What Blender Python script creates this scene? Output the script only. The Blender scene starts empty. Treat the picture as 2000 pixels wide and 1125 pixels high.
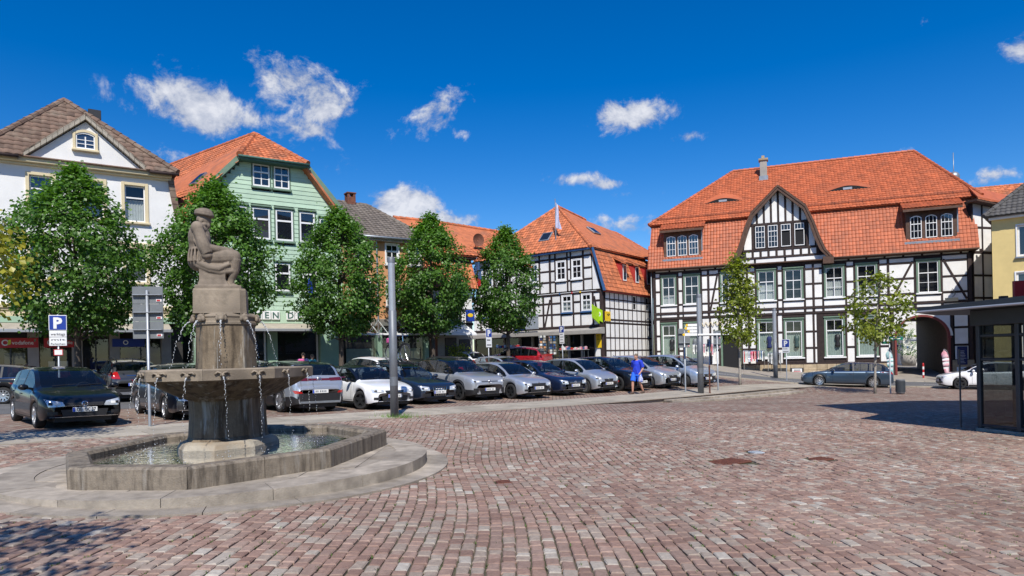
import bpy, bmesh, math, random
import numpy as np
from mathutils import Vector, Matrix, noise as mnoise
from mathutils.bvhtree import BVHTree
random.seed(7); np.random.seed(7)
SC = bpy.context.scene
COL = SC.collection
rad = math.radians
# ------------------------------------------------------------------ camera
F_PX, HORIZON, ROLL = 1337.0, 698.0, rad(1.3)
cam_data = bpy.data.cameras.new('camera')
cam_data.lens = 36.0 * F_PX / 2000.0
cam_data.sensor_width = 36.0
cam_data.shift_y = (HORIZON - 562.5) / 2000.0
cam_data.clip_start = 0.1
cam_data.clip_end = 3000
cam = bpy.data.objects.new('camera', cam_data)
COL.objects.link(cam)
_up = Vector((math.sin(ROLL), 0, math.cos(ROLL))); _rt = Vector((math.cos(ROLL), 0, -math.sin(ROLL)))
_m = Matrix((( _rt.x, _up.x, 0), (_rt.y, _up.y, -1), (_rt.z, _up.z, 0)))
cam.matrix_world = Matrix.Translation((0, 0, 1.7)) @ _m.to_4x4()
SC.camera = cam
# ------------------------------------------------------------------ world and sun
SUN_EL, SUN_AZ = 49.0, 4.0           # light travels towards +Y
world = bpy.data.worlds.new('World'); SC.world = world; world.use_nodes = True
def build_world():
    nt = world.node_tree; N = nt.nodes; L = nt.links; N.clear()
    out = N.new('ShaderNodeOutputWorld'); bg = N.new('ShaderNodeBackground')
    sky = N.new('ShaderNodeTexSky'); sky.sky_type = 'NISHITA'; sky.sun_disc = False
    sky.sun_elevation = rad(SUN_EL); sky.sun_rotation = rad(180 + SUN_AZ)
    sky.altitude = 300; sky.air_density = 1.0; sky.dust_density = 0.25; sky.ozone_density = 3.5
    bg.inputs['Strength'].default_value = 0.115
    def math_(op, a, b=None, c=None, clamp=False):
        n = N.new('ShaderNodeMath'); n.operation = op; n.use_clamp = clamp
        for i, v in enumerate((a, b, c)):
            if v is None: continue
            if isinstance(v, (int, float)): n.inputs[i].default_value = v
            else: L.new(v, n.inputs[i])
        return n.outputs[0]
    tc = N.new('ShaderNodeTexCoord'); sep = N.new('ShaderNodeSeparateXYZ'); L.new(tc.outputs['Generated'], sep.inputs[0])
    az = math_('ARCTAN2', sep.outputs[0], sep.outputs[1]); el = math_('ARCSINE', sep.outputs[2])
    hs = N.new('ShaderNodeHueSaturation'); hs.inputs['Saturation'].default_value = 1.46; hs.inputs['Value'].default_value = 1.0; hs.inputs['Hue'].default_value = 0.511
    L.new(sky.outputs[0], hs.inputs['Color'])
    clouds = [(395,212,105,46,1),(335,185,62,42,.85),(470,228,70,24,.8),(560,165,75,48,.78),(620,205,62,62,.8),(590,248,66,26,.8),(530,125,45,30,.6),
              (858,235,60,42,.75),(875,190,40,24,.55),(900,260,45,18,.6),(1220,224,66,30,1),(1285,212,34,20,.6),(1350,267,36,14,.85),(1125,352,48,17,.8),(1175,360,46,12,.7),(1215,378,40,12,.45),
              (795,408,72,36,1),(865,430,62,22,.9),(330,298,48,26,.6),(1315,312,42,18,.55),(1225,446,66,26,.8),(1180,430,30,14,.6),(1945,342,36,16,.7),(1815,42,34,16,.5),(1990,96,34,24,.6),
              (668,326,32,24,.5),(215,250,46,24,.45),(720,255,60,24,.35),(640,380,40,24,.5),(700,415,40,22,.5),(960,275,40,20,.3),(1740,290,70,14,.4)]
    tot = None
    for (px, py, rx, ry, st) in clouds:
        d = Vector(((px - 1000) / F_PX, 1.0, (HORIZON - py) / F_PX))
        d = _rt * d.x + Vector((0, 1, 0)) + _up * d.z
        d.normalize()
        a0 = math.atan2(d.x, d.y); e0 = math.asin(d.z); cy = d.y
        ra = 1.18 * rx / F_PX * cy / max(.6, math.cos(e0)); re = 1.18 * ry / F_PX * cy
        u = math_('MULTIPLY', math_('SUBTRACT', az, a0), 1 / ra); v = math_('MULTIPLY', math_('SUBTRACT', el, e0), 1 / re)
        r2 = math_('ADD', math_('MULTIPLY', u, u), math_('MULTIPLY', v, v))
        g = math_('MULTIPLY', math_('POWER', 2.718, math_('MULTIPLY', r2, -0.75)), st)
        tot = g if tot is None else math_('MAXIMUM', tot, g)
    # the same scattered cumulus goes on all round the sky
    big = N.new('ShaderNodeTexNoise'); big.inputs['Scale'].default_value = 3.2; big.inputs['Detail'].default_value = 2
    L.new(tc.outputs['Generated'], big.inputs['Vector'])
    front = math_('MULTIPLY', math_('ADD', sep.outputs[1], -0.35), -3.0, clamp=True)
    rest = math_('MULTIPLY', math_('MULTIPLY', math_('ADD', big.outputs['Fac'], -0.54), 5.0, clamp=True), front)
    tot = math_('MAXIMUM', tot, rest)
    mp = N.new('ShaderNodeMapping'); mp.inputs['Scale'].default_value = (1, 1, 1.15); L.new(tc.outputs['Generated'], mp.inputs['Vector'])
    n1 = N.new('ShaderNodeTexNoise'); n1.inputs['Scale'].default_value = 17; n1.inputs['Detail'].default_value = 10; n1.inputs['Roughness'].default_value = 0.66; n1.inputs['Distortion'].default_value = 0.25
    L.new(mp.outputs[0], n1.inputs['Vector'])
    nf = math_('MULTIPLY', math_('ADD', n1.outputs['Fac'], -0.5), 3.3)
    dens = math_('ADD', math_('MULTIPLY', tot, 1.5), math_('ADD', nf, -0.70))
    mask = N.new('ShaderNodeMapRange'); mask.interpolation_type = 'SMOOTHSTEP'; mask.inputs['From Min'].default_value = -0.05; mask.inputs['From Max'].default_value = 0.62
    L.new(dens, mask.inputs['Value'])
    mk = math_('MULTIPLY', mask.outputs[0], math_('MULTIPLY', tot, 3.0, clamp=True))
    # tops painted brighter as if sunlit, denser cores brighter, thin parts greyer
    mp2 = N.new('ShaderNodeMapping'); mp2.inputs['Scale'].default_value = (1, 1, 1.15); mp2.inputs['Location'].default_value = (0, 0, .022); L.new(tc.outputs['Generated'], mp2.inputs['Vector'])
    n2 = N.new('ShaderNodeTexNoise'); n2.inputs['Scale'].default_value = 17; n2.inputs['Detail'].default_value = 4; n2.inputs['Roughness'].default_value = 0.6; n2.inputs['Distortion'].default_value = 0.25; L.new(mp2.outputs[0], n2.inputs['Vector'])
    lit = math_('ADD', math_('MULTIPLY', math_('SUBTRACT', n1.outputs['Fac'], n2.outputs['Fac']), 2.2), math_('MULTIPLY', dens, 0.75), clamp=True)
    cr = N.new('ShaderNodeMix'); cr.data_type = 'RGBA'; L.new(lit, cr.inputs['Factor'])
    cr.inputs['A'].default_value = (2.9, 3.3, 4.3, 1); cr.inputs['B'].default_value = (6.2, 6.3, 6.7, 1)
    mx = N.new('ShaderNodeMix'); mx.data_type = 'RGBA'; L.new(math_('MULTIPLY', mk, 0.93), mx.inputs['Factor'])
    L.new(hs.outputs[0], mx.inputs['A']); L.new(cr.outputs['Result'], mx.inputs['B'])
    L.new(mx.outputs['Result'], bg.inputs['Color']); L.new(bg.outputs[0], out.inputs['Surface'])
build_world()
sun_data = bpy.data.lights.new('sun', 'SUN'); sun_data.energy = 4.6; sun_data.angle = rad(0.53); sun_data.color = (1.0, 0.95, 0.87)
sun = bpy.data.objects.new('sun', sun_data); COL.objects.link(sun)
sun.rotation_euler = (rad(90 - SUN_EL), 0, rad(SUN_AZ)); sun.location = (0, -30, 40)
SC.view_settings.view_transform = 'Standard'; SC.view_settings.look = 'None'
SC.view_settings.exposure = 0.22; SC.view_settings.gamma = 1.0
try: SC.view_settings.use_curve_mapping = False
except Exception: pass
SC.cycles.max_bounces = 6; SC.cycles.transparent_max_bounces = 12; SC.cycles.caustics_reflective = False; SC.cycles.caustics_refractive = False
SC.cycles.use_denoising = True
# ------------------------------------------------------------------ materials
MATS = {}
def _col4(c): return (c[0], c[1], c[2], 1)
def mk(name, col, rough=.7, var=.12, scale=4., bump=0., bscale=40., metal=0., spec=.5, col2=None, rnd=0., coat=0., stretch=None, objrnd=0., dirt=None, detail=6, emit=None):
    """Principled material: base colour moved by world-space noise, per-piece random value (attribute rnd / object random), fine relief."""
    m = bpy.data.materials.new(name); m.use_nodes = True; nt = m.node_tree; N = nt.nodes; L = nt.links
    b = N['Principled BSDF']; b.inputs['Roughness'].default_value = rough; b.inputs['Metallic'].default_value = metal
    b.inputs['Specular IOR Level'].default_value = spec
    if coat: b.inputs['Coat Weight'].default_value = coat; b.inputs['Coat Roughness'].default_value = .03
    geo = N.new('ShaderNodeNewGeometry'); pos = geo.outputs['Position']
    if stretch:
        mp = N.new('ShaderNodeMapping'); mp.inputs['Scale'].default_value = stretch; L.new(pos, mp.inputs['Vector']); pos = mp.outputs[0]
    cur = None
    if var or col2:
        n = N.new('ShaderNodeTexNoise'); n.inputs['Scale'].default_value = scale; n.inputs['Detail'].default_value = detail; n.inputs['Roughness'].default_value = .62
        L.new(pos, n.inputs['Vector'])
        r = N.new('ShaderNodeValToRGB'); r.color_ramp.elements[0].position = .32; r.color_ramp.elements[1].position = .68
        if col2: a, c = col, col2
        else: a = [max(0, x * (1 - var * 1.3)) for x in col]; c = [min(1, x * (1 + var)) for x in col]
        r.color_ramp.elements[0].color = _col4(a); r.color_ramp.elements[1].color = _col4(c)
        L.new(n.outputs['Fac'], r.inputs[0]); cur = r.outputs[0]
    def mult(cur, sock, lo, hi):
        mr = N.new('ShaderNodeMapRange'); mr.inputs['To Min'].default_value = lo; mr.inputs['To Max'].default_value = hi; L.new(sock, mr.inputs['Value'])
        x = N.new('ShaderNodeMix'); x.data_type = 'RGBA'; x.blend_type = 'MULTIPLY'; x.inputs['Factor'].default_value = 1
        if cur is None: x.inputs['A'].default_value = _col4(col)
        else: L.new(cur, x.inputs['A'])
        L.new(mr.outputs[0], x.inputs['B']); return x.outputs['Result']
    if rnd:
        at = N.new('ShaderNodeAttribute'); at.attribute_name = 'rnd'; cur = mult(cur, at.outputs['Fac'], 1 - rnd, 1 + rnd)
    if objrnd:
        oi = N.new('ShaderNodeObjectInfo'); cur = mult(cur, oi.outputs['Random'], 1 - objrnd, 1 + objrnd)
    if dirt:
        n = N.new('ShaderNodeTexNoise'); n.inputs['Scale'].default_value = dirt[1]; n.inputs['Detail'].default_value = 5; L.new(pos, n.inputs['Vector'])
        mr = N.new('ShaderNodeMapRange'); mr.inputs['From Min'].default_value = .5; mr.inputs['From Max'].default_value = .72; mr.inputs['To Max'].default_value = dirt[2]; L.new(n.outputs['Fac'], mr.inputs['Value'])
        x = N.new('ShaderNodeMix'); x.data_type = 'RGBA'; L.new(mr.outputs[0], x.inputs['Factor'])
        if cur is None: x.inputs['A'].default_value = _col4(col)
        else: L.new(cur, x.inputs['A'])
        x.inputs['B'].default_value = _col4(dirt[0]); cur = x.outputs['Result']
    if cur is None: b.inputs['Base Color'].default_value = _col4(col)
    else: L.new(cur, b.inputs['Base Color'])
    if bump:
        n = N.new('ShaderNodeTexNoise'); n.inputs['Scale'].default_value = bscale; n.inputs['Detail'].default_value = 5; L.new(pos, n.inputs['Vector'])
        bp = N.new('ShaderNodeBump'); bp.inputs['Strength'].default_value = min(1, bump); bp.inputs['Distance'].default_value = .02; L.new(n.outputs['Fac'], bp.inputs['Height']); L.new(bp.outputs[0], b.inputs['Normal'])
    if emit: b.inputs['Emission Color'].default_value = _col4(emit[0]); b.inputs['Emission Strength'].default_value = emit[1]
    MATS[name] = m; return m
def mk_glass(name, tint, ior=1.55, clear=.75):
    m = bpy.data.materials.new(name); m.use_nodes = True; nt = m.node_tree; N = nt.nodes; L = nt.links; N.clear()
    out = N.new('ShaderNodeOutputMaterial'); tr = N.new('ShaderNodeBsdfTransparent'); gl = N.new('ShaderNodeBsdfGlossy'); df = N.new('ShaderNodeBsdfDiffuse')
    tr.inputs[0].default_value = _col4(tint); gl.inputs['Roughness'].default_value = .02; df.inputs[0].default_value = (.02, .024, .03, 1)
    f0 = ((ior-1)/(ior+1))**2; lw = N.new('ShaderNodeLayerWeight'); lw.inputs['Blend'].default_value = .5
    pw = N.new('ShaderNodeMath'); pw.operation = 'POWER'; L.new(lw.outputs['Facing'], pw.inputs[0]); pw.inputs[1].default_value = 5.0
    fr = N.new('ShaderNodeMath'); fr.operation = 'MULTIPLY_ADD'; L.new(pw.outputs[0], fr.inputs[0]); fr.inputs[1].default_value = 1-f0; fr.inputs[2].default_value = f0
    m0 = N.new('ShaderNodeMixShader'); m0.inputs[0].default_value = clear; L.new(df.outputs[0], m0.inputs[1]); L.new(tr.outputs[0], m0.inputs[2])
    mx = N.new('ShaderNodeMixShader'); L.new(fr.outputs[0], mx.inputs[0]); L.new(m0.outputs[0], mx.inputs[1]); L.new(gl.outputs[0], mx.inputs[2]); L.new(mx.outputs[0], out.inputs[0])
    MATS[name] = m; return m
def mk_setts(name, source):
    """stone setts: reddish, grey and pale stones, one tone for each stone"""
    m = bpy.data.materials.new(name); m.use_nodes = True; nt = m.node_tree; N = nt.nodes; L = nt.links; b = N['Principled BSDF']
    b.inputs['Roughness'].default_value = .72; b.inputs['Specular IOR Level'].default_value = .35
    if source == 'attr':
        s = N.new('ShaderNodeAttribute'); s.attribute_name = 'rnd'; val = s.outputs['Fac']
    elif source == 'obj':
        s = N.new('ShaderNodeObjectInfo'); val = s.outputs['Random']
    geo = N.new('ShaderNodeNewGeometry')
    joint = None
    if source == 'brick':
        mp = N.new('ShaderNodeMapping'); mp.inputs['Rotation'].default_value = (0, 0, rad(90 + 3)); L.new(geo.outputs['Position'], mp.inputs['Vector'])
        br = N.new('ShaderNodeTexBrick'); br.inputs['Scale'].default_value = 1; br.inputs['Brick Width'].default_value = .21; br.inputs['Row Height'].default_value = .15; br.inputs['Mortar Size'].default_value = .012
        br.inputs['Color1'].default_value = (0, 0, 0, 1); br.inputs['Color2'].default_value = (1, 1, 1, 1); br.inputs['Mortar'].default_value = (.5, .5, .5, 1); br.inputs['Mortar Smooth'].default_value = .3
        L.new(mp.outputs[0], br.inputs['Vector']); val = br.outputs['Color']; joint = br.outputs['Fac']
    r = N.new('ShaderNodeValToRGB'); e = r.color_ramp.elements; cr = r.color_ramp
    cr.interpolation = 'LINEAR'
    cols = [(0, (0.21, 0.132, 0.102)), (0.2, (0.286, 0.183, 0.142)), (0.4, (0.254, 0.175, 0.139)), (0.58, (0.322, 0.219, 0.173)), (0.75, (0.298, 0.232, 0.186)), (0.89, (0.321, 0.262, 0.212)), (0.97, (0.362, 0.316, 0.263)), (1, (0.432, 0.394, 0.34))]
    e[0].position = 0; e[0].color = _col4(cols[0][1]); e[1].position = 1; e[1].color = _col4(cols[-1][1])
    for p, c in cols[1:-1]: q = e.new(p); q.color = _col4(c)
    L.new(val, r.inputs[0])
    n = N.new('ShaderNodeTexNoise'); n.inputs['Scale'].default_value = 22; n.inputs['Detail'].default_value = 6; n.inputs['Roughness'].default_value = .7; L.new(geo.outputs['Position'], n.inputs['Vector'])
    n2 = N.new('ShaderNodeTexNoise'); n2.inputs['Scale'].default_value = .45; n2.inputs['Detail'].default_value = 4; L.new(geo.outputs['Position'], n2.inputs['Vector'])
    def mul(cur, sock, lo, hi, f0=.3, f1=.7):
        mr = N.new('ShaderNodeMapRange'); mr.inputs['From Min'].default_value = f0; mr.inputs['From Max'].default_value = f1; mr.inputs['To Min'].default_value = lo; mr.inputs['To Max'].default_value = hi; L.new(sock, mr.inputs['Value'])
        x = N.new('ShaderNodeMix'); x.data_type = 'RGBA'; x.blend_type = 'MULTIPLY'; x.inputs['Factor'].default_value = 1; L.new(cur, x.inputs['A']); L.new(mr.outputs[0], x.inputs['B']); return x.outputs['Result']
    cur = mul(r.outputs[0], n.outputs['Fac'], .78, 1.22); cur = mul(cur, n2.outputs['Fac'], .78, 1.14)
    if joint:
        x = N.new('ShaderNodeMix'); x.data_type = 'RGBA'; L.new(joint, x.inputs['Factor']); L.new(cur, x.inputs['A']); x.inputs['B'].default_value = (.05, .04, .03, 1); cur = x.outputs['Result']
    L.new(cur, b.inputs['Base Color'])
    bp = N.new('ShaderNodeBump'); bp.inputs['Strength'].default_value = .45; bp.inputs['Distance'].default_value = .012; L.new(n.outputs['Fac'], bp.inputs['Height']); L.new(bp.outputs[0], b.inputs['Normal'])
    MATS[name] = m; return m
def mk_leaf(name, c0, c1, trans=.35):
    m = bpy.data.materials.new(name); m.use_nodes = True; nt = m.node_tree; N = nt.nodes; L = nt.links; N.clear()
    out = N.new('ShaderNodeOutputMaterial'); at = N.new('ShaderNodeAttribute'); at.attribute_name = 'rnd'
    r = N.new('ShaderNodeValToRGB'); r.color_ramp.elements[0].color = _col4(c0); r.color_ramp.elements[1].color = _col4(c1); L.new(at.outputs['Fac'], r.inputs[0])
    b = N.new('ShaderNodeBsdfPrincipled'); b.inputs['Roughness'].default_value = .42; b.inputs['Specular IOR Level'].default_value = .45; L.new(r.outputs[0], b.inputs['Base Color'])
    t = N.new('ShaderNodeBsdfTranslucent'); g = N.new('ShaderNodeMix'); g.data_type = 'RGBA'; g.blend_type = 'MULTIPLY'; g.inputs['Factor'].default_value = 1; L.new(r.outputs[0], g.inputs['A']); g.inputs['B'].default_value = (1.3, 1.5, .5, 1)
    L.new(g.outputs['Result'], t.inputs[0]); mx = N.new('ShaderNodeMixShader'); mx.inputs[0].default_value = trans; L.new(b.outputs[0], mx.inputs[1]); L.new(t.outputs[0], mx.inputs[2]); L.new(mx.outputs[0], out.inputs[0])
    MATS[name] = m; return m
def mk_stained(name, base, stain, pale, sc=1.6):
    """weathered fountain stone: brown base, dark run-off streaks and pale lime streaks that run downwards"""
    m = bpy.data.materials.new(name); m.use_nodes = True; nt = m.node_tree; N = nt.nodes; L = nt.links; b = N['Principled BSDF']; b.inputs['Roughness'].default_value = .75
    geo = N.new('ShaderNodeNewGeometry'); mp = N.new('ShaderNodeMapping'); mp.inputs['Scale'].default_value = (4.5, 4.5, .55); L.new(geo.outputs['Position'], mp.inputs['Vector'])
    def noise(v, s, d=6):
        n = N.new('ShaderNodeTexNoise'); n.inputs['Scale'].default_value = s; n.inputs['Detail'].default_value = d; n.inputs['Roughness'].default_value = .62; L.new(v, n.inputs['Vector']); return n.outputs['Fac']
    def mixc(a, bcol, sock, lo, hi, f):
        mr = N.new('ShaderNodeMapRange'); mr.inputs['From Min'].default_value = lo; mr.inputs['From Max'].default_value = hi; mr.inputs['To Max'].default_value = f; L.new(sock, mr.inputs['Value'])
        x = N.new('ShaderNodeMix'); x.data_type = 'RGBA'; L.new(mr.outputs[0], x.inputs['Factor'])
        if isinstance(a, tuple): x.inputs['A'].default_value = _col4(a)
        else: L.new(a, x.inputs['A'])
        x.inputs['B'].default_value = _col4(bcol); return x.outputs['Result']
    P = geo.outputs['Position']
    c = mixc(base, tuple(x * .6 for x in base), noise(P, 9), .42, .7, .8)
    c = mixc(c, stain, noise(mp.outputs[0], sc), .46, .62, .85)
    mp2 = N.new('ShaderNodeMapping'); mp2.inputs['Scale'].default_value = (5, 5, .5); mp2.inputs['Location'].default_value = (3.7, 1.3, .4); L.new(P, mp2.inputs['Vector'])
    c = mixc(c, pale, noise(mp2.outputs[0], sc * .9), .56, .66, .75)
    L.new(c, b.inputs['Base Color'])
    bp = N.new('ShaderNodeBump'); bp.inputs['Strength'].default_value = .5; bp.inputs['Distance'].default_value = .015; L.new(noise(P, 45, 5), bp.inputs['Height']); L.new(bp.outputs[0], b.inputs['Normal'])
    MATS[name] = m; return m
# stone, ground
mk('stone_fountain', (.27, .22, .162), .8, .25, 6, .25, 45, dirt=((.07, .055, .042), 3.0, .6))
mk('stone_statue', (.205, .165, .125), .82, .25, 6, .16, 50, dirt=((.11, .085, .065), 4.0, .5))
mk_stained('stone_stained', (.22, .165, .105), (.045, .030, .016), (.46, .44, .39))
mk_stained('stone_basin', (.235, .195, .148), (.075, .06, .045), (.26, .235, .2), 2.2)
mk('stone_foot', (.40, .355, .28), .8, .2, 6, .4, 40, dirt=((.20, .12, .05), 3, .7))
mk('stone_slab', (.345, .30, .245), .82, .2, 5, .35, 60, objrnd=.22, dirt=((.14, .115, .09), 2.1, .65))
mk('stone_strip', (.365, .325, .262), .82, .12, 2.0, .3, 60, objrnd=.10, rnd=.12, dirt=((.22, .19, .15), .8, .4))
mk('joint_soil', (.10, .082, .056), .95, .3, 14, .6, 80, dirt=((.035, .06, .012), 2.4, .8))
mk_setts('setts', 'attr'); mk_setts('setts_obj', 'obj'); mk_setts('setts_far', 'brick')
mk('asphalt', (.125, .125, .128), .85, .14, 1.2, .4, 120, dirt=((.085, .085, .088), .5, .5))
mk('pavement', (.30, .265, .225), .85, .12, 1.5, .3, 60)
mk('rust_iron', (.13, .045, .028), .75, .3, 20, .4, 90)
mk('steel_cover', (.33, .36, .40), .5, .15, 10)
mk('moss', (.065, .115, .020), .9, .3, 12)
mk('grass', (.10, .20, .025), .8, .3, 12)
# buildings
mk('plaster_white', (.80, .79, .76), .9, .05, 1.2, .25, 90, objrnd=.06, dirt=((.56, .53, .48), 1.1, .38))
mk('plaster_house', (.76, .755, .735), .9, .05, .8, .35, 70, dirt=((.62, .60, .56), .5, .22))
mk('plaster_cream', (.66, .56, .36), .85, .06, 2, .15, 60)
mk('plaster_orange', (.58, .29, .135), .9, .06, 1, .2, 60)
mk('plaster_yellow', (.74, .57, .24), .9, .06, 1, .25, 60)
mk('plaster_grey', (.33, .31, .28), .85, .1, 2, .2, 50)
mk('plaster_green', (.30, .44, .32), .85, .06, 2)  # muted green plaster of fascias, pilasters and piers
mk('timber', (.034, .020, .018), .8, .3, 6, .35, 40, objrnd=.25)
mk('timber_brown', (.095, .050, .032), .75, .25, 5, .3, 30, objrnd=.12)
mk('board_green', (.435, .585, .44), .7, .06, 2, .12, 40, objrnd=.05)
mk('trim_green', (.145, .225, .158), .65, .1, 4, objrnd=.06)
mk('trim_teal', (.055, .13, .105), .6, .1, 4)
mk('trim_blue', (.035, .11, .26), .6, .1, 4)
mk('arch_red', (.19, .035, .03), .6, .1, 4)
mk('trim_red', (.38, .035, .03), .6, .1, 4)
mk('paint_white', (.80, .80, .79), .5, .03, 3, objrnd=.03)
mk('stone_plinth', (.40, .315, .205), .85, .18, 3, .4, 25, objrnd=.2)
mk('tile_orange', (.50, .155, .062), .7, .16, 2.5, .2, 60, rnd=.28, dirt=((.19, .095, .06), 1.2, .55))
mk('tile_red', (.44, .112, .042), .62, .12, 2.2, .15, 60, rnd=.19, dirt=((.24, .085, .045), 1.0, .35))
mk('tile_brown', (.165, .105, .075), .8, .22, 3, .3, 60, objrnd=.25, rnd=.2, dirt=((.30, .25, .19), 1.6, .5))
mk('tile_grey', (.155, .130, .108), .8, .16, 3, .25, 60, rnd=.2, dirt=((.24, .21, .17), 1.2, .4))
mk('tile_dark', (.085, .080, .075), .75, .16, 3, .25, 60, rnd=.2)
mk('brick_dark', (.17, .065, .04), .85, .25, 8, .3, 40)
mk('zinc', (.30, .33, .36), .45, .12, 3, metal=.6)
mk('room_dark', (.012, .012, .014), .9, 0)
mk('curtain', (.62, .63, .60), .9, .1, 8)
mk('curtain_green', (.42, .50, .44), .9, .1, 6)
mk('shop_dark', (.035, .032, .032), .6, .3, 2)
mk_glass('glass', (.86, .9, .9), 1.75, .86); mk_glass('glass_blue', (.35, .42, .55), 2.1, .5); mk_glass('glass_car', (.60, .66, .70), 1.74, .84); mk_glass('glass_kiosk', (.50, .55, .56), 1.8, .72); mk_glass('glass_clear', (.93, .96, .95), 1.5, .95)
# metal, paint, signs
mk('steel_galv', (.36, .385, .41), .45, .1, 6, metal=.5)
mk('steel_grey', (.17, .185, .205), .5, .08, 5, metal=.3)
mk('lamp_light_grey', (.42, .44, .47), .35, .05, 5, metal=.4)
mk('sign_back', (.165, .18, .19), .55, .08, 4)
mk('sign_white', (.80, .81, .80), .5, .03, 5)
mk('sign_blue', (.012, .045, .30), .45, .04, 5)
mk('sign_red', (.48, .02, .025), .45, .05, 5)
mk('sign_yellow', (.80, .52, .015), .45, .05, 5)
mk('sign_lime', (.36, .60, .015), .45, .05, 5)
mk('sign_green', (.01, .17, .11), .45, .05, 5)
mk('letter_dark', (.05, .09, .08), .5, 0); mk('letter_black', (.012, .012, .014), .5, 0)
mk('frame_dark', (.045, .055, .065), .45, .08, 5, metal=.2)
mk('plastic_black', (.018, .018, .02), .5, .1, 10)
mk('cloth_navy', (.02, .03, .11), .9, .1, 10)
mk('skin', (.52, .27, .185), .6, .06, 20); mk('hair_grey', (.16, .12, .09), .8, .2, 60)
mk('shirt_blue', (.015, .045, .52), .85, .08, 12, .2, 60); mk('shorts_blue', (.02, .14, .75), .8, .08, 12, .2, 60)
mk('shoe', (.10, .065, .05), .7, .1, 20)
mk('bark', (.085, .065, .05), .9, .3, 14, .7, 40); mk('bark_pale', (.34, .31, .27), .9, .3, 12, .5, 40)
mk_leaf('leaf_linden', (.040, .100, .014), (.140, .285, .042), .36)
mk_leaf('leaf_maple', (.10, .15, .015), (.33, .36, .045), .38)
mk_leaf('leaf_yellow', (.17, .20, .015), (.52, .44, .05), .38)
mk('rubber', (.018, .018, .019), .85, .1, 20); mk('rim_silver', (.55, .56, .58), .3, .03, 6, metal=.85); mk('rim_dark', (.045, .047, .05), .35, .05, 6, metal=.6)
mk('chrome', (.75, .76, .78), .12, 0, metal=1); mk('lamp_glass', (.62, .66, .70), .12, .15, 30, metal=.35, coat=1); mk('lamp_red', (.42, .012, .012), .15, .1, 30, coat=1)
mk('lamp_dark_red', (.10, .010, .014), .15, .1, 30, coat=1); mk('caliper_red', (.5, .02, .02), .4, 0); mk('interior', (.03, .031, .034), .8, .1, 10)
mk('plate_white', (.78, .78, .76), .5, 0); mk('plate_blue', (.015, .07, .5), .5, 0)
def car_paint(name, col, metal=.45, rough=.32): return mk(name, col, rough, .02, 2, metal=metal, coat=1.0)
mk('paint_black', (.006, .0065, .009), .3, .02, 2, metal=0., coat=.7, spec=.25); car_paint('paint_navy', (.012, .022, .060), .4); car_paint('paint_bluegrey', (.045, .075, .115), .5)
car_paint('paint_silver', (.50, .53, .57), .6, .3); car_paint('paint_grey', (.33, .345, .37), .3, .3); car_paint('paint_wht', (.80, .81, .82), 0, .3)
car_paint('paint_anthracite', (.055, .058, .066), .5); car_paint('paint_red', (.40, .012, .022), .35); car_paint('paint_ice', (.47, .54, .63), .6, .3); car_paint('paint_darkblue', (.018, .030, .058), .4)
# water
def mk_water():
    m = bpy.data.materials.new('water'); m.use_nodes = True; b = m.node_tree.nodes['Principled BSDF']; N = m.node_tree.nodes; L = m.node_tree.links
    b.inputs['Base Color'].default_value = (.80, .78, .62, 1); b.inputs['Roughness'].default_value = .02; b.inputs['IOR'].default_value = 1.33; b.inputs['Transmission Weight'].default_value = 1.0
    n = N.new('ShaderNodeTexNoise'); n.inputs['Scale'].default_value = 9; n.inputs['Detail'].default_value = 3; g = N.new('ShaderNodeNewGeometry'); L.new(g.outputs['Position'], n.inputs['Vector'])
    bp = N.new('ShaderNodeBump'); bp.inputs['Strength'].default_value = .22; bp.inputs['Distance'].default_value = .02; L.new(n.outputs['Fac'], bp.inputs['Height']); L.new(bp.outputs[0], b.inputs['Normal']); MATS['water'] = m
    m = bpy.data.materials.new('spray'); m.use_nodes = True; b = m.node_tree.nodes['Principled BSDF']
    b.inputs['Base Color'].default_value = (.9, .93, .95, 1); b.inputs['Roughness'].default_value = .08; b.inputs['IOR'].default_value = 1.33; b.inputs['Transmission Weight'].default_value = .45; MATS['spray'] = m
mk_water()
mk('basin_floor', (.17, .125, .062), .8, .35, 3, dirt=((.05, .06, .03), 1.4, .7))
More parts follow.
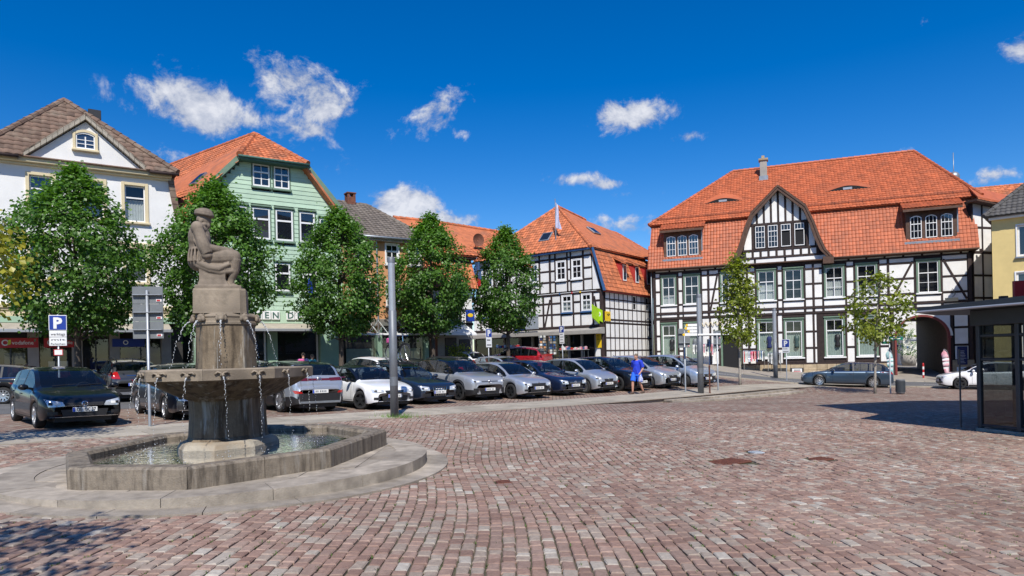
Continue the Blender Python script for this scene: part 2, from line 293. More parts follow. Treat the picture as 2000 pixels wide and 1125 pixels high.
# ------------------------------------------------------------------ helpers
class MB:
    def __init__(s): s.v = []; s.f = []; s.r = []
    def add(s, vs, fs, r=None):
        o = len(s.v); s.v.extend(vs)
        if r is None: r = random.random()
        for f in fs: s.f.append(tuple(i + o for i in f)); s.r.append(r)
        return s
    def box(s, x0, x1, y0, y1, z0, z1, r=None, M=None):
        vs = [Vector(p) for p in ((x0,y0,z0),(x1,y0,z0),(x1,y1,z0),(x0,y1,z0),(x0,y0,z1),(x1,y0,z1),(x1,y1,z1),(x0,y1,z1))]
        if M is not None: vs = [M @ p for p in vs]
        return s.add([tuple(p) for p in vs], [(0,3,2,1),(4,5,6,7),(0,1,5,4),(1,2,6,5),(2,3,7,6),(3,0,4,7)], r)
    def bbox(s, x0, x1, y0, y1, z0, z1, b=.01, M=None, r=None):
        """box with chamfered edges"""
        b = min(b, (x1-x0)*.45, (y1-y0)*.45, (z1-z0)*.45); vs = []; 
        X = (x0, x1); Y = (y0, y1); Z = (z0, z1); sg = (1, -1); idx = {}
        for i in (0,1):
            for j in (0,1):
                for k in (0,1):
                    for ax in range(3):
                        p = [X[i], Y[j], Z[k]]
                        for q in range(3):
                            if q != ax: p[q] += b * sg[(i,j,k)[q]]
                        idx[(i,j,k,ax)] = len(vs); vs.append(Vector(p))
        fs = []
        def q(*a): fs.append(tuple(idx[t] for t in a))
        q((0,0,0,0),(0,0,1,0),(0,1,1,0),(0,1,0,0)); q((1,0,0,0),(1,1,0,0),(1,1,1,0),(1,0,1,0))
        q((0,0,0,1),(1,0,0,1),(1,0,1,1),(0,0,1,1)); q((0,1,0,1),(0,1,1,1),(1,1,1,1),(1,1,0,1))
        q((0,0,0,2),(0,1,0,2),(1,1,0,2),(1,0,0,2)); q((0,0,1,2),(1,0,1,2),(1,1,1,2),(0,1,1,2))
        for i in (0,1):
            for j in (0,1): q((i,j,0,0),(i,j,1,0),(i,j,1,1),(i,j,0,1))
        for i in (0,1):
            for k in (0,1): q((i,0,k,0),(i,1,k,0),(i,1,k,2),(i,0,k,2))
        for j in (0,1):
            for k in (0,1): q((0,j,k,1),(1,j,k,1),(1,j,k,2),(0,j,k,2))
        for i in (0,1):
            for j in (0,1):
                for k in (0,1): fs.append((idx[(i,j,k,0)], idx[(i,j,k,1)], idx[(i,j,k,2)]))
        if M is not None: vs = [M @ p for p in vs]
        return s.add([tuple(p) for p in vs], fs, r)
    def prism(s, poly, lo, hi, axis='y', r=None, M=None):
        """polygon in the other two axes, extruded along axis"""
        n = len(poly)
        def P(a, b, c): return (a, c, b) if axis == 'y' else ((a, b, c) if axis == 'z' else (c, a, b))
        vs = [P(a, b, lo) for a, b in poly] + [P(a, b, hi) for a, b in poly]
        if M is not None: vs = [tuple(M @ Vector(p)) for p in vs]
        fs = [tuple(range(n)), tuple(range(2*n-1, n-1, -1))] + [(i, i+n, (i+1) % n + n, (i+1) % n) for i in range(n)]
        return s.add(vs, fs, r)
    def tube(s, path, rr, n=8, caps=True, r=None):
        path = [Vector(p) for p in path]; rs = rr if isinstance(rr, (list, tuple)) else [rr]*len(path); vs = []; fs = []
        for i, p in enumerate(path):
            d = (path[min(i+1, len(path)-1)] - path[max(i-1, 0)]); d = d.normalized() if d.length > 1e-9 else Vector((0,0,1))
            a = d.cross(Vector((0,0,1)) if abs(d.z) < .95 else Vector((1,0,0))).normalized(); b = d.cross(a)
            for k in range(n):
                t = 2*math.pi*k/n; vs.append(tuple(p + (a*math.cos(t) + b*math.sin(t))*rs[i]))
        for i in range(len(path)-1):
            for k in range(n): fs.append((i*n+k, i*n+(k+1) % n, (i+1)*n+(k+1) % n, (i+1)*n+k))
        if caps: fs.append(tuple(range(n-1, -1, -1))); fs.append(tuple(range((len(path)-1)*n, len(path)*n)))
        return s.add(vs, fs, r)
    def lathe(s, prof, n=24, c=(0,0,0), axis='z', r=None, closed=False):
        vs = []; fs = []
        for (rr, h) in prof:
            for k in range(n):
                t = 2*math.pi*k/n; a, b = rr*math.cos(t), rr*math.sin(t)
                p = (a, b, h) if axis == 'z' else ((a, h, b) if axis == 'y' else (h, a, b)); vs.append((p[0]+c[0], p[1]+c[1], p[2]+c[2]))
        m = len(prof)
        for i in range(m - (0 if closed else 1)):
            for k in range(n): fs.append((i*n+k, i*n+(k+1) % n, ((i+1) % m)*n+(k+1) % n, ((i+1) % m)*n+k))
        return s.add(vs, fs, r)
    def ball(s, c, rx, ry=None, rz=None, n=10, m=7, M=None):
        ry = rx if ry is None else ry; rz = rx if rz is None else rz; vs = [(0,0,-1)]; fs = []
        for i in range(1, m):
            t = math.pi*i/m
            for k in range(n): a = 2*math.pi*k/n; vs.append((math.sin(t)*math.cos(a), math.sin(t)*math.sin(a), -math.cos(t)))
        vs.append((0,0,1)); e = len(vs)-1
        for k in range(n):
            fs.append((0, 1+(k+1) % n, 1+k)); fs.append((e, 1+(m-2)*n+k, 1+(m-2)*n+(k+1) % n))
            for i in range(m-2): fs.append((1+i*n+k, 1+i*n+(k+1) % n, 1+(i+1)*n+(k+1) % n, 1+(i+1)*n+k))
        V = [Vector((x*rx, y*ry, z*rz)) for x, y, z in vs]
        if M is not None: V = [M @ p for p in V]
        return s.add([tuple(p + Vector(c)) for p in V], fs)
    def quad(s, a, b, c, d, r=None): return s.add([tuple(a), tuple(b), tuple(c), tuple(d)], [(0,1,2,3)], r)
    def mesh(s, name, smooth=False):
        me = bpy.data.meshes.new(name); me.from_pydata(s.v, [], s.f)
        at = me.attributes.new('rnd', 'FLOAT', 'FACE'); at.data.foreach_set('value', np.array(s.r, dtype=np.float32))
        if smooth: me.polygons.foreach_set('use_smooth', [True]*len(me.polygons))
        me.update(); return me
    def build(s, name, mat, parent=None, smooth=False, kind=None):
        me = s.mesh(name, smooth); me.materials.append(MATS[mat] if isinstance(mat, str) else mat)
        o = bpy.data.objects.new(name, me); COL.objects.link(o)
        if parent is not None: o.parent = parent
        if kind: o['kind'] = kind
        return o
def tag(o, label=None, cat=None, group=None, kind=None):
    if label: o['label'] = label
    if cat: o['category'] = cat
    if group: o['group'] = group
    if kind: o['kind'] = kind
    return o
def thing(name, label, cat, loc=(0,0,0), rz=0., group=None):
    o = bpy.data.objects.new(name, None); COL.objects.link(o); o.location = loc; o.rotation_euler = (0,0,rz); o.empty_display_size = .3
    return tag(o, label, cat, group)
def link_copy(me, name, parent, loc=(0,0,0), rot=(0,0,0), scale=(1,1,1), mat=None):
    o = bpy.data.objects.new(name, me); COL.objects.link(o); o.parent = parent; o.location = loc; o.rotation_euler = rot; o.scale = scale
    return o
def copy_tree(o, parent=None):
    c = o.copy(); COL.objects.link(c); c.parent = parent
    for ch in list(o.children): copy_tree(ch, c)
    return c
def text_mb(body, size, depth=.004, align='CENTER', bold=0., width=None):
    """flat lettering as mesh data in the XZ plane facing -Y, base line at z=0"""
    cu = bpy.data.curves.new('t', 'FONT'); cu.body = body; cu.size = size; cu.extrude = depth/2; cu.align_x = align; cu.offset = bold; cu.resolution_u = 2
    ob = bpy.data.objects.new('t', cu); COL.objects.link(ob); dg = bpy.context.evaluated_depsgraph_get()
    me = bpy.data.meshes.new_from_object(ob.evaluated_get(dg)); mb = MB()
    vs = [(v.co.x, -v.co.z, v.co.y) for v in me.vertices]
    if width and vs:
        w = max(v[0] for v in vs) - min(v[0] for v in vs); vs = [(v[0]*width/w, v[1], v[2]) for v in vs]
    mb.add(vs, [tuple(p.vertices) for p in me.polygons], .5)
    bpy.data.objects.remove(ob); bpy.data.curves.remove(cu); bpy.data.meshes.remove(me); return mb
def put_text(name, body, size, mat, parent, loc, rz=0., bold=0., width=None, depth=.004, align='CENTER'):
    o = text_mb(body, size, depth, align, bold, width).build(name, mat, parent); o.location = loc; o.rotation_euler = (0,0,rz); return o
def pchip(pts):
    xs = [p[0] for p in pts]; ys = [p[1] for p in pts]; n = len(xs)
    d = [(ys[i+1]-ys[i])/(xs[i+1]-xs[i]) for i in range(n-1)]; m = [d[0]] + [0 if d[i-1]*d[i] <= 0 else 2*d[i-1]*d[i]/(d[i-1]+d[i]) for i in range(1, n-1)] + [d[-1]]
    def f(x):
        if x <= xs[0]: return ys[0]
        if x >= xs[-1]: return ys[-1]
        for i in range(n-1):
            if x <= xs[i+1]:
                h = xs[i+1]-xs[i]; t = (x-xs[i])/h
                return (2*t**3-3*t*t+1)*ys[i] + (t**3-2*t*t+t)*h*m[i] + (-2*t**3+3*t*t)*ys[i+1] + (t**3-t*t)*h*m[i+1]
    return f
# ------------------------------------------------------------------ the lie of the land
TILT = math.tan(ROLL)
SO = (-10.5, 14.0); SU = (.74, .6726); SN = (-.6726, .74)     # the pale paving strip: origin, along, across (away from camera)
def sst(x): x = max(0., min(1., x)); return x*x*(3-2*x)
def st_of(x, y): return ((x-SO[0])*SN[0] + (y-SO[1])*SN[1], (x-SO[0])*SU[0] + (y-SO[1])*SU[1])
def xy_of(s, t): return (SO[0] + SN[0]*s + SU[0]*t, SO[1] + SN[1]*s + SU[1]*t)
def g_rise(x, y, side=None):
    s = st_of(x, y)[0]; zp = .0017*max(0, min(y, 55)-24)**2 + .02*max(0, min(y, 90)-55); zr = .0034*max(0, min(y, 57)-40)**2 + .01*max(0, min(y, 90)-57)
    w = sst((x-10)/10); a = zp*(1-w) + zr*w
    if side is None: side = 1 if s >= 0 else -1
    if side > 0: return a
    return zr + (a-zr)*sst((y-33)/5)*sst(1 + min(s, 0)/7) - .16*sst((y-24)/5)*(1-sst((y-32)/5))*sst(1 + min(s, 0)/7)
def zg(x, y, side=None): return -TILT*max(-45, min(45, x)) + g_rise(x, y, side)
FC = (-4.42, 10.75)
def sheet(name, x0, x1, y0, y1, step, mat, dz=0., cond=None, side=None, parent=None, kind='structure', frame=None):
    """draped sheet; frame=(origin, along) gives a turned grid"""
    nx = max(1, int(round((x1-x0)/step))); ny = max(1, int(round((y1-y0)/step))); mb = MB(); idx = {}; V = []; Fc = []
    def W(a, b):
        if frame is None: return a, b
        (ox, oy), (ux, uy) = frame; return ox + ux*a - uy*b, oy + uy*a + ux*b
    def vid(i, j):
        if (i, j) not in idx:
            a, b = W(x0 + (x1-x0)*i/nx, y0 + (y1-y0)*j/ny); idx[(i, j)] = len(V); V.append((a, b, zg(a, b, side) + dz))
        return idx[(i, j)]
    for i in range(nx):
        for j in range(ny):
            a, b = W(x0 + (x1-x0)*(i+.5)/nx, y0 + (y1-y0)*(j+.5)/ny)
            if cond is None or cond(a, b): Fc.append((vid(i, j), vid(i+1, j), vid(i+1, j+1), vid(i, j+1)))
    mb.add(V, Fc, .5); return mb.build(name, mat, parent, smooth=True, kind=kind)
FAR_Y = 21.0
sheet('ground', -900, 900, -700, 1100, 20, 'pavement', -.25)
def in_ring(x, y, k=1.0): return ((x-FC[0])/(3.30*k))**2 + ((y-FC[1])/(3.45*k))**2 < 1
plaza = sheet('plaza', -34, 46, -8, FAR_Y, 1.0, 'joint_soil', -.022, side=-1, cond=lambda x, y: st_of(x, y)[0] < .4)
sheet('plaza_far', -34, 46, FAR_Y, 46, 1.0, 'setts_far', -.004, side=-1, cond=lambda x, y: st_of(x, y)[0] < .2 and (x-11.75)*.3612+(y-56.5)*.9325 < -12.0)
sheet('parking_area', -30, 42, -1.0, 8.6, .6, 'setts_far', -.006, side=1, frame=(SO, SU))
sheet('lane', -30, 46, 8.0, 15.6, .8, 'asphalt', .0, side=1, frame=(SO, SU))
sheet('sidewalk', -30, 40, 15.4, 34, 1.0, 'setts_far', .006, side=1, frame=(SO, SU))
# road and pavement in front of the timbered house (grid along its facade)
HF = ((11.75, 56.5), (.9325, -.3612))
sheet('road', -14, 70, -12.2, -5.4, 1.0, 'asphalt', .012, frame=HF)
sheet('pavement', -14, 60, -5.4, 6, 1.0, 'pavement', .05, frame=HF)
kb = MB()
for i in range(40):
    a0 = -12 + i*1.6
    for (b0, b1) in ((-5.52, -5.36), (-12.34, -12.18)):
        c = [(HF[0][0] + HF[1][0]*a - HF[1][1]*b, HF[0][1] + HF[1][1]*a + HF[1][0]*b) for a, b in ((a0, b0), (a0+1.58, b0), (a0+1.58, b1), (a0, b1))]
        z = [zg(*q) for q in c]; vs = [(q[0], q[1], h-.1) for q, h in zip(c, z)] + [(q[0], q[1], h+.075) for q, h in zip(c, z)]
        kb.add(vs, [(4,5,6,7),(0,1,5,4),(1,2,6,5),(2,3,7,6),(3,0,4,7)])
kb.build('kerb', 'stone_strip', None, kind='structure')
dash = MB()
for i in range(9):
    a0 = 1 + i*4.2
    c = [(HF[0][0] + HF[1][0]*a - HF[1][1]*b, HF[0][1] + HF[1][1]*a + HF[1][0]*b) for a, b in ((a0, -8.75), (a0+1.6, -8.75), (a0+1.6, -8.62), (a0, -8.62))]
    dash.add([(q[0], q[1], zg(*q)+.018) for q in c], [(0,1,2,3)])
dash.build('road_marking', 'paint_white', None, kind='structure')
# the pale paving strip with its slabs
strip = bpy.data.objects.new('paving_strip', None); COL.objects.link(strip); tag(strip, kind='structure')
base = MB()
for i in range(62):
    t0 = -14 + i*.92; q = []
    for (s, t) in ((-.92, t0), (-.92, t0+.92), (1.32, t0+.92), (1.32, t0)):
        x, y = xy_of(s, t); q.append((x, y, zg(x, y, 1)+.004))
    base.add([(a, b, c-.5) for a, b, c in q] + q, [(4,5,6,7),(0,1,5,4),(1,2,6,5),(2,3,7,6),(3,0,4,7)])
base.build('bed', 'pavement', strip)
for i in range(62):
    for j in range(3):
        t0 = -14 + i*.92; s0 = -.90 + j*.74; q = []
        for (s, t) in ((s0, t0+.012), (s0, t0+.908), (s0+.728, t0+.908), (s0+.728, t0+.012)):
            x, y = xy_of(s, t + (.3 if j == 1 else 0)); q.append((x, y, zg(x, y, 1) + .016))
        mb = MB(); mb.add([(a, b, c-.03) for a, b, c in q] + q, [(4,5,6,7),(0,1,5,4),(1,2,6,5),(2,3,7,6),(3,0,4,7)]); mb.build('paving_slab', 'stone_strip', strip)
for i in range(8):
    for k in range(2):
        t0 = 21.6 + i*1.35; mb = MB(); q = []
        for (s, t) in ((-1.35-.45*k, t0), (-1.35-.45*k, t0+1.33), (-.90, t0+1.33), (-.90, t0)):
            x, y = xy_of(s, t); zs = zg(x, y, 1); zp = zg(x, y, -1); q.append((x, y, zp + (zs-zp+.01)*(.64 - .34*k) + .012))
        mb.add([(a, b, c-.3) for a, b, c in q] + q, [(4,5,6,7),(0,1,5,4),(1,2,6,5),(2,3,7,6),(3,0,4,7)]); mb.build('step', 'stone_slab', strip)
# cover plates let into the plaza
COVERS = [(3.52, 11.2, .62, .42, 'rust_iron', .6), (5.15, 11.5, .34, .26, 'rust_iron', .5), (4.35, 12.3, .22, .22, 'steel_cover', .2), (-.15, 9.35, .2, .2, 'rust_iron', .2)]
for (x, y, a, b, m, rz) in COVERS:
    o = thing('manhole_cover', {3.52: 'large rusty square grate sunk in the cobbles', 5.15: 'small rusty plate in the cobbles right of the large grate', 4.35: 'small bluish steel cover behind the rusty grate', -.15: 'tiny rusty cover plate in the cobbles before the fountain'}[x], 'manhole cover', (x, y, zg(x, y)), rz)
    mb = MB(); mb.bbox(-a/2, a/2, -b/2, b/2, -.03, .004, .01); mb.build('plate', m, o)
    bars = MB(); n = 7 if a > .5 else 4
    for i in range(n): bars.box(-a/2+.03, a/2-.03, -b/2 + b*(i+.5)/n - b/n*.22, -b/2 + b*(i+.5)/n + b/n*.22, .004, .011)
    bars.build('rib', m, o)
# ------------------------------------------------------------------ setts, stone by stone
def build_setts():
    rng = random.Random(3); stones = []
    W_ = .120; x_lo, x_hi = -19, 19
    def wob(x, y): return .15*math.sin(.30*y + .11*x) + .07*math.sin(.9*y + .35*x + 1) + -.05*y
    ncol = int((x_hi - x_lo)/W_)
    for i in range(ncol):
        xc0 = x_lo + i*W_; y = 3.0 + rng.random()*.2
        while y < FAR_Y + .2:
            l = rng.choice((.09, .115, .13, .14, .15, .16, .18, .21)) * rng.uniform(.93, 1.07)
            yc = y + l/2; xc = xc0 + wob(xc0, yc); y += l + .008
            if abs(xc) > .86*yc + .9: continue
            s, t = st_of(xc, yc)
            if s > -.96 or (s > -1.9 and 21.5 < t < 32.5) or in_ring(xc, yc, 1.0): continue
            if xc > 10.75 + (16-yc)*.215 and yc < 16.15: continue
            if any(abs(xc-c[0]) < c[2]*.5+.05 and abs(yc-c[1]) < c[3]*.5+.07 for c in COVERS): continue
            ang = math.atan((wob(xc0, yc+.1)-wob(xc0, yc-.1))/.2)
            stones.append((yc, xc, W_-.007-rng.random()*.008, l, -ang + rng.gauss(0, .025), rng.uniform(-.005, .005), rng.random()))
    # the 300 that show largest stand alone, the rest are one mass
    vis = sorted([q for q in stones if abs(q[1]) < .75*q[0] and q[0] > 5.12], key=lambda q: q[0])[:300]
    vset = set(id(q) for q in vis)
    def shape(w, l, rr, jit):
        a, b = w/2, l/2; c = [(-a, -b), (a, -b), (a, b), (-a, b)]; c = [(x + rr.uniform(-jit, jit), y + rr.uniform(-jit, jit)) for x, y in c]
        e = .011; ins = [(x - math.copysign(e, x), y - math.copysign(e, y)) for x, y in c]
        top = [(x, y, .0 + rr.uniform(-.003, .003)) for x, y in ins]; mid = [(x, y, -.009) for x, y in c]; bot = [(x, y, -.032) for x, y in c]
        return top + mid + bot
    FS = [(0,1,2,3)] + [(4+i, 4+(i+1) % 4, (i+1) % 4, i) for i in range(4)] + [(8+i, 8+(i+1) % 4, 4+(i+1) % 4, 4+i) for i in range(4)]
    V = []; Fc = []; Rv = []
    for q in stones:
        if id(q) in vset: continue
        yc, xc, w, l, an, dz, rv = q; ca, sa = math.cos(an), math.sin(an); z = zg(xc, yc, -1) + dz; o = len(V)
        V.extend((xc + x*ca - y*sa, yc + x*sa + y*ca, z + h - TILT*(x*ca - y*sa)) for x, y, h in shape(w, l, rng, .008))
        Fc.extend(tuple(k + o for k in f) for f in FS); Rv.extend([rv]*9)
    mb = MB(); mb.v, mb.f, mb.r = V, Fc, Rv; mb.build('sett_paving', 'setts', plaza, kind='stuff')
    protos = []
    for k in range(14):
        m = MB(); m.add(shape(.119, .17, rng, .009), FS); me = m.mesh('sett'); me.materials.append(MATS['setts_obj']); protos.append(me)
    for q in vis:
        yc, xc, w, l, an, dz, rv = q
        link_copy(rng.choice(protos), 'sett', plaza, (xc, yc, zg(xc, yc, -1)+dz), (0, TILT, an), (w/.119, l/.17, 1))
    # moss and weeds in the joints
    mo = MB()
    for q in stones:
        yc, xc, w, l, an, dz, rv = q
        if yc > 16: continue
        pn = mnoise.noise(Vector((xc*.35, yc*.35, 0))) + .6*mnoise.noise(Vector((xc*1.1+5, yc*1.1, 2)))
        if rng.random() < .09 + .5*max(0, pn-.02):
            cx = xc + (rng.choice((-1, 1))*w/2 if rng.random() < .7 else rng.uniform(-w/2, w/2)); cy = yc + rng.uniform(-l/2, l/2); z = zg(cx, cy, -1) - .012
            for b in range(rng.randint(4, 9)):
                a = rng.random()*6.28; ln = rng.uniform(.012, .034); hx, hy = math.cos(a), math.sin(a); bx, by = cx + rng.gauss(0, .010), cy + rng.gauss(0, .022)
                mo.add([(bx - hy*.006, by + hx*.006, z), (bx + hy*.006, by - hx*.006, z), (bx + hx*ln, by + hy*ln, z + rng.uniform(.012, .032))], [(0,1,2)])
    mo.build('moss_in_joints', 'moss', plaza, kind='stuff')
    # weeds round the lamp foot and greener patches
build_setts()
# ------------------------------------------------------------------ building kit (local frame: x along facade, y into the house, z up)
def pip(x, y, poly):
    c = False; n = len(poly)
    for i in range(n):
        (x1, y1), (x2, y2) = poly[i], poly[(i+1) % n]
        if (y1 > y) != (y2 > y) and x < (x2-x1)*(y-y1)/(y2-y1)+x1: c = not c
    return c
def tiled(name, mat, parent, P, tw=.24, th=.33, holes=(), deck_name='roof', tiles=True, single=False):
    """roof slope through the planar polygon P (first edge = eave): deck plus overlapping pantiles"""
    P = [Vector(p) for p in P]; A = (P[1]-P[0]).normalized(); Nn = None
    for q in P[2:]:
        c = A.cross(q-P[0])
        if c.length > 1e-4: Nn = c.normalized(); break
    if Nn.z < 0: Nn = -Nn
    B = Nn.cross(A)
    if B.z < 0: B = -B
    poly = [((p-P[0]).dot(A), (p-P[0]).dot(B)) for p in P]
    d = MB(); n = len(P); t = Nn*-.10
    d.add([tuple(p) for p in P] + [tuple(p+t) for p in P], [tuple(range(n)), tuple(range(2*n-1, n-1, -1))] + [(i, i+n, (i+1) % n+n, (i+1) % n) for i in range(n)], .5)
    roof = d.build(deck_name, mat, parent)
    if not tiles: return roof
    a0 = min(p[0] for p in poly); a1 = max(p[0] for p in poly); b0 = min(p[1] for p in poly); b1 = max(p[1] for p in poly)
    fx = (0, .2, .45, .7, 1.0); hz = (.012, .034, .044, .026, .010)
    mb = MB(); protos = []
    def shape(dz):
        vs = [(f*tw, -.02, h + .034 + dz) for f, h in zip(fx, hz)] + [(f*tw, th + .02, h + .002) for f, h in zip(fx, hz)] + [(f*tw, -.02, h + .008) for f, h in zip(fx, hz)]
        return vs, [(i, i+1, i+6, i+5) for i in range(4)] + [(10+i, 11+i, i+1, i) for i in range(4)]
    R = Matrix((A, B, Nn)).transposed().to_4x4(); R.translation = P[0]
    if single:
        for k in range(4):
            m = MB(); m.add(*shape(random.uniform(-.006, .006))); me = m.mesh('roof_tile', True); me.materials.append(MATS[mat]); protos.append(me)
    b = b0; row = 0
    while b < b1:
        a = a0
        while a < a1:
            ca, cb = a + tw/2, b + th/2
            if pip(ca, cb, poly) and not any(h[0] < ca < h[1] and h[2] < cb < h[3] for h in holes):
                if single:
                    o = link_copy(random.choice(protos), 'roof_tile', roof); o.matrix_basis = R @ Matrix.Translation((a, b, random.uniform(-.004, .004))) @ Matrix.Rotation(random.gauss(0, .012), 4, 'Z')
                else:
                    vs, fs = shape(random.uniform(-.005, .008)); j = random.gauss(0, .004)
                    mb.add([tuple(R @ Vector((a+x, b+y+j, z))) for x, y, z in vs], fs)
            a += tw
        b += th; row += 1
    if not single: mb.build('roof_tiles', mat, roof, smooth=False, kind='stuff')
    roof['frame'] = 0; del roof['frame']
    return roof
def ridge(parent, p, q, mat, r=.13, n=None):
    """row of ridge tiles from p to q"""
    p, q = Vector(p), Vector(q); L_ = (q-p).length; n = n or max(2, int(L_/.42)); mb = MB(); d = (q-p)/n
    for i in range(n):
        a = p + d*i; b = p + d*(i+1.12); mb.tube([a + Vector((0,0,.02)), b], [r*1.06, r*.92], 8)
    return mb.build('ridge_tiles', mat, parent, kind='stuff')
def beam(parent, x0, z0, x1, z1, w=.16, y=-.035, d=.12, mat='timber', name='beam'):
    L_ = math.hypot(x1-x0, z1-z0); M = Matrix.Translation((x0, 0, z0)) @ Matrix.Rotation(-math.atan2(z1-z0, x1-x0), 4, 'Y'); mb = MB()
    j = random.uniform(-.006, .006); mb.bbox(0, L_, y+j, y+j+d, -w/2, w/2, .012, M); return mb.build(name, mat, parent)
def panel(parent, x0, x1, z0, z1, y=0., d=.10, mat='plaster_white', name='panel'):
    if x1-x0 < .04 or z1-z0 < .04: return
    mb = MB(); mb.bbox(x0, x1, y + random.uniform(-.004, .006), y+d, z0, z1, .014); return mb.build(name, mat, parent)
def polypanel(parent, poly, y=0., d=.1, mat='plaster_white', name='panel'):
    mb = MB(); mb.prism(poly, y, y+d, 'y'); return mb.build(name, mat, parent)
def slab(parent, name, mat, *b, bev=.012):
    mb = MB(); mb.bbox(*b, bev); return mb.build(name, mat, parent)
def window(parent, x0, x1, z0, z1, y=.05, cols=2, upper=.34, lower_rows=2, fr=.055, mat='paint_white', glass='glass', curtain=None, sill=None, surround=None, sw=.13, lintel=None, arch=0., mun=.026, up_cols=None, open_lower=False, back=.45, proud=.05):
    """window: casing with transom and glazing bars; parts pane, curtain, sill, surround"""
    f = MB(); D0, D1 = y-.03, y+.05
    f.bbox(x0, x0+fr, D0, D1, z0, z1, .008); f.bbox(x1-fr, x1, D0, D1, z0, z1, .008); f.bbox(x0+fr, x1-fr, D0, D1, z0, z0+fr*1.2, .008)
    zt = z1 - (z1-z0)*upper if upper else z1-fr
    if arch:
        n = 8; pts = []
        for i in range(n+1):
            t = i/n; pts.append((x0 + (x1-x0)*t, z1 + arch*(1-(2*t-1)**2)))
        for i in range(n):
            (a, b), (c, e) = pts[i], pts[i+1]; f.prism([(a, b-fr*1.3), (c, e-fr*1.3), (c, e), (a, b)], D0, D1, 'y')
    else: f.bbox(x0+fr, x1-fr, D0, D1, z1-fr, z1, .008)
    if upper: f.bbox(x0+fr, x1-fr, D0-.012, D1, zt-fr*.6, zt+fr*.6, .008)
    w = x1-x0
    for k in range(1, cols):
        xc = x0 + w*k/cols; ww = mun*1.9 if (cols == 2 or k*2 == cols) else mun
        if not open_lower: f.box(xc-ww/2, xc+ww/2, D0+.006, D1-.01, z0+fr, zt-fr*.5)
    uc = up_cols or cols
    if upper:
        for k in range(1, uc):
            xc = x0 + w*k/uc; f.box(xc-mun/2, xc+mun/2, D0+.006, D1-.01, zt+fr*.5, z1-fr*.5 + arch*.9)
    if not open_lower:
        for k in range(1, lower_rows):
            zc = z0+fr + (zt-z0-fr)*k/lower_rows; f.box(x0+fr, x1-fr, D0+.01, D1-.01, zc-mun/2, zc+mun/2)
    o = f.build('window', mat, parent)
    g = MB(); g.quad((x0+.02, y+.01, (zt if open_lower else z0+.02)), (x1-.02, y+.01, (zt if open_lower else z0+.02)), (x1-.02, y+.01, z1-.01+arch*.55), (x0+.02, y+.01, z1-.01+arch*.55)); g.build('pane', glass, o)
    if curtain:
        cm, frac = curtain; c = MB(); n = 22; za = z0+.06; zb = za + (z1-za)*frac
        V = []
        for i in range(n+1):
            xx = x0+.05 + (w-.1)*i/n; yy = y + .13 + .025*math.sin(i*1.9+x0*7) + .012*math.sin(i*4.1); V += [(xx, yy, za), (xx, yy, zb)]
        c.add(V, [(2*i, 2*i+2, 2*i+3, 2*i+1) for i in range(n)]); c.build('curtain', cm, o, smooth=True)
    if surround:
        s = MB(); s.bbox(x0-sw, x0-.002, y-.03-proud, y+.02, z0-.02, z1+sw, .012); s.bbox(x1+.002, x1+sw, y-.03-proud, y+.02, z0-.02, z1+sw, .012)
        if arch:
            n = 8; pts = [(x0 + w*i/n, z1 + arch*(1-(2*i/n-1)**2)) for i in range(n+1)]
            for i in range(n):
                (a, b), (cc, e) = pts[i], pts[i+1]; s.prism([(a, b+.004), (cc, e+.004), (cc, e+sw), (a, b+sw)], y-.03-proud+.003, y+.018, 'y')
        else: s.bbox(x0-.001, x1+.001, y-.03-proud+.003, y+.018, z1+.002, z1+sw-.002, .012)
        s.build('surround', surround, o)
    if lintel:
        s = MB(); s.bbox(x0-sw-.04, x1+sw+.04, y-.10-proud, y+.0, z1+sw+.002, z1+sw+.10, .02); s.build('lintel', lintel, o)
    if sill:
        s = MB(); e = sw if surround else .05; s.bbox(x0-e-.05, x1+e+.05, y-.12-proud, y+.03, z0-.13, z0-.022, .02); s.build('sill', sill, o)
    return o
def framed_rows(parent, zs, cells, y=0., rail=.14, post=None, brace_mat='timber', top_beams=True):
    """half-timbering: posts in the gaps between cells, rails at the levels zs, plaster panels between"""
    for i in range(len(cells)-1):
        a, b = cells[i][1], cells[i+1][0]
        if b-a > .03: beam(parent, (a+b)/2, zs[0], (a+b)/2, zs[-1], b-a)
    for (x0, x1, kind) in cells:
        if kind == 'w': continue
        for k in range(len(zs)-1):
            z0 = zs[k] + (rail/2 if k else 0); z1 = zs[k+1] - (rail/2 if k < len(zs)-2 else 0)
            panel(parent, x0+.004, x1-.004, z0, z1, y)
            if k: beam(parent, x0+.003, zs[k], x1-.003, zs[k], rail-.02, y=-.030)
        if kind in ('b', 'd'):
            a, b = (x0+.05, x1-.05); lo, hi = zs[0]+.05, zs[-1]-.25
            if kind == 'b': beam(parent, a, lo, b, hi, .15, y=-.041, d=.05)
            else: beam(parent, b, lo, a, hi, .15, y=-.041, d=.05)
def gutter(parent, p, q, r=.07, mat='zinc', name='gutter'):
    mb = MB(); mb.tube([p, q], r, 8); return mb.build(name, mat, parent, smooth=True)
def house(name, label, origin, u, cat='house'):
    return thing(name, label, cat, (origin[0], origin[1], 0), math.atan2(u[1], u[0]))
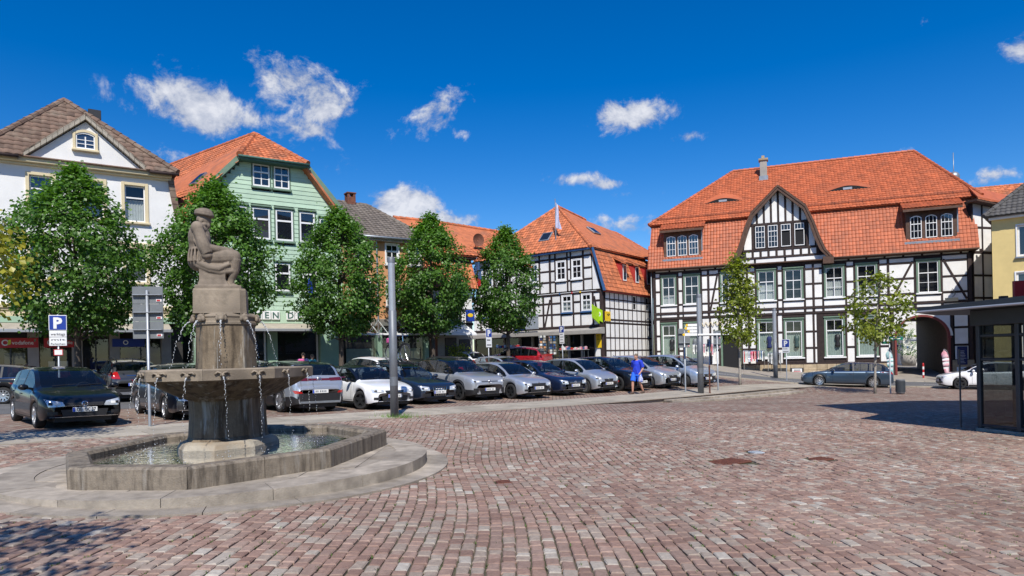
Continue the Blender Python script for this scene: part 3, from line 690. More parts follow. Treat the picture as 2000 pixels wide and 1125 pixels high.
# ================================================================== timbered house at the right
def build_right_house():
    H = house('timbered_house', 'long black and white timbered house with red mansard roof and archway at right', (11.75, 56.5), (.9325, -.3612))
    W = 22.43; ZB = -.6
    # core (dark rooms) leaves the gateway open
    for b in ((.03, 17.45, .32, 12, ZB, 8.6), (21.05, W-.03, .32, 12, ZB, 8.6), (17.45, 21.05, .32, 12, 4.25, 8.6)): slab(H, 'wall', 'room_dark', *b)
    # stone plinth blocks
    x = 0.
    rr = random.Random(5)
    while x < 17.2:
        l = rr.uniform(.55, 1.1); x1 = min(17.3, x+l)
        if not (5.2 < x + l/2 < 6.85):
            for (za, zb) in ((-.55, .22), (.22, .66)): slab(H, 'plinth_stone', 'stone_plinth', x+.006, x1-.006, -.06+rr.uniform(-.012, .012), .3, za+.005, zb-.005, bev=.02)
        x = x1
    for xx in (9.2, 10.35, 13.2): slab(H, 'cellar_window', 'shop_dark', xx, xx+.95, -.075, .05, .0, .40)
    slab(H, 'cellar_sign', 'sign_white', 10.5, 11.2, -.09, -.076, .06, .34); slab(H, 'sign_line', 'letter_black', 10.62, 11.08, -.095, -.091, .2, .26, bev=.002); slab(H, 'red_stripe', 'sign_red', 10.6, 11.1, -.095, -.091, .1, .15, bev=.002)
    upper = [(.24, .56, 'p'), (.64, 1.92, 'w'), (2.08, 2.36, 'p'), (2.44, 3.80, 'w'), (3.93, 4.34, 'p'), (4.50, 5.20, 'b'), (5.30, 6.60, 'w'), (6.74, 7.28, 'p'), (7.44, 7.93, 'p'), (8.05, 9.50, 'w'), (9.62, 9.90, 'p'), (10.0, 11.45, 'w'),
             (11.58, 12.05, 'p'), (12.2, 12.73, 'p'), (12.85, 14.3, 'w'), (14.42, 14.88, 'p'), (15.0, 16.5, 'w'), (16.62, 17.1, 'p'), (17.25, 18.82, 'b'), (18.95, 20.5, 'w'), (20.62, 22.12, 'd')]
    zs = [5.08, 5.66, 6.78, 7.92, 8.28]
    framed_rows(H, zs, upper, rail=.15)
    i = 0
    for (x0, x1, k) in upper:
        if k != 'w': continue
        panel(H, x0+.004, x1-.004, zs[0], 5.48); panel(H, x0+.02, x1-.02, 8.30, 8.34)
        window(H, x0+.15, x1-.15, 5.70, 7.92, y=.03, upper=.36, surround='trim_green', lintel='trim_green', sill='paint_white', curtain=(('curtain', .55) if i in (3, 5) else (('curtain', .3) if i in (0, 6) else None)), glass='glass'); i += 1
        slab(H, 'beam', 'timber', x0-.005, x1+.005, -.02, .1, 8.16, 8.28)
    # eaves plate, short studs and small panels above the windows
    slab(H, 'beam', 'timber', .0, W, -.05, .12, 8.29, 8.40)
    xx = .25
    while xx < W-.3:
        if not 6.2 < xx < 13.2: panel(H, xx, min(xx+1.05, W-.2), 8.41, 8.58); slab(H, 'beam', 'timber', xx+1.054, xx+1.196, -.03, .1, 8.405, 8.6)
        xx += 1.2
    for z in (4.98, 4.58): slab(H, 'beam', 'timber', .0, W, -.06, .1, z-.085, z+.085)
    for (a, b, k) in upper: panel(H, a+.02, b-.02, 4.675, 4.885)
    for q in range(len(upper)-1): slab(H, 'beam', 'timber', upper[q][1]+.022, upper[q+1][0]-.022+.04, -.03, .08, 4.67, 4.89)
    for xx in (.12, W-.15): beam(H, xx, .68, xx, 8.4, .24, y=-.05)
    # ground floor
    ground_c = [(.24, .5, 'p'), (.58, 1.9, 'w'), (2.05, 2.33, 'p'), (2.4, 3.76, 'w'), (3.90, 4.42, 'p'), (4.56, 5.12, 'p'), (5.3, 6.8, 'w'), (6.94, 7.34, 'p'), (7.5, 7.9, 'p'), (8.0, 9.42, 'w'), (9.56, 9.86, 'p'), (9.95, 11.4, 'w'), (11.54, 12.02, 'p'), (12.16, 12.3, 'p'),
                (12.8, 14.25, 'w'), (14.38, 14.86, 'p'), (14.98, 16.45, 'w'), (16.58, 17.2, 'p')]
    framed_rows(H, [.78, 1.9, 3.15, 4.46], ground_c, rail=.15)
    slab(H, 'beam', 'timber', 0, 5.28, -.055, .1, .66, .78); slab(H, 'beam', 'timber', 6.82, 17.3, -.055, .1, .66, .78)
    i = 0
    for (x0, x1, k) in ground_c:
        if k != 'w': continue
        if x0 == 5.3: continue
        slab(H, 'beam', 'timber', x0+.01, x1-.01, -.02, .1, .79, 1.06)
        window(H, x0+.14, x1-.14, 1.22, 4.02, y=.03, upper=.30, cols=1, up_cols=2, lower_rows=1, surround='trim_green', lintel='trim_green', sill='paint_white', curtain=('curtain_green', .68), fr=.07)
        slab(H, 'beam', 'timber', x0-.0, x1+.0, -.015, .1, 4.28, 4.46); i += 1
        # display torso behind the glass
        if i in (1, 2, 3, 4, 5):
            t = MB(); cx = (x0+x1)/2 + .2; t.lathe([(.02, 2.9), (.17, 2.85), (.2, 2.6), (.14, 2.35), (.19, 2.1), (.17, 1.95), (.02, 1.94)], 10, (cx, .1, 0)); t.build('dress_form', ('plastic_black', 'sign_back', 'cloth_navy', 'letter_dark', 'plastic_black')[i-1], H, smooth=True)
    # doorway of the shop
    door = slab(H, 'doorway', 'room_dark', 5.42, 6.68, .25, .31, .0, 3.0); 
    for b in ((5.28, 5.42, -.06, .25, .2, 3.1), (6.68, 6.82, -.06, .25, .2, 3.1)): slab(H, 'door_post', 'trim_green', *b)
    slab(H, 'door_lintel', 'paint_white', 5.28, 6.82, -.12, .22, 3.1, 3.32); panel(H, 5.32, 6.78, 3.36, 4.42)
    for k in range(3): slab(H, 'door_light', 'shop_dark', 5.5 + k*.4, 5.8 + k*.4, -.135, -.119, 3.16, 3.27)
    slab(H, 'step', 'stone_slab', 5.2, 6.9, -.5, -.07, .02, .2)
    sq = MB(); pts = [(3.75 + k*.07, -.10, 3.98 + .17*math.sin(k*1.25)*(1 if k % 5 else .4) + .02*k/6) for k in range(38)]; sq.tube(pts, .028, 6); sq.build('script_lettering', 'plaster_cream', H, smooth=True)
    # archway
    arc = MB(); red = MB(); wht = MB(); N_ = 20; cx, rz_, rx = 19.25, 2.55, 1.62
    pts = [(cx - rx*math.cos(math.pi*k/N_), rz_ + 1.42*math.sin(math.pi*k/N_)) for k in range(N_+1)]
    outp = [(cx - (rx+.14)*math.cos(math.pi*k/N_), rz_ + (1.42+.14)*math.sin(math.pi*k/N_)) for k in range(N_+1)]
    out2 = [(cx - (rx+.30)*math.cos(math.pi*k/N_), rz_ + (1.42+.22)*math.sin(math.pi*k/N_)) for k in range(N_+1)]
    for k in range(N_):
        red.prism([pts[k], pts[k+1], outp[k+1], outp[k]], -.10, .34, 'y'); wht.prism([outp[k], outp[k+1], out2[k+1], out2[k]], -.07, .30, 'y')
        a, b = out2[k], out2[k+1]
        if b[0] > a[0]: wht.prism([a, b, (b[0], 4.46), (a[0], 4.46)], .0, .3, 'y')
    for s in (-1, 1):
        xa = cx + s*rx; red.bbox(min(xa, xa+s*.14), max(xa, xa+s*.14), -.10, .34, -.4, rz_); red.bbox(min(xa-s*.03, xa+s*.2), max(xa-s*.03, xa+s*.2), -.14, .3, rz_-.16, rz_-.04)
        beam(H, xa + s*.24, -.3, xa+s*.24, 4.46, .19, y=-.05)
    wht.build('arch_spandrel', 'plaster_white', H); red.build('arch_ring', 'arch_red', H)
    for b in ((17.46, 17.62, .34, 12, -.6, 4.2), (20.88, 21.04, .34, 12, -.6, 4.2), (17.62, 20.88, .34, 12, 4.05, 4.2)): slab(H, 'passage_wall', 'timber_brown', *b)
    panel(H, 21.3, 22.1, 3.2, 4.45); panel(H, 21.3, 22.1, 1.95, 3.05); panel(H, 21.3, 22.1, .85, 1.8); beam(H, 21.28, 3.12, 22.12, 3.12, .14); beam(H, 21.28, 1.87, 22.12, 1.87, .14); slab(H, 'plinth_stone', 'stone_plinth', 21.1, W, -.07, .3, -.6, .8)
    s = slab(H, 'notice_board', 'cloth_navy', 21.40, 22.02, -.075, -.042, .45, 1.75); 
    for k in range(9): slab(s, 'text_line', 'sign_white', 21.48, 21.48 + random.uniform(.3, .46), -.079, -.0755, .58+k*.105, .60+k*.105, bev=.001)
    slab(H, 'small_notice', 'sign_white', 21.35, 21.95, -.10, -.072, -.15, .3)
    # wrought iron hanging sign over the arch
    arm = MB(); arm.tube([(21.2, -.05, 5.3), (21.2, -.9, 5.45)], .025, 6); arm.tube([(21.2, -.05, 5.9), (21.2, -.9, 5.45)], .018, 6); arm.tube([(21.2, -.1, 5.5), (21.2, -.5, 5.75), (21.2, -.7, 5.4)], .015, 6); br = arm.build('sign_bracket', 'frame_dark', H); 
    slab(H, 'hanging_sign', 'plaster_cream', 20.6, 21.4, -.72, -.68, 4.95, 5.2)
    # timbered wing that bends back at the right end
    SW = MB(); Mw = Matrix.Translation((W+.05, .12, 0)) @ Matrix.Rotation(rad(38), 4, 'Z'); SW.box(0, 6.2, .06, .5, -.6, 12.1, M=Mw); SW = SW.build('side_wing', 'room_dark', H)
    def sp(a, b, z0, z1, m): mb = MB(); mb.bbox(a, b, 0 if m == 'plaster_white' else -.03, .058, z0, z1, .012, Mw); mb.build('panel' if m == 'plaster_white' else 'beam', m, SW)
    for k in range(7):
        sp(k*.92, k*.92+.13, -.3, 12.0, 'timber')
        if k < 6:
            for (za, zb) in ((.6, 2.2), (2.35, 4.4), (4.6, 5.1), (5.25, 6.7), (6.85, 8.3), (8.5, 10.1), (10.25, 11.9)): sp(k*.92+.135, k*.92+.915, za, zb, 'plaster_white')
            for z in (2.275, 4.5, 5.175, 6.775, 8.4, 10.175): sp(k*.92+.135, k*.92+.915, z-.07, z+.07, 'timber')
    wr_ = MB(); wr_.add([tuple(Mw @ Vector(p)) for p in ((-.3, -.75, 12.05), (6.6, -.75, 11.3), (6.6, 1.0, 12.55), (.9, 1.0, 13.3), (-.3, -.75, 12.17), (6.6, -.75, 11.42), (6.6, 1.0, 12.67), (.9, 1.0, 13.42))], [(0,3,2,1), (4,5,6,7), (0,1,5,4), (1,2,6,5), (2,3,7,6), (3,0,4,7)]); wr_.build('wing_roof', 'tile_red', SW); eb = MB(); eb.add([tuple(Mw @ Vector(p)) for p in ((-.3, -.70, 11.9), (6.6, -.70, 11.15), (6.6, .1, 11.15), (-.3, .1, 11.9), (-.3, -.70, 12.04), (6.6, -.70, 11.29), (6.6, .1, 11.29), (-.3, .1, 12.04))], [(0,3,2,1), (4,5,6,7), (0,1,5,4), (1,2,6,5), (2,3,7,6), (3,0,4,7)]); eb.build('eaves_board', 'timber_brown', SW)
    # ---- roofs
    EZ, EY = 8.62, -.42; BZ, BY = 12.42, .72; RZ, RY = 17.5, 6.1
    slab(H, 'eaves_board', 'timber_brown', -.3, W+.3, EY+.02, .25, EZ-.12, EZ-.02); gutter(H, (-.35, EY-.05, EZ-.02), (6.1, EY-.05, EZ-.02), mat='timber_brown'); gutter(H, (13.4, EY-.05, EZ-.02), (W+.35, EY-.05, EZ-.02), mat='timber_brown')
    hole = []
    lo1 = tiled('r', 'tile_red', H, [(-.32, EY, EZ), (6.15, EY, EZ), (8.4, BY, BZ), (-.1, BY, BZ)], .235, .30)
    lo2 = tiled('r', 'tile_red', H, [(13.35, EY, EZ), (W+.32, EY, EZ), (W+.2, BY, BZ), (11.3, BY, BZ)], .235, .30)
    slab(H, 'eaves_board', 'timber_brown', -.1, W+.2, BY-.12, BY+.3, BZ-.12, BZ-.01)
    UE = (BY-.30, BZ-.02)
    tiled('r', 'tile_red', H, [(-.3, UE[0], UE[1]), (W+.8, UE[0], UE[1]), (20.0, RY, RZ), (6.2, RY, RZ)], .235, .30)
    tiled('r', 'tile_red', H, [(W+.8, UE[0], UE[1]), (W+.8, 12, UE[1]), (20.0, RY, RZ)], tiles=False); tiled('r', 'tile_red', H, [(-.3, 12, UE[1]), (-.3, UE[0], UE[1]), (6.2, RY, RZ)], tiles=False)
    tiled('r', 'tile_red', H, [(W+.8, 12, UE[1]), (-.3, 12, UE[1]), (6.2, RY, RZ), (20.0, RY, RZ)], tiles=False)
    ridge(H, (6.2, RY, RZ+.03), (20.0, RY, RZ+.03), 'tile_red'); ridge(H, (-.3, UE[0], UE[1]+.05), (6.2, RY, RZ+.03), 'tile_red'); ridge(H, (W+.8, UE[0], UE[1]+.05), (20.0, RY, RZ+.03), 'tile_red')
    for s in (0, 1):   # closed flanks of the steep slope
        mb = MB(); xx = (-.05, W+.02)[s]; mb.prism([(EY, EZ), (6, EZ), (6, BZ), (BY, BZ)], xx, xx+.04, 'x'); mb.build('wall', 'timber_brown', H)
    # snow guard along the upper eave
    def up(x, f, off=.06): return (x, UE[0] + (RY-UE[0])*f, UE[1] + (RZ-UE[1])*f + off)
    sg = MB()
    for k in range(2): sg.tube([up(-.1, .07, .14+.08*k), up(W+.6, .07, .14+.08*k)], .016, 5)
    for k in range(24): sg.tube([up(.2+k*.97, .07, .02), up(.2+k*.97, .07, .24)], .014, 4)
    sg.build('snow_guard', 'rust_iron', H)
    # eyebrow vents
    for (xa, xb) in ((3.9, 7.2), (13.1, 16.6)):
        n = 24; V = []; Fc = []; E2 = MB()
        for k in range(n+1):
            t = k/n; x = xa + (xb-xa)*t; h = .42*(math.sin(math.pi*t)**1.6)
            V += [up(x, .33, .03), (up(x, .33)[0], up(x, .33)[1]-.02, up(x, .33)[2]+h*.8), up(x, .33+.17*math.sin(math.pi*t)**.8 + .02, .05)]
        for k in range(n): Fc += [(3*k+1, 3*k+4, 3*k+5, 3*k+2)]
        E2.add(V, Fc); ey = E2.build('eyebrow_roof', 'tile_red', H, smooth=True)
        E3 = MB(); E3.add(V, [(3*k, 3*k+3, 3*k+4, 3*k+1) for k in range(n)]); E3.build('vent', 'room_dark', ey)
        xm = (xa+xb)/2; p = up(xm, .33); slab(ey, 'vent_shutter', 'steel_galv', xm-.35, xm+.3, p[1]-.06, p[1]-.03, p[2]+.02, p[2]+.2)
    # chimney
    ch = slab(H, 'chimney', 'plaster_grey', 8.42, 8.98, 4.75, 5.35, 15.6, 17.85); slab(ch, 'cap', 'stone_plinth', 8.32, 9.08, 4.65, 5.45, 17.85, 18.02); slab(ch, 'pot', 'stone_plinth', 8.55, 8.8, 4.9, 5.15, 18.02, 18.3); slab(ch, 'flashing', 'zinc', 8.34, 9.06, 4.5, 5.25, 15.9, 16.5)
    # antenna ball
    an = MB(); an.ball((22.6, 5.5, 15.0), .42, .42, .42, 14, 9); an.tube([(22.6, 5.5, 14.2), (22.6, 5.5, 16.9)], .03, 6); an.build('antenna', 'zinc', H, smooth=True)
    # ---- dormers
    for (xa, xb) in ((1.0, 3.95), (18.35, 21.55)):
        d = slab(H, 'dormer', 'timber_brown', xa, xb, -.18, 1.2, 9.35, 12.1)
        slab(d, 'flashing', 'zinc', xa-.12, xb+.12, -.3, -.17, 9.22, 9.4); slab(d, 'flashing', 'zinc', xb+.003, xb+.10, -.1, .6, 9.4, 11.9)
        w = (xb-xa); 
        for k in range(3):
            c = xa + w*(.2 + .3*k); window(d, c-.36, c+.36, 9.62, 11.1, y=-.20, cols=3, lower_rows=2, upper=.30, arch=.16, fr=.05)
            bk = MB(); bk.quad((c-.36, -.184, 9.62), (c+.36, -.184, 9.62), (c+.36, -.184, 11.2), (c-.36, -.184, 11.2)); bk.build('pane', 'glass_blue', d)
        tiled('r', 'tile_red', d, [(xa-.25, -.75, 11.75), (xb+.25, -.75, 11.75), (xb+.25, .75, 12.5), (xa-.25, .75, 12.5)], .235, .30, deck_name='dormer_roof')
        slab(d, 'fascia', 'timber_brown', xa-.25, xb+.25, -.72, -.68, 11.5, 11.68)
    # ---- central gable
    GL = [(6.1, 8.72), (6.55, 9.2), (6.9, 10.1), (7.3, 11.35), (7.78, 12.5), (9.76, 14.42)]; GR = [(11.68, 12.72), (12.2, 11.5), (12.62, 10.2), (12.98, 9.3), (13.42, 8.72)]
    G = polypanel(H, [(6.35, 8.62)] + [(x+.12, z) for x, z in GL[1:5]] + [(9.76, 14.25)] + [(x-.12, z) for x, z in GR[:4]] + [(13.2, 8.62)], .06, .3, 'room_dark', 'gable_wall')
    def gx(z):   # inner left/right limits of the gable at height z
        def itp(P, s):
            for i in range(len(P)-1):
                (x0, z0), (x1, z1) = P[i], P[i+1]
                if min(z0, z1) <= z <= max(z0, z1): return x0 + (x1-x0)*(z-z0)/(z1-z0)
            return 9.76
        return itp(GL, 0) + .22, itp([GL[-1]] + GR, 1) - .22
    for (z, w) in ((8.42, .16), (9.02, .15), (9.62, .16), (11.62, .17)):
        a, b = gx(max(z, 8.75)); beam(G, a, z, b, z, w, y=-.05)
    # big plain panels under the gable
    for (a, b) in ((6.35, 7.9), (8.05, 10.1), (10.25, 13.1)): panel(G, a, b, 8.51, 8.94)
    xx = 6.75
    while xx < 12.7:
        if gx(9.3)[0] < xx and xx+.42 < gx(9.3)[1]+.1: panel(G, xx, xx+.42, 9.1, 9.53); beam(G, xx+.5, 9.08, xx+.5, 9.55, .15, y=-.045)
        xx += .58
    wins = [(8.05, 8.75), (8.98, 9.68), (9.92, 10.62), (10.88, 11.58)]
    for k, (a, b) in enumerate(wins): window(G, a, b, 9.78, 11.5, y=-.0, cols=3, upper=.27, lower_rows=3, open_lower=(k > 1), fr=.05)
    for xa in (7.86, 8.865, 9.80, 10.75, 11.77): beam(G, xa, 9.70, xa, 11.54, .17, y=-.045)
    for (a, b) in ((7.2, 7.76), (11.9, 12.3)):
        za = 9.72; polypanel(G, [(a, 9.72), (b, 9.72), (b, 11.5), (max(a, gx(11.5)[0]), 11.5), (max(a, gx(10.6)[0]), 10.6)] if a < 9 else [(a, 9.72), (b, 9.72), (min(b, gx(10.6)[1]), 10.6), (min(b, gx(11.5)[1]), 11.5), (a, 11.5)], .0, .1)
    polypanel(G, [(6.95, 9.72), (7.1, 9.72), (7.1, 10.3)], .0, .1); polypanel(G, [(12.42, 9.72), (12.62, 9.72), (12.42, 10.3)], .0, .1)
    for k in range(8):
        xa = 7.75 + k*.52
        def top(x): return min(12.5 + (x-7.78)*.97, 12.72 + (11.68-x)*.885) - .33 if 7.78 < x < 11.68 else 11.9
        a, b = xa+.0, xa+.36; pts_ = [(a, 11.72), (b, 11.72), (b, max(11.75, top(b)))] + ([(9.76, 14.05)] if a < 9.76 < b else []) + [(a, max(11.75, top(a)))]
        polypanel(G, pts_, .0, .1); beam(G, b+.08, 11.7, b+.08, max(11.8, top(b+.08)), .14, y=-.045)
    bb = MB(); full = GL + GR
    for i in range(len(full)-1):
        (x0, z0), (x1, z1) = full[i], full[i+1]; cx_, cz_ = 9.76, 9.0
        def inn(x, z, k=.36): d = math.hypot(cx_-x, cz_-z); return (x + (cx_-x)/d*k, z + (cz_-z)/d*k)
        bb.prism([(x0, z0), (x1, z1), inn(x1, z1), inn(x0, z0)], -.55, -.35, 'y'); bb.prism([inn(x0, z0, -.05), inn(x1, z1, -.05), inn(x1, z1, .12), inn(x0, z0, .12)], -.60, .1, 'y')
    bb.bbox(5.95, 6.75, -.58, -.30, 8.2, 8.72); bb.bbox(12.8, 13.55, -.58, -.30, 8.2, 8.72)
    bb.build('barge_board', 'timber_brown', G)
    for (P_, fl) in ((GL, 0), (GR, 1)):
        seq = P_ if not fl else [GL[-1]] + GR
        for i in range(len(seq)-1):
            (x0, z0), (x1, z1) = seq[i], seq[i+1]
            def back(z): return UE[0] + (RY-UE[0])*(z-UE[1])/(RZ-UE[1]) if z > UE[1] else EY + (BY-EY)*(z-EZ)/(BZ-EZ)
            tiled('r', 'tile_red', G, [(x0, -.55, z0+.05), (x0, back(z0)+.15, z0+.05), (x1, back(z1)+.15, z1+.05), (x1, -.55, z1+.05)], .235, .30, deck_name='gable_roof')
    ridge(G, (9.76, -.55, 14.5), (9.76, 2.8, 14.5), 'tile_red')
    # downpipe
    dp = MB(); dp.tube([(-.1, -.1, 8.5), (-.1, -.12, .2)], .05, 7); dp.build('downpipe', 'zinc', H, smooth=True)
build_right_house()
# ================================================================== the row of houses on the left
def wall_openings(parent, x0, x1, z0, z1, opens, mat, y0=0., y1=.32, name='wall'):
    """plastered wall slab with real openings"""
    xs = sorted({x0, x1, *[o[0] for o in opens], *[o[1] for o in opens]}); zs = sorted({z0, z1, *[o[2] for o in opens], *[o[3] for o in opens]}); mb = MB()
    xs = [x for x in xs if x0 <= x <= x1]; zs = [z for z in zs if z0 <= z <= z1]
    def solid(i, j):
        if i < 0 or j < 0 or i >= len(xs)-1 or j >= len(zs)-1: return False
        cx, cz = (xs[i]+xs[i+1])/2, (zs[j]+zs[j+1])/2
        return not any(o[0] < cx < o[1] and o[2] < cz < o[3] for o in opens)
    for i in range(len(xs)-1):
        for j in range(len(zs)-1):
            if not solid(i, j): continue
            a, b, c, d = xs[i], xs[i+1], zs[j], zs[j+1]; mb.quad((a, y0, c), (b, y0, c), (b, y0, d), (a, y0, d), .5); mb.quad((a, y1, c), (a, y1, d), (b, y1, d), (b, y1, c), .5)
            if not solid(i-1, j): mb.quad((a, y0, c), (a, y0, d), (a, y1, d), (a, y1, c), .5)
            if not solid(i+1, j): mb.quad((b, y0, c), (b, y1, c), (b, y1, d), (b, y0, d), .5)
            if not solid(i, j-1): mb.quad((a, y0, c), (a, y1, c), (b, y1, c), (b, y0, c), .5)
            if not solid(i, j+1): mb.quad((a, y0, d), (b, y0, d), (b, y1, d), (a, y1, d), .5)
    return mb.build(name, mat, parent)
ROW_P, ROW_U = (-17.0, 33.3), (.83, .558)
def build_white_house():
    H = house('white_house', 'white plastered house with pediment and brown tiled roof at far left', ROW_P, ROW_U)
    opens = []
    for c in (-4.72, -2.75, -1.02):
        for (za, zb) in ((8.56, 10.34), (5.68, 7.34)): opens.append((c-.46, c+.46, za, zb))
    wall_openings(H, -7.2, .98, 4.45, 7.5, [o for o in opens if o[3] < 8], 'plaster_house')
    wall_openings(H, -6.62, .42, 7.5, 10.95, [o for o in opens if o[3] > 8], 'plaster_house')
    polypanel(H, [(.42, 7.5), (.98, 7.5), (.42, 10.95)], .0, .32, 'plaster_house', 'wall'); polypanel(H, [(-6.62, 7.5), (-7.2, 7.5), (-6.62, 10.95)], .0, .32, 'plaster_house', 'wall')
    slab(H, 'wall', 'room_dark', -6.6, .40, .9, 9, .0, 10.9)
    for i, (a, b, c, d) in enumerate(opens):
        window(H, a+.03, b-.03, c+.03, d-.03, y=.10, cols=1, upper=.34, lower_rows=1, fr=.06, surround='plaster_cream', sw=.14, sill='plaster_cream', proud=.12, curtain=('curtain', .6 if i % 2 == 0 else .35), glass='glass_blue' if i in (0, 2) else 'glass')
        sl = MB()
        if i == 5:
            for k in range(9): sl.box(a+.08, b-.08, .17, .19, c+.1+k*.11, c+.16+k*.11)
            sl.build('blind', 'steel_grey', H)
    for (z0, z1, dd) in ((7.45, 7.58, .10), (4.36, 4.56, .16), (10.80, 11.02, .30)):
        xa, xb = (-6.75, .56) if z0 > 8 else (-7.3, 1.08); mb = MB(); mb.bbox(xa, xb, -dd, .05, z0, z1, .03); mb.bbox(xa, xb, -dd*.55, .05, z0-.10, z0-.004, .02); mb.build('cornice', 'plaster_cream', H)
    # pediment
    polypanel(H, [(-5.25, 11.03), (-.68, 11.03), (-2.97, 13.0)], -.12, .3, 'plaster_house', 'pediment')
    window(H, -3.37, -2.62, 11.72, 12.36, y=-.15, cols=2, upper=0, lower_rows=3, fr=.05, arch=.12, surround='plaster_cream', sw=.12, sill='plaster_cream', glass='glass_blue', proud=.04)
    rk = MB()
    for (xa, xb) in (((-5.55, 10.98), (-2.97, 13.2)), ((-2.97, 13.2), (-.38, 10.98))):
        n = 12
        for k in range(n):
            t0, t1 = k/n, (k+1)/n - .006; p = [(xa[0] + (xb[0]-xa[0])*t, xa[1] + (xb[1]-xa[1])*t) for t in (t0, t1)]
            rk.prism([(p[0][0], p[0][1]-.14), (p[1][0], p[1][1]-.14), (p[1][0], p[1][1]+.1), (p[0][0], p[0][1]+.1)], -.36, .1, 'y')
    rk.build('raking_cornice', 'stone_strip', H)
    # brown hip roof, single tiles in view
    E = -.48; ez = 11.02; ap = (-3.72, 3.3, 14.95); bk = (-3.9, 10, 14.95)
    yv = E + (13.3-ez)/(ap[2]-ez)*(ap[1]-E); tiled('r', 'tile_brown', H, [(-7.05, E, ez), (-5.5, E, ez), (-2.97, yv, 13.3), (-.42, E, ez), (.80, E, ez), ap], .34, .36, single=True)
    tiled('r', 'tile_brown', H, [(.80, E, ez), (.80, 10, ez), bk, ap], .34, .36, tiles=False); tiled('r', 'tile_brown', H, [(-7.05, 10, ez), (-7.05, E, ez), ap, bk], .34, .36, tiles=False)
    ridge(H, (-7.05, E, ez+.05), ap, 'tile_brown', .14); ridge(H, (.80, E, ez+.05), ap, 'tile_brown', .14)
    # small roofs behind the pediment
    tiled('r', 'tile_brown', H, [(-5.55, -.36, 11.12), (-2.97, -.36, 13.34), (-2.97, 1.9, 13.34)], .34, .36, tiles=False); tiled('r', 'tile_brown', H, [(-.38, -.36, 11.12), (-2.97, -.36, 13.34), (-2.97, 1.9, 13.34)], .34, .36, tiles=False)
    # sloping verge on the right flank
    vg = MB()
    for k in range(11):
        t0, t1 = k/11, (k+1)/11-.006; a = (.50 + .66*t0**1.3, 10.85-3.5*t0); b = (.50 + .66*t1**1.3, 10.85-3.5*t1); vg.prism([(a[0]-.1, a[1]), (a[0]+.16, a[1]), (b[0]+.16, b[1]), (b[0]-.1, b[1])], -.16, 1.0, 'y')
    vg.build('verge_tiles', 'tile_brown', H); slab(H, 'vent_hood', 'plastic_black', -2.75, -2.2, 2.4, 2.9, 14.0, 14.45); gutter(H, (-7.1, E-.03, ez-.06), (-5.5, E-.03, ez-.06), .07, 'timber'); gutter(H, (-.42, E-.03, ez-.06), (.85, E-.03, ez-.06), .07, 'timber'); slab(H, 'ledge_tiles', 'tile_brown', -5.5, -.42, -.42, -.1, 11.0, 11.06)
    # ground floor shops under an awning
    slab(H, 'wall', 'shop_dark', -7.2, 1.0, .6, .9, .0, 4.3); 
    for xa in (-7.0, -5.35, -3.7, -2.2, -.02): slab(H, 'pier', 'plaster_grey', xa, xa+.42, .02, .6, .0, 3.4)
    for (xa, xb) in ((-6.55, -5.38), (-4.9, -3.73), (-3.25, -2.25), (-1.75, -.05)):
        mb = MB(); mb.quad((xa, .3, .5), (xb, .3, .5), (xb, .3, 3.0), (xa, .3, 3.0)); mb.build('shop_pane', 'glass', H); slab(H, 'mullion', 'frame_dark', (xa+xb)/2-.03, (xa+xb)/2+.03, .27, .33, .4, 3.0)
    for i, (xa, xb) in enumerate(((-6.4, -4.95), (-4.75, -3.6))):
        s = slab(H, 'shop_sign', 'sign_red', xa, xb, -.02, .015, 2.62, 3.05); put_text('lettering', 'vodafone', .24, 'sign_white', s, ((xa+xb)/2+.16, -.025, 2.76), width=.78 if i == 0 else .7, bold=.003)
        r_ = MB(); r_.lathe([(.085, 0), (.135, 0), (.135, -.012), (.085, -.012)], 20, (xa+.26, -.024, 2.84), 'y', closed=True); r_.build('ring_mark', 'sign_white', s)
    s = slab(H, 'shop_sign', 'sign_blue', -2.1, -.75, -.02, .015, 2.62, 3.0); r_ = MB(); r_.lathe([(.07, 0), (.11, 0), (.11, -.012), (.07, -.012)], 18, (-1.55, -.024, 2.82), 'y', closed=True); r_.build('ring_mark', 'sign_white', s)
    for (xa, z, c) in ((-6.2, 1.9, 'sign_back'), (-6.1, 1.35, 'sign_red'), (-4.6, 1.5, 'curtain'), (-4.3, 1.0, 'sign_red'), (-6.0, .95, 'curtain_green'), (-3.0, 1.6, 'cloth_navy')): slab(H, 'poster', c, xa, xa+.75, .33, .35, z, z+.5)
    aw = MB(); aw.prism([(-1.35, 3.34), (-1.35, 3.26), (.0, 3.62), (.0, 3.72)], -7.2, .3, 'x'); aw.build('awning', 'stone_strip', H); slab(H, 'awning_rail', 'lamp_light_grey', -7.2, .3, -1.42, -1.34, 3.24, 3.38); slab(H, 'fascia', 'plaster_green', -7.2, .98, -.06, .3, 3.72, 4.0); slab(H, 'fascia', 'plaster_cream', -7.2, .98, -.03, .3, 4.0, 4.34)
    for k, ch in enumerate('ms'): put_text('letter', ch, .5, 'sign_white', H, (-1.35 + k*.3, -.09, 3.8), bold=.01)
build_white_house()
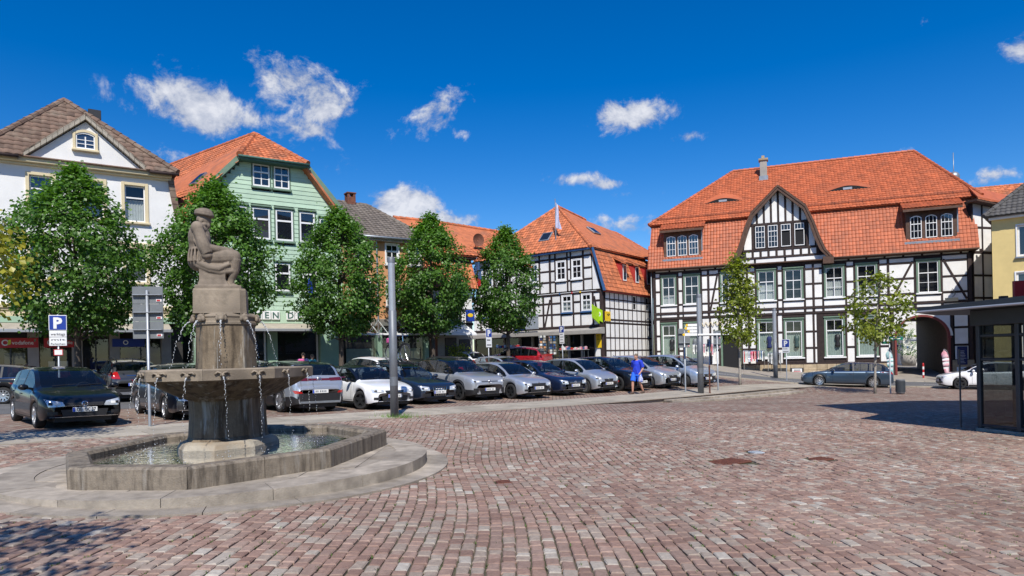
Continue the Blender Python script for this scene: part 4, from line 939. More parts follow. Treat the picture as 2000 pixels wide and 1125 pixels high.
def build_green_house():
    H = house('green_house', 'pale green boarded house with half-hipped orange roof behind the statue', ROW_P, ROW_U)
    H.location = (ROW_P[0], ROW_P[1], 0)
    def lim(z):
        if z > 10.2: return 3.93 - (12.25-z)*.917, 6.95 + (12.25-z)*.885
        if z > 8.6: return 2.05 - (10.2-z)*.38, 8.76 + (10.2-z)*.25
        return 1.42, 9.12
    wins = [(4.42, 5.28, 10.98, 12.14), (5.50, 6.31, 10.98, 12.14), (2.2, 3.05, 8.2, 9.85), (3.3, 4.1, 8.2, 9.85), (4.36, 5.25, 8.2, 9.85), (5.54, 6.45, 8.2, 9.85), (6.81, 7.64, 8.2, 9.85), (7.9, 8.6, 8.2, 9.6), (5.45, 6.25, 5.5, 7.0), (3.4, 4.2, 5.5, 7.0), (6.9, 7.7, 5.5, 7.0)]
    core = MB(); zz = [0, 8.6, 10.2, 12.25]; core.prism([(1.45, 0), (9.1, 0), (9.1, 8.6), (8.7, 10.2), (6.9, 12.2), (3.98, 12.2), (2.1, 10.2), (1.45, 8.6)], .34, 6, 'y'); core.build('wall', 'room_dark', H)
    # weatherboards, one by one, cut at the windows
    z = 4.5
    while z < 12.2:
        h = .232; a, b = lim(z + h*.6); segs = [(a, b)]
        for w in wins:
            if w[2]-.12 < z+h*.5 < w[3]+.12:
                ns = []
                for (p, q) in segs:
                    if w[1]+.07 <= p or w[0]-.07 >= q: ns.append((p, q)); continue
                    if w[0]-.07 > p: ns.append((p, w[0]-.07))
                    if w[1]+.07 < q: ns.append((w[1]+.07, q))
                segs = ns
        for (p, q) in segs:
            if q-p < .05: continue
            mb = MB(); mb.add([(p, -.022, z), (q, -.022, z), (q, .0, z+h), (p, .0, z+h), (p, .30, z), (q, .30, z), (q, .30, z+h), (p, .30, z+h)], [(0,1,2,3), (4,5,1,0), (1,5,6,2), (4,0,3,7), (3,2,6,7), (5,4,7,6)]); mb.build('board', 'board_green', H)
        z += h
    for i, (a, b, c, d) in enumerate(wins):
        if i < 2: window(H, a, b, c, d, y=.0, cols=2, upper=.36, lower_rows=2, fr=.07, surround='trim_green', sw=.05, sill='trim_green', glass='glass_blue', proud=.02)
        else: window(H, a, b, c, d, y=.0, cols=1, upper=.36, lower_rows=1, fr=.08, surround='trim_green', sw=.05, sill='trim_green', lintel='trim_green', glass='glass_blue', proud=.02, curtain=('curtain', .3) if i in (4, 6) else None)
    # bargeboards and hip
    for (p, q) in (((3.86, 12.3), (1.95, 10.2)), ((1.95, 10.2), (1.3, 8.5)), ((7.02, 12.3), (8.85, 10.2)), ((8.85, 10.2), (9.25, 8.5))):
        mb = MB(); s = -1 if p[0] < 5 else 1; mb.prism([p, q, (q[0]+s*.22, q[1]+.12), (p[0]+s*.22, p[1]+.12)], -.38, .2, 'y'); mb.prism([p, q, (q[0]-s*.10, q[1]+.02), (p[0]-s*.10, p[1]+.02)], -.1, .02, 'y'); mb.build('barge_board', 'trim_green', H)
    ap = (5.25, 2.9, 14.62); r_ = Vector((-.33, .944, 0)); bk = Vector(ap) + r_*13
    slab(H, 'eaves_board', 'trim_teal', 3.62, 7.22, -.55, .1, 12.16, 12.30); gutter(H, (3.6, -.6, 12.3), (7.25, -.6, 12.3), .06, 'trim_teal')
    tiled('r', 'tile_orange', H, [(3.66, -.55, 12.32), (7.18, -.55, 12.32), ap], .26, .34)
    p0 = Vector((3.72, -.38, 12.34)); p1 = Vector((1.75, -.38, 10.22)); p2 = p1 + r_*15.5; p3 = Vector((bk.x, bk.y, ap[2]))
    left = tiled('r', 'tile_orange', H, [p1, p2, p3 + r_*.2, ap, p0], .26, .34)
    tiled('r', 'tile_orange', H, [(1.1, -.38, 8.55), Vector((1.1, -.38, 8.55)) + r_*15.5, p2, p1], .26, .34)
    tiled('r', 'tile_orange', H, [(9.2, -.38, 9.7), (7.1, -.38, 12.34), ap, p3, Vector((9.2, -.38, 9.7)) + r_*15], tiles=False)
    ridge(H, (3.66, -.55, 12.36), ap, 'tile_orange', .15); ridge(H, (7.18, -.55, 12.36), ap, 'tile_orange', .15); ridge(H, ap, p3, 'tile_orange', .13)
    sk = MB(); A_ = p0.lerp(p1, .30) + r_*1.9; n_ = (p1-p0).cross(r_).normalized(); n_ = n_ if n_.z > 0 else -n_
    d_ = (p1-p0).normalized(); q = [A_ + n_*.1, A_ + r_*.6 + n_*.1, A_ + r_*.6 + d_*.9 + n_*.1, A_ + d_*.9 + n_*.1]; sk.add([tuple(x) for x in q] + [tuple(x-n_*.1) for x in q], [(0,1,2,3),(0,4,5,1),(1,5,6,2),(2,6,7,3),(3,7,4,0)]); s = sk.build('skylight', 'zinc', H)
    g = MB(); g.add([tuple(x + n_*.012 + ((A_+r_*.3+d_*.45)-x+n_*.1)*.14) for x in q], [(0,1,2,3)]); g.build('pane', 'glass_blue', s)
    # lettering on white boxes, awning, shop
    for (txt, xa) in (('MEN', 4.28), ('DE', 5.98)):
        for k, ch in enumerate(txt):
            b = slab(H, 'letter_box', 'paint_white', xa + k*.46, xa + k*.46 + .43, -.09, -.024, 3.98, 4.44); put_text('letter', ch, .46, 'trim_teal', b, (xa + k*.46 + .215, -.094, 4.05), bold=.012)
    slab(H, 'fascia', 'board_green', 1.42, 9.1, -.0, .3, 3.78, 4.5)
    aw = MB(); aw.prism([(-1.1, 3.42), (-1.1, 3.34), (.0, 3.66), (.0, 3.78)], 3.4, 7.75, 'x'); aw.build('awning', 'stone_strip', H); slab(H, 'awning_rail', 'lamp_light_grey', 3.4, 7.75, -1.17, -1.09, 3.32, 3.46)
    slab(H, 'wall', 'shop_dark', 1.45, 9.1, .9, 1.0, 0, 3.8)
    for (xa, xb, m) in ((1.45, 1.9, 'plaster_green'), (5.0, 5.5, 'plaster_green'), (7.8, 9.1, 'plaster_green')): slab(H, 'pilaster', m, xa, xb, -.03, .8, 0, 3.76)
    for (xa, xb) in ((1.95, 4.95), (5.55, 7.75)):
        mb = MB(); mb.quad((xa, .25, .6), (xb, .25, .6), (xb, .25, 3.3), (xa, .25, 3.3)); mb.build('shop_pane', 'glass', H); slab(H, 'shop_frame', 'paint_white', xb-.09, xb, .18, .3, .5, 3.4); slab(H, 'shop_frame', 'plaster_green', xa, xb, .18, .3, .3, .6)
    for (x, z, c, w, h) in ((6.3, 1.3, 'curtain', .9, 1.0), (6.0, 1.9, 'sign_red', .4, .4), (7.1, 1.2, 'paint_red', .3, .5), (3.3, 1.5, 'curtain', .4, .9), (2.4, 1.3, 'trim_blue', .4, .6)): slab(H, 'display', c, x, x+w, .6, .7, z, z+h)
    # flag on a slanting pole beside the first floor window
    fl = MB(); fl.tube([(6.55, -.05, 4.9), (6.75, -1.4, 6.1)], .022, 6); p = fl.build('flag_pole', 'paint_white', H); 
    f = MB(); V = []
    for i in range(9):
        for j in range(7): t = i/8; V.append((6.74 + .10*math.sin(j*1.3+i*.3)*t + .5*j/6*(.4+.2*t), -1.36 + .12*math.sin(j*1.7+t*2), 6.08 - 1.0*t + .04*math.sin(j)))
    f.add(V, [(i*7+j, i*7+j+1, (i+1)*7+j+1, (i+1)*7+j) for i in range(8) for j in range(6)]); f.build('flag', 'sign_blue', p, smooth=True)
build_green_house()
def build_orange_house():
    H = house('orange_house', 'orange plastered house with grey-brown hipped roof between two trees', ROW_P, ROW_U)
    opens = [(x, x+.82, z0, z1) for x in (9.95, 11.78, 13.2) for (z0, z1) in ((7.3, 8.5), (4.85, 6.3))]
    wall_openings(H, 9.2, 14.3, 4.1, 8.75, opens, 'plaster_orange'); slab(H, 'wall', 'room_dark', 9.25, 14.2, .8, 7, 0, 8.6)
    for (a, b, c, d) in opens: window(H, a+.02, b-.02, c+.02, d-.02, y=.06, cols=2, upper=.36, lower_rows=2, fr=.08, surround='paint_white', sw=.07, sill='paint_white', proud=.09, glass='glass_blue')
    slab(H, 'cornice', 'stone_slab', 9.1, 14.4, -.35, .1, 8.58, 8.80)
    ap = (12.35, 4.2, 11.62); r_ = Vector((-.33, .944, 0)); bk = Vector(ap) + r_*9 + Vector((-2.2, 0, 0))
    tiled('r', 'tile_grey', H, [(8.95, -.42, 8.8), (14.6, -.42, 8.8), ap, (10.2, 4.6, 11.62)], .27, .34)
    tiled('r', 'tile_grey', H, [(14.6, -.42, 8.8), (14.6, 9, 8.8), ap], tiles=False); tiled('r', 'tile_grey', H, [(14.6, 9.2, 8.8), (8.9, 9.2, 8.8), (10.2, 4.6, 11.62), ap], tiles=False); tiled('r', 'tile_grey', H, [(8.95, 9, 8.8), (8.95, -.42, 8.8), (10.2, 4.6, 11.62)], tiles=False)
    ridge(H, (14.6, -.42, 8.85), ap, 'tile_grey', .12); ridge(H, (10.2, 4.6, 11.64), ap, 'tile_grey', .12); gutter(H, (8.95, -.46, 8.76), (14.6, -.46, 8.76))
    ch = slab(H, 'chimney', 'brick_dark', 11.05, 11.58, 3.95, 4.5, 11.0, 12.0)
    for k in range(4): slab(ch, 'pier', 'brick_dark', 11.05 + (k % 2)*.38, 11.20 + (k % 2)*.38, 3.95 + (k//2)*.4, 4.1 + (k//2)*.4, 12.001, 12.2)
    slab(ch, 'cap', 'brick_dark', 11.01, 11.62, 3.91, 4.54, 12.2, 12.28)
    # glazed awning on white brackets
    aw = MB(); fr = MB()
    for k in range(9):
        x = 9.4 + k*.6; fr.tube([(x, .0, 4.05), (x, -1.5, 3.15)], .03, 5); fr.tube([(x, .0, 3.3), (x, -1.5, 3.15)], .022, 5); fr.tube([(x, -.7, 3.62), (x, .0, 3.3)], .02, 5)
    fr.bbox(9.3, 14.3, -1.56, -1.48, 3.1, 3.2); a_ = fr.build('canopy_frame', 'paint_white', H); aw.quad((9.3, -1.5, 3.19), (14.3, -1.5, 3.19), (14.3, 0, 4.09), (9.3, 0, 4.09)); aw.build('canopy_glass', 'glass', a_)
    slab(H, 'fascia', 'plaster_grey', 9.2, 14.3, -.02, .3, 3.7, 4.1); slab(H, 'wall', 'shop_dark', 9.2, 14.3, .7, .8, 0, 3.7)
    for (xa, xb) in ((9.35, 11.2), (11.5, 14.2)):
        mb = MB(); mb.quad((xa, .2, .7), (xb, .2, .7), (xb, .2, 3.4), (xa, .2, 3.4)); mb.build('shop_pane', 'glass', H); slab(H, 'display', 'curtain_green', xa+.1, xb-.1, .5, .55, .8, 2.4); slab(H, 'pier', 'plaster_green', xb, xb+.28, .05, .6, 0, 3.7)
    dp = MB(); dp.tube([(11.2, -.08, 8.6), (11.2, -.08, 3.0)], .05, 7); dp.build('downpipe', 'zinc', H)
build_orange_house()
def build_red_roof_house():
    H = house('red_roofed_house', 'house with orange mansard roof and roof dish between orange house and post shop', ROW_P, ROW_U)
    slab(H, 'wall', 'room_dark', 14.6, 17.6, .3, 8, 0, 8.0)
    framed_rows(H, [3.9, 4.7, 5.95], [(14.7, 15.5, 'p'), (15.65, 16.6, 'd'), (16.75, 17.55, 'p')]); beam(H, 14.6, 5.98, 17.6, 5.98, .16); beam(H, 14.6, 3.85, 17.6, 3.85, .16)
    tiled('r', 'tile_orange', H, [(14.4, -.4, 6.05), (17.75, -.4, 6.05), (17.75, .5, 8.0), (14.4, .5, 8.0)], .26, .32)
    slab(H, 'eaves_board', 'timber', 14.4, 18.0, .1, .6, 7.95, 8.12)
    tiled('r', 'tile_orange', H, [(14.3, .0, 8.15), (18.0, .0, 8.15), (23.4, 4.4, 10.75), (17.0, 4.4, 11.05), (14.3, 4.4, 11.05)], .26, .32)
    tiled('r', 'tile_orange', H, [(18.0, .0, 8.15), (24.5, 3.0, 8.15), (23.4, 4.4, 10.75)], .26, .32, tiles=False)
    ridge(H, (14.3, 4.4, 11.05), (17.0, 4.4, 11.05), 'tile_orange'); ridge(H, (17.0, 4.4, 11.05), (23.4, 4.4, 10.75), 'tile_orange')
    d = MB(); d.lathe([(.02, .0), (.25, -.04), (.42, -.14)], 16, (18.6, .9, 9.35), 'y'); d.tube([(18.6, 1.2, 8.9), (18.6, .95, 9.35)], .03, 6); d.build('roof_dish', 'brick_dark', H, smooth=True)
    slab(H, 'wall', 'plaster_grey', 14.6, 17.6, .1, .29, 0, 3.8); slab(H, 'shop_door', 'shop_dark', 15.6, 16.4, .04, .098, .4, 3.0); slab(H, 'shop_window', 'shop_dark', 16.6, 17.4, .04, .098, 1.2, 2.9); slab(H, 'pier', 'brick_dark', 14.6, 15.0, -.1, .09, 0, 3.5)
    c = MB(); c.prism([(-1.4, 3.2), (-1.4, 3.1), (.0, 3.75), (.0, 3.85)], 14.4, 17.0, 'x'); c.build('canopy', 'paint_white', H)
    # narrow hanging banners in blue and red
    for k, (m, z) in enumerate((('trim_blue', 6.6), ('sign_red', 6.2), ('trim_blue', 7.2))): slab(H, 'banner', m, 17.8, 17.86, -.7+k*.1, -.4+k*.1, z, z+.5)
    s = slab(H, 'hanging_sign', 'sign_blue', 16.9, 17.5, -.35, -.28, 4.0, 4.7); m = MB(); m.ball((17.2, -.36, 4.38), .2, .01, .12); m.build('swoosh', 'sign_yellow', s)
build_red_roof_house()
# ================================================================== timbered shop house in the middle
mk('flag_lilac', (.42, .44, .66), .8, .0, 6, col2=(.62, .62, .74))
def build_center_house():
    H = house('corner_shop_house', 'timbered corner house with orange half-hipped roof and post shop', (7.0, 52.0), (.8, -.6))
    slab(H, 'wall', 'room_dark', -12.9, -.1, .3, 8.5, .4, 6.6)
    core = MB(); core.prism([(-12.9, 6.6), (-.1, 6.6), (-.95, 9.9), (-12.1, 9.9)], .3, 4, 'y'); core.build('wall', 'room_dark', H)
    c2 = [(-12.2, -11.6, 'p'), (-11.45, -10.55, 'w'), (-10.4, -9.9, 'p'), (-9.75, -8.85, 'w'), (-8.7, -8.2, 'p'), (-8.05, -7.15, 'p'), (-7.0, -6.9, 'p'), (-6.76, -5.84, 'w'), (-5.7, -4.85, 'p'), (-4.68, -4.32, 'p'), (-4.2, -3.18, 'w'), (-3.06, -2.86, 'p'), (-2.75, -1.73, 'w'), (-1.6, -.98, 'p')]
    framed_rows(H, [6.8, 7.62, 8.5, 9.45, 9.9], c2, rail=.14)
    for (x0, x1, k) in c2:
        if k == 'w':
            panel(H, x0, x1, 6.8, 7.5); panel(H, x0+.02, x1-.02, 9.5, 9.85); beam(H, x0, 9.42, x1, 9.42, .13); window(H, x0+.09, x1-.09, 7.72, 9.22, y=.0, cols=2, upper=.36, lower_rows=2, fr=.09, surround='paint_white', sw=.06, sill='paint_white', glass='glass_blue', proud=.02)
    polypanel(H, [(-.86, 6.8), (-.2, 6.8), (-.86, 9.3)], 0, .1); beam(H, -.05, 6.7, -.9, 9.95, .16, y=-.05); beam(H, -12.95, 6.7, -12.1, 9.95, .16, y=-.05)
    c1 = [(-12.8, -12.1, 'p'), (-11.95, -11.0, 'w'), (-10.85, -10.2, 'd'), (-10.05, -9.1, 'w'), (-8.95, -8.3, 'p'), (-8.15, -7.2, 'w'), (-7.05, -6.4, 'p'), (-6.25, -5.55, 'p'), (-5.4, -4.75, 'b'), (-4.6, -3.85, 'p'), (-3.74, -2.7, 'w'), (-2.58, -2.02, 'p'), (-1.93, -.94, 'w'), (-.8, -.28, 'd')]
    framed_rows(H, [4.05, 5.02, 5.9, 6.5], c1, rail=.14)
    for (x0, x1, k) in c1:
        if k == 'w':
            panel(H, x0, x1, 4.05, 4.92); window(H, x0+.09, x1-.09, 5.16, 6.46, y=.0, cols=2, upper=.36, lower_rows=2, fr=.09, surround='paint_white', sw=.06, sill='trim_blue', curtain=('curtain', .6), proud=.02)
    for z in (6.62, 9.95, 3.98): slab(H, 'beam', 'timber', -13, .05 if z < 9 else -.86, -.06, .12, z-.09, z+.09)
    beam(H, -.1, 1.0, -.1, 6.6, .28, y=-.07)
    for (x, m) in ((-3.9, 'trim_blue'), (-2.75, 'sign_red'), (-2.0, 'sign_yellow')): slab(H, 'beam_end', m, x, x+.12, -.10, -.061, 6.58, 6.72)
    for b in ((-12.6, -.5, -.08, -.062, 6.66, 6.70),): slab(H, 'white_rule', 'paint_white', *b, bev=.003)
    # side wall
    SW = slab(H, 'side_wall', 'room_dark', -.12, -.02, .3, 8.6, .4, 6.6)
    def sp(y0, y1, z0, z1, m, nm, x=0.): mb = MB(); mb.bbox(-.02+x, .05+x, y0, y1, z0, z1, .012); mb.build(nm, m, SW)
    ys = [.25, .98, 1.72, 2.45, 3.2, 3.95, 4.75, 5.55, 6.35, 7.1, 7.85, 8.55]
    for i, yy in enumerate(ys):
        sp(yy-.05, yy+.05, 1.1, 6.6, 'timber', 'beam', .02)
        if i == len(ys)-1: break
        for (za, zb) in ((1.15, 2.0), (2.1, 2.98), (3.08, 4.1), (4.5, 5.25), (5.35, 5.98), (6.06, 6.55)):
            if i in (6, 9) and za > 5: continue
            sp(yy+.055, ys[i+1]-.055, za, zb, 'plaster_white', 'panel')
        if i in (6, 9):
            f = MB(); a, b = yy+.06, ys[i+1]-.06; f.bbox(0, .06, a, a+.09, 5.3, 6.52); f.bbox(0, .06, b-.09, b, 5.3, 6.52); f.bbox(0, .06, a, b, 5.3, 5.4); f.bbox(0, .06, a, b, 6.42, 6.52); f.bbox(0, .05, a, b, 5.85, 5.9); f.build('window', 'paint_white', SW)
    for z in (2.05, 3.03, 4.2, 4.42, 5.3, 6.02): sp(.2, 8.6, z-.045, z+.045, 'timber', 'beam', .024)
    sp(.2, 8.6, 6.5, 6.62, 'timber', 'beam', .03); sp(.2, 8.6, 4.25, 4.38, 'plaster_white', 'panel'); sp(.2, 8.6, .2, 1.1, 'plaster_cream', 'panel', .02)
    # roof
    tiled('r', 'tile_orange', H, [(-12.3, -.45, 9.98), (-.70, -.45, 9.98), (-6.5, 4.1, 14.6)], .27, .34)
    tiled('r', 'tile_orange', H, [(-.70, -.45, 9.98), (-.45, 14, 9.98), (-6.0, 14, 13.6), (-6.4, 8.5, 14.1), (-6.5, 4.1, 14.6)], .27, .34)
    tiled('r', 'tile_orange', H, [(-12.3, 14, 9.98), (-12.3, -.45, 9.98), (-6.5, 4.1, 14.6), (-6.4, 8.5, 14.1), (-6.0, 14, 13.6)], tiles=False)
    tiled('r', 'tile_orange', H, [(.42, -.2, 6.62), (.42, 11, 6.62), (-.82, 11, 9.9), (-.82, -.2, 9.9)], .27, .34)
    for (p, q) in (((.2, 6.6), (-.75, 9.98)), ((-13.2, 6.6), (-12.2, 9.98))):
        mb = MB(); mb.prism([p, q, (q[0]+.14, q[1]), (p[0]+.20, p[1])], -.30, -.18, 'y'); mb.build('barge_board', 'trim_blue', H)
    slab(H, 'eaves_board', 'trim_blue', -12.2, -.8, -.42, -.05, 9.84, 9.96); slab(H, 'eaves_board', 'trim_red', .1, .38, -.1, 9, 6.52, 6.6); slab(H, 'eaves_board', 'timber', -1.0, -.72, -.1, 9, 9.82, 9.95)
    ridge(H, (-12.3, -.45, 10.02), (-6.5, 4.1, 14.62), 'tile_orange'); ridge(H, (-.70, -.45, 10.02), (-6.5, 4.1, 14.62), 'tile_orange'); ridge(H, (-6.5, 4.1, 14.62), (-6.4, 8.5, 14.12), 'tile_orange')
    for yy in (3.0, 5.2, 7.3):
        d = MB(); d.bbox(-.7, .12, yy, yy+.75, 7.5, 9.0); w = d.build('dormer', 'trim_red', H); f = MB(); f.bbox(.125, .16, yy+.08, yy+.67, 7.6, 8.9); f.build('window', 'paint_white', w); g = MB(); g.quad((.165, yy+.16, 7.7), (.165, yy+.59, 7.7), (.165, yy+.59, 8.8), (.165, yy+.16, 8.8)); g.build('pane', 'glass_blue', w)
        tiled('r', 'tile_orange', w, [(.55, yy-.15, 8.95), (.55, yy+.9, 8.95), (-.8, yy+.9, 9.65), (-.8, yy-.15, 9.65)], .26, .3, deck_name='dormer_roof')
    # skylights on the two slopes
    def on(p0, e, n, wd, ht, up): pass
    for (x, y, sl) in ((-5.75, 1.0, 'f'), (-3.35, 4.7, 's')):
        if sl == 'f': z = 9.98 + (y+.45)*(14.6-9.98)/4.55; M = Matrix.Translation((x, y, z+.08)) @ Matrix.Rotation(math.atan2(14.6-9.98, 4.55), 4, 'X')
        else: z = 9.98 + (-.6-x)*4.62/5.85; M = Matrix.Translation((x, y, z+.08)) @ Matrix.Rotation(math.atan2(4.62, 5.85), 4, 'Y')
        mb = MB(); mb.bbox(-.5, .5, -.55, .55, -.06, .06, .02, M); s = mb.build('skylight', 'zinc', H); g = MB(); g.add([tuple(M @ Vector(p)) for p in ((-.4, -.45, .064), (.4, -.45, .064), (.4, .45, .064), (-.4, .45, .064))], [(0,1,2,3)]); g.build('pane', 'glass_blue', s)
    # flag pole on the front hip
    fp = MB(); fp.tube([(-4.5, .6, 11.0), (-4.5, .6, 14.4)], .035, 6); p = fp.build('flag_pole', 'zinc', H); V = []
    for i in range(13):
        for j in range(5): V.append((-4.47 + (.05+.006*i)*j + .02*math.sin(i*.9+j), .6 + .06*math.sin(i*.5+j*1.9), 14.1 - i*.17 - .05*j))
    f = MB(); f.add(V, [(i*5+j, i*5+j+1, (i+1)*5+j+1, (i+1)*5+j) for i in range(12) for j in range(4)]); f.build('flag', 'flag_lilac', p, smooth=True)
    # shop front
    fa = MB(); fa.prism([(-1.25, 3.35), (-1.25, 3.62), (.0, 3.85), (.0, 3.35)], -13, .1, 'x'); fa.build('canopy', 'plaster_grey', H)
    slab(H, 'wall', 'shop_dark', -12.9, -.3, 1.2, 1.3, .4, 3.9)
    xs = [-12.8, -11.2, -9.6, -8.0, -6.7, -5.2, -4.75, -3.2, -2.0, -.75]
    for i, x in enumerate(xs): slab(H, 'shop_pier', 'plaster_grey', x-.06 if i not in (5,) else x-.06, x+.10 if i != 5 else x+.36, .0, .25, .6, 3.34)
    for (a, b) in ((-12.7, -11.26), (-11.1, -9.66), (-9.5, -8.06), (-4.6, -3.26), (-3.1, -2.06), (-1.9, -.81)):
        mb = MB(); mb.quad((a, .12, 1.1), (b, .12, 1.1), (b, .12, 3.3), (a, .12, 3.3)); mb.build('shop_pane', 'glass', H); slab(H, 'shop_base', 'plaster_grey', a, b, .05, .2, .6, 1.1)
    rr = random.Random(9)
    for k in range(26):
        x = rr.uniform(-4.5, -1.0); z = rr.uniform(1.2, 2.7); slab(H, 'display', rr.choice(['curtain', 'sign_back', 'curtain_green', 'sign_red', 'trim_blue', 'stone_strip']), x, x+rr.uniform(.12, .35), .5, .56, z, z+rr.uniform(.12, .3))
    slab(H, 'fascia', 'paint_white', -.72, -.3, -.02, .2, 1.2, 2.3); ys_ = slab(H, 'yellow_sign', 'sign_yellow', -.62, -.16, -.10, -.04, 2.28, 3.4); 
    for k in range(4): slab(ys_, 'text_line', 'letter_black', -.56, -.3, -.105, -.101, 3.2-k*.1, 3.23-k*.1, bev=.001)
    slab(H, 'grey_board', 'lamp_light_grey', -6.3, -5.1, -1.34, -1.26, 3.9, 5.1); b = slab(H, 'blue_sign', 'sign_blue', -7.6, -6.38, -1.34, -1.26, 3.85, 5.05); m = MB(); m.lathe([(.30, 0), (.36, 0), (.36, -.02), (.30, -.02)], 22, (-7.0, -1.35, 4.4), 'y', closed=True); m.build('ring', 'trim_blue', b); m = MB(); m.prism([(-7.3, 4.35), (-6.7, 4.45), (-6.72, 4.72), (-7.0, 4.62), (-7.26, 4.66)], -1.37, -1.345, 'y'); m.build('bird_mark', 'sign_yellow', b)
    # projecting signs at the corner
    gs = MB(); gs.prism([(-1.2, 5.55), (-.15, 5.15), (-.15, 4.1), (-1.2, 4.55)], -.30, -.24, 'x'); s = gs.build('lime_sign', 'sign_lime', H); mm = MB(); mm.prism([(-1.0 + .32*math.cos(k*math.pi/3)+.32, 4.83 + .27*math.sin(k*math.pi/3)) for k in range(6)], -.315, -.301, 'x'); mm.build('mark', 'sign_white', s); mm = MB(); mm.prism([(-.88, 4.83), (-.48, 4.83), (-.68, 5.05)], -.325, -.316, 'x'); mm.build('mark', 'sign_red', s); mm = MB(); mm.prism([(-.88, 4.81), (-.48, 4.81), (-.68, 4.6)], -.325, -.316, 'x'); mm.build('mark', 'sign_blue', s)
    pts = [(-.95, 5.45), (.0, 5.05), (.0, 4.15), (-.95, 4.55)]
    ls = MB(); ls.prism([(-.62, 5.45), (.0, 5.1), (.0, 4.2), (-.62, 4.55)], -.16, -.12, 'y', M=Matrix.Translation((.02, 0, 0))); o = ls.build('lime_sign', 'sign_lime', H); q = MB(); q.prism([(-.29+.2*math.cos(k*math.pi/3), 4.83+.2*math.sin(k*math.pi/3)) for k in range(6)], -.175, -.161, 'y'); q.build('mark', 'sign_white', o); q = MB(); q.prism([(-.40, 4.83), (-.18, 4.83), (-.29, 4.98)], -.18, -.176, 'y'); q.build('mark', 'sign_red', o); q = MB(); q.prism([(-.40, 4.81), (-.18, 4.81), (-.29, 4.66)], -.18, -.176, 'y'); q.build('mark', 'sign_blue', o)
    ps = MB(); ps.bbox(.05, .12, .15, .95, 4.3, 5.05); o = ps.build('post_sign', 'sign_yellow', H); q = MB(); q.tube([(.13, .4, 4.85), (.13, .55, 4.75), (.13, .75, 4.85), (.13, .6, 4.88)], .03, 5); q.build('horn_mark', 'letter_black', o)
    # lantern on the side wall
    la = MB(); la.tube([(.05, 7.0, 4.5), (.5, 7.0, 4.75), (.9, 7.0, 4.5)], .03, 6); la.lathe([(.05, .3), (.12, .2), (.32, .0), (.28, -.02)], 12, (.9, 7.0, 4.2)); la.build('wall_lamp', 'frame_dark', H, smooth=True)
build_center_house()
# ================================================================== yellow house at the right edge, roofs behind, unseen building added for its shadow
def build_yellow_house():
    H = house('yellow_house', 'yellow plastered house with dark tiled roof at the right edge', (30.3, 43.0), (.75, -.66))
    opens = [(1.3, 3.4, 7.2, 9.1), (1.2, 3.4, 4.3, 6.2), (4.6, 6.7, 7.2, 9.1), (4.6, 6.7, 4.3, 6.2), (1.4, 3.2, .6, 3.2), (4.6, 6.7, .6, 3.2)]
    wall_openings(H, 0, 11, -1.2, 9.75, opens, 'plaster_yellow'); slab(H, 'wall', 'room_dark', .1, 10.9, .9, 8, -1, 9.6)
    mb = MB(); mb.box(-.002, .3, .322, 8, -1.2, 9.75); mb.build('wall', 'plaster_yellow', H)
    for (a, b, c, d) in opens: window(H, a, b, c, d, y=.08, cols=1, upper=0, lower_rows=1, fr=.10, surround='paint_white', sw=.09, sill='zinc', glass='glass_blue', proud=.1, curtain=('curtain', .9) if c < 5 else None)
    slab(H, 'cornice', 'paint_white', -.12, 11, -.3, .05, 9.6, 9.8)
    tiled('r', 'tile_dark', H, [(-.35, -.5, 9.8), (11.2, -.5, 9.8), (8.0, 4, 13.6), (3.2, 4, 13.6)], .27, .34); tiled('r', 'tile_dark', H, [(-.35, 9, 9.8), (-.35, -.5, 9.8), (3.2, 4, 13.6)], .27, .34); ridge(H, (-.35, -.5, 9.84), (3.2, 4, 13.62), 'tile_dark', .14)
build_yellow_house()
def build_back_roof():
    H = house('rear_house', 'orange roofed house rising behind the timbered house at right', (40.0, 70.0), (.9325, -.3612))
    slab(H, 'wall', 'plaster_white', 0, 16, 0, 9, -1, 14.0)
    tiled('r', 'tile_orange', H, [(-.5, -.5, 14.0), (16.5, -.5, 14.0), (13.5, 4.5, 18.2), (3.0, 4.5, 18.2)], .3, .38); tiled('r', 'tile_orange', H, [(-.5, 9.5, 14.0), (-.5, -.5, 14.0), (3.0, 4.5, 18.2)], .3, .38, tiles=False); tiled('r', 'tile_orange', H, [(16.5, 9.5, 14.0), (-.5, 9.5, 14.0), (3.0, 4.5, 18.2), (13.5, 4.5, 18.2)], tiles=False); ridge(H, (3.0, 4.5, 18.2), (13.5, 4.5, 18.2), 'tile_orange')
    for x in (4, 8, 12): slab(H, 'vent_pipe', 'tile_orange', x, x+.3, 2.4, 2.7, 16.2, 17.2)
    for k in range(5): window(H, 1.5+k*2.8, 2.7+k*2.8, 10.5, 12.4, y=-.05, glass='glass_blue')
build_back_roof()
def build_court():
    """the yard seen through the archway"""
    H = house('court_building', 'white building at the back of the yard seen through the archway', (11.75, 56.5), (.9325, -.3612))
    slab(H, 'wall', 'plaster_white', 12, 34, 27, 30, -1, 8)
    for k in range(6):
        for z in (.4, 3.6): window(H, 14.5+k*2.6, 15.7+k*2.6, z, z+2.1, y=26.95, glass='glass_blue', surround='trim_green')
build_court()
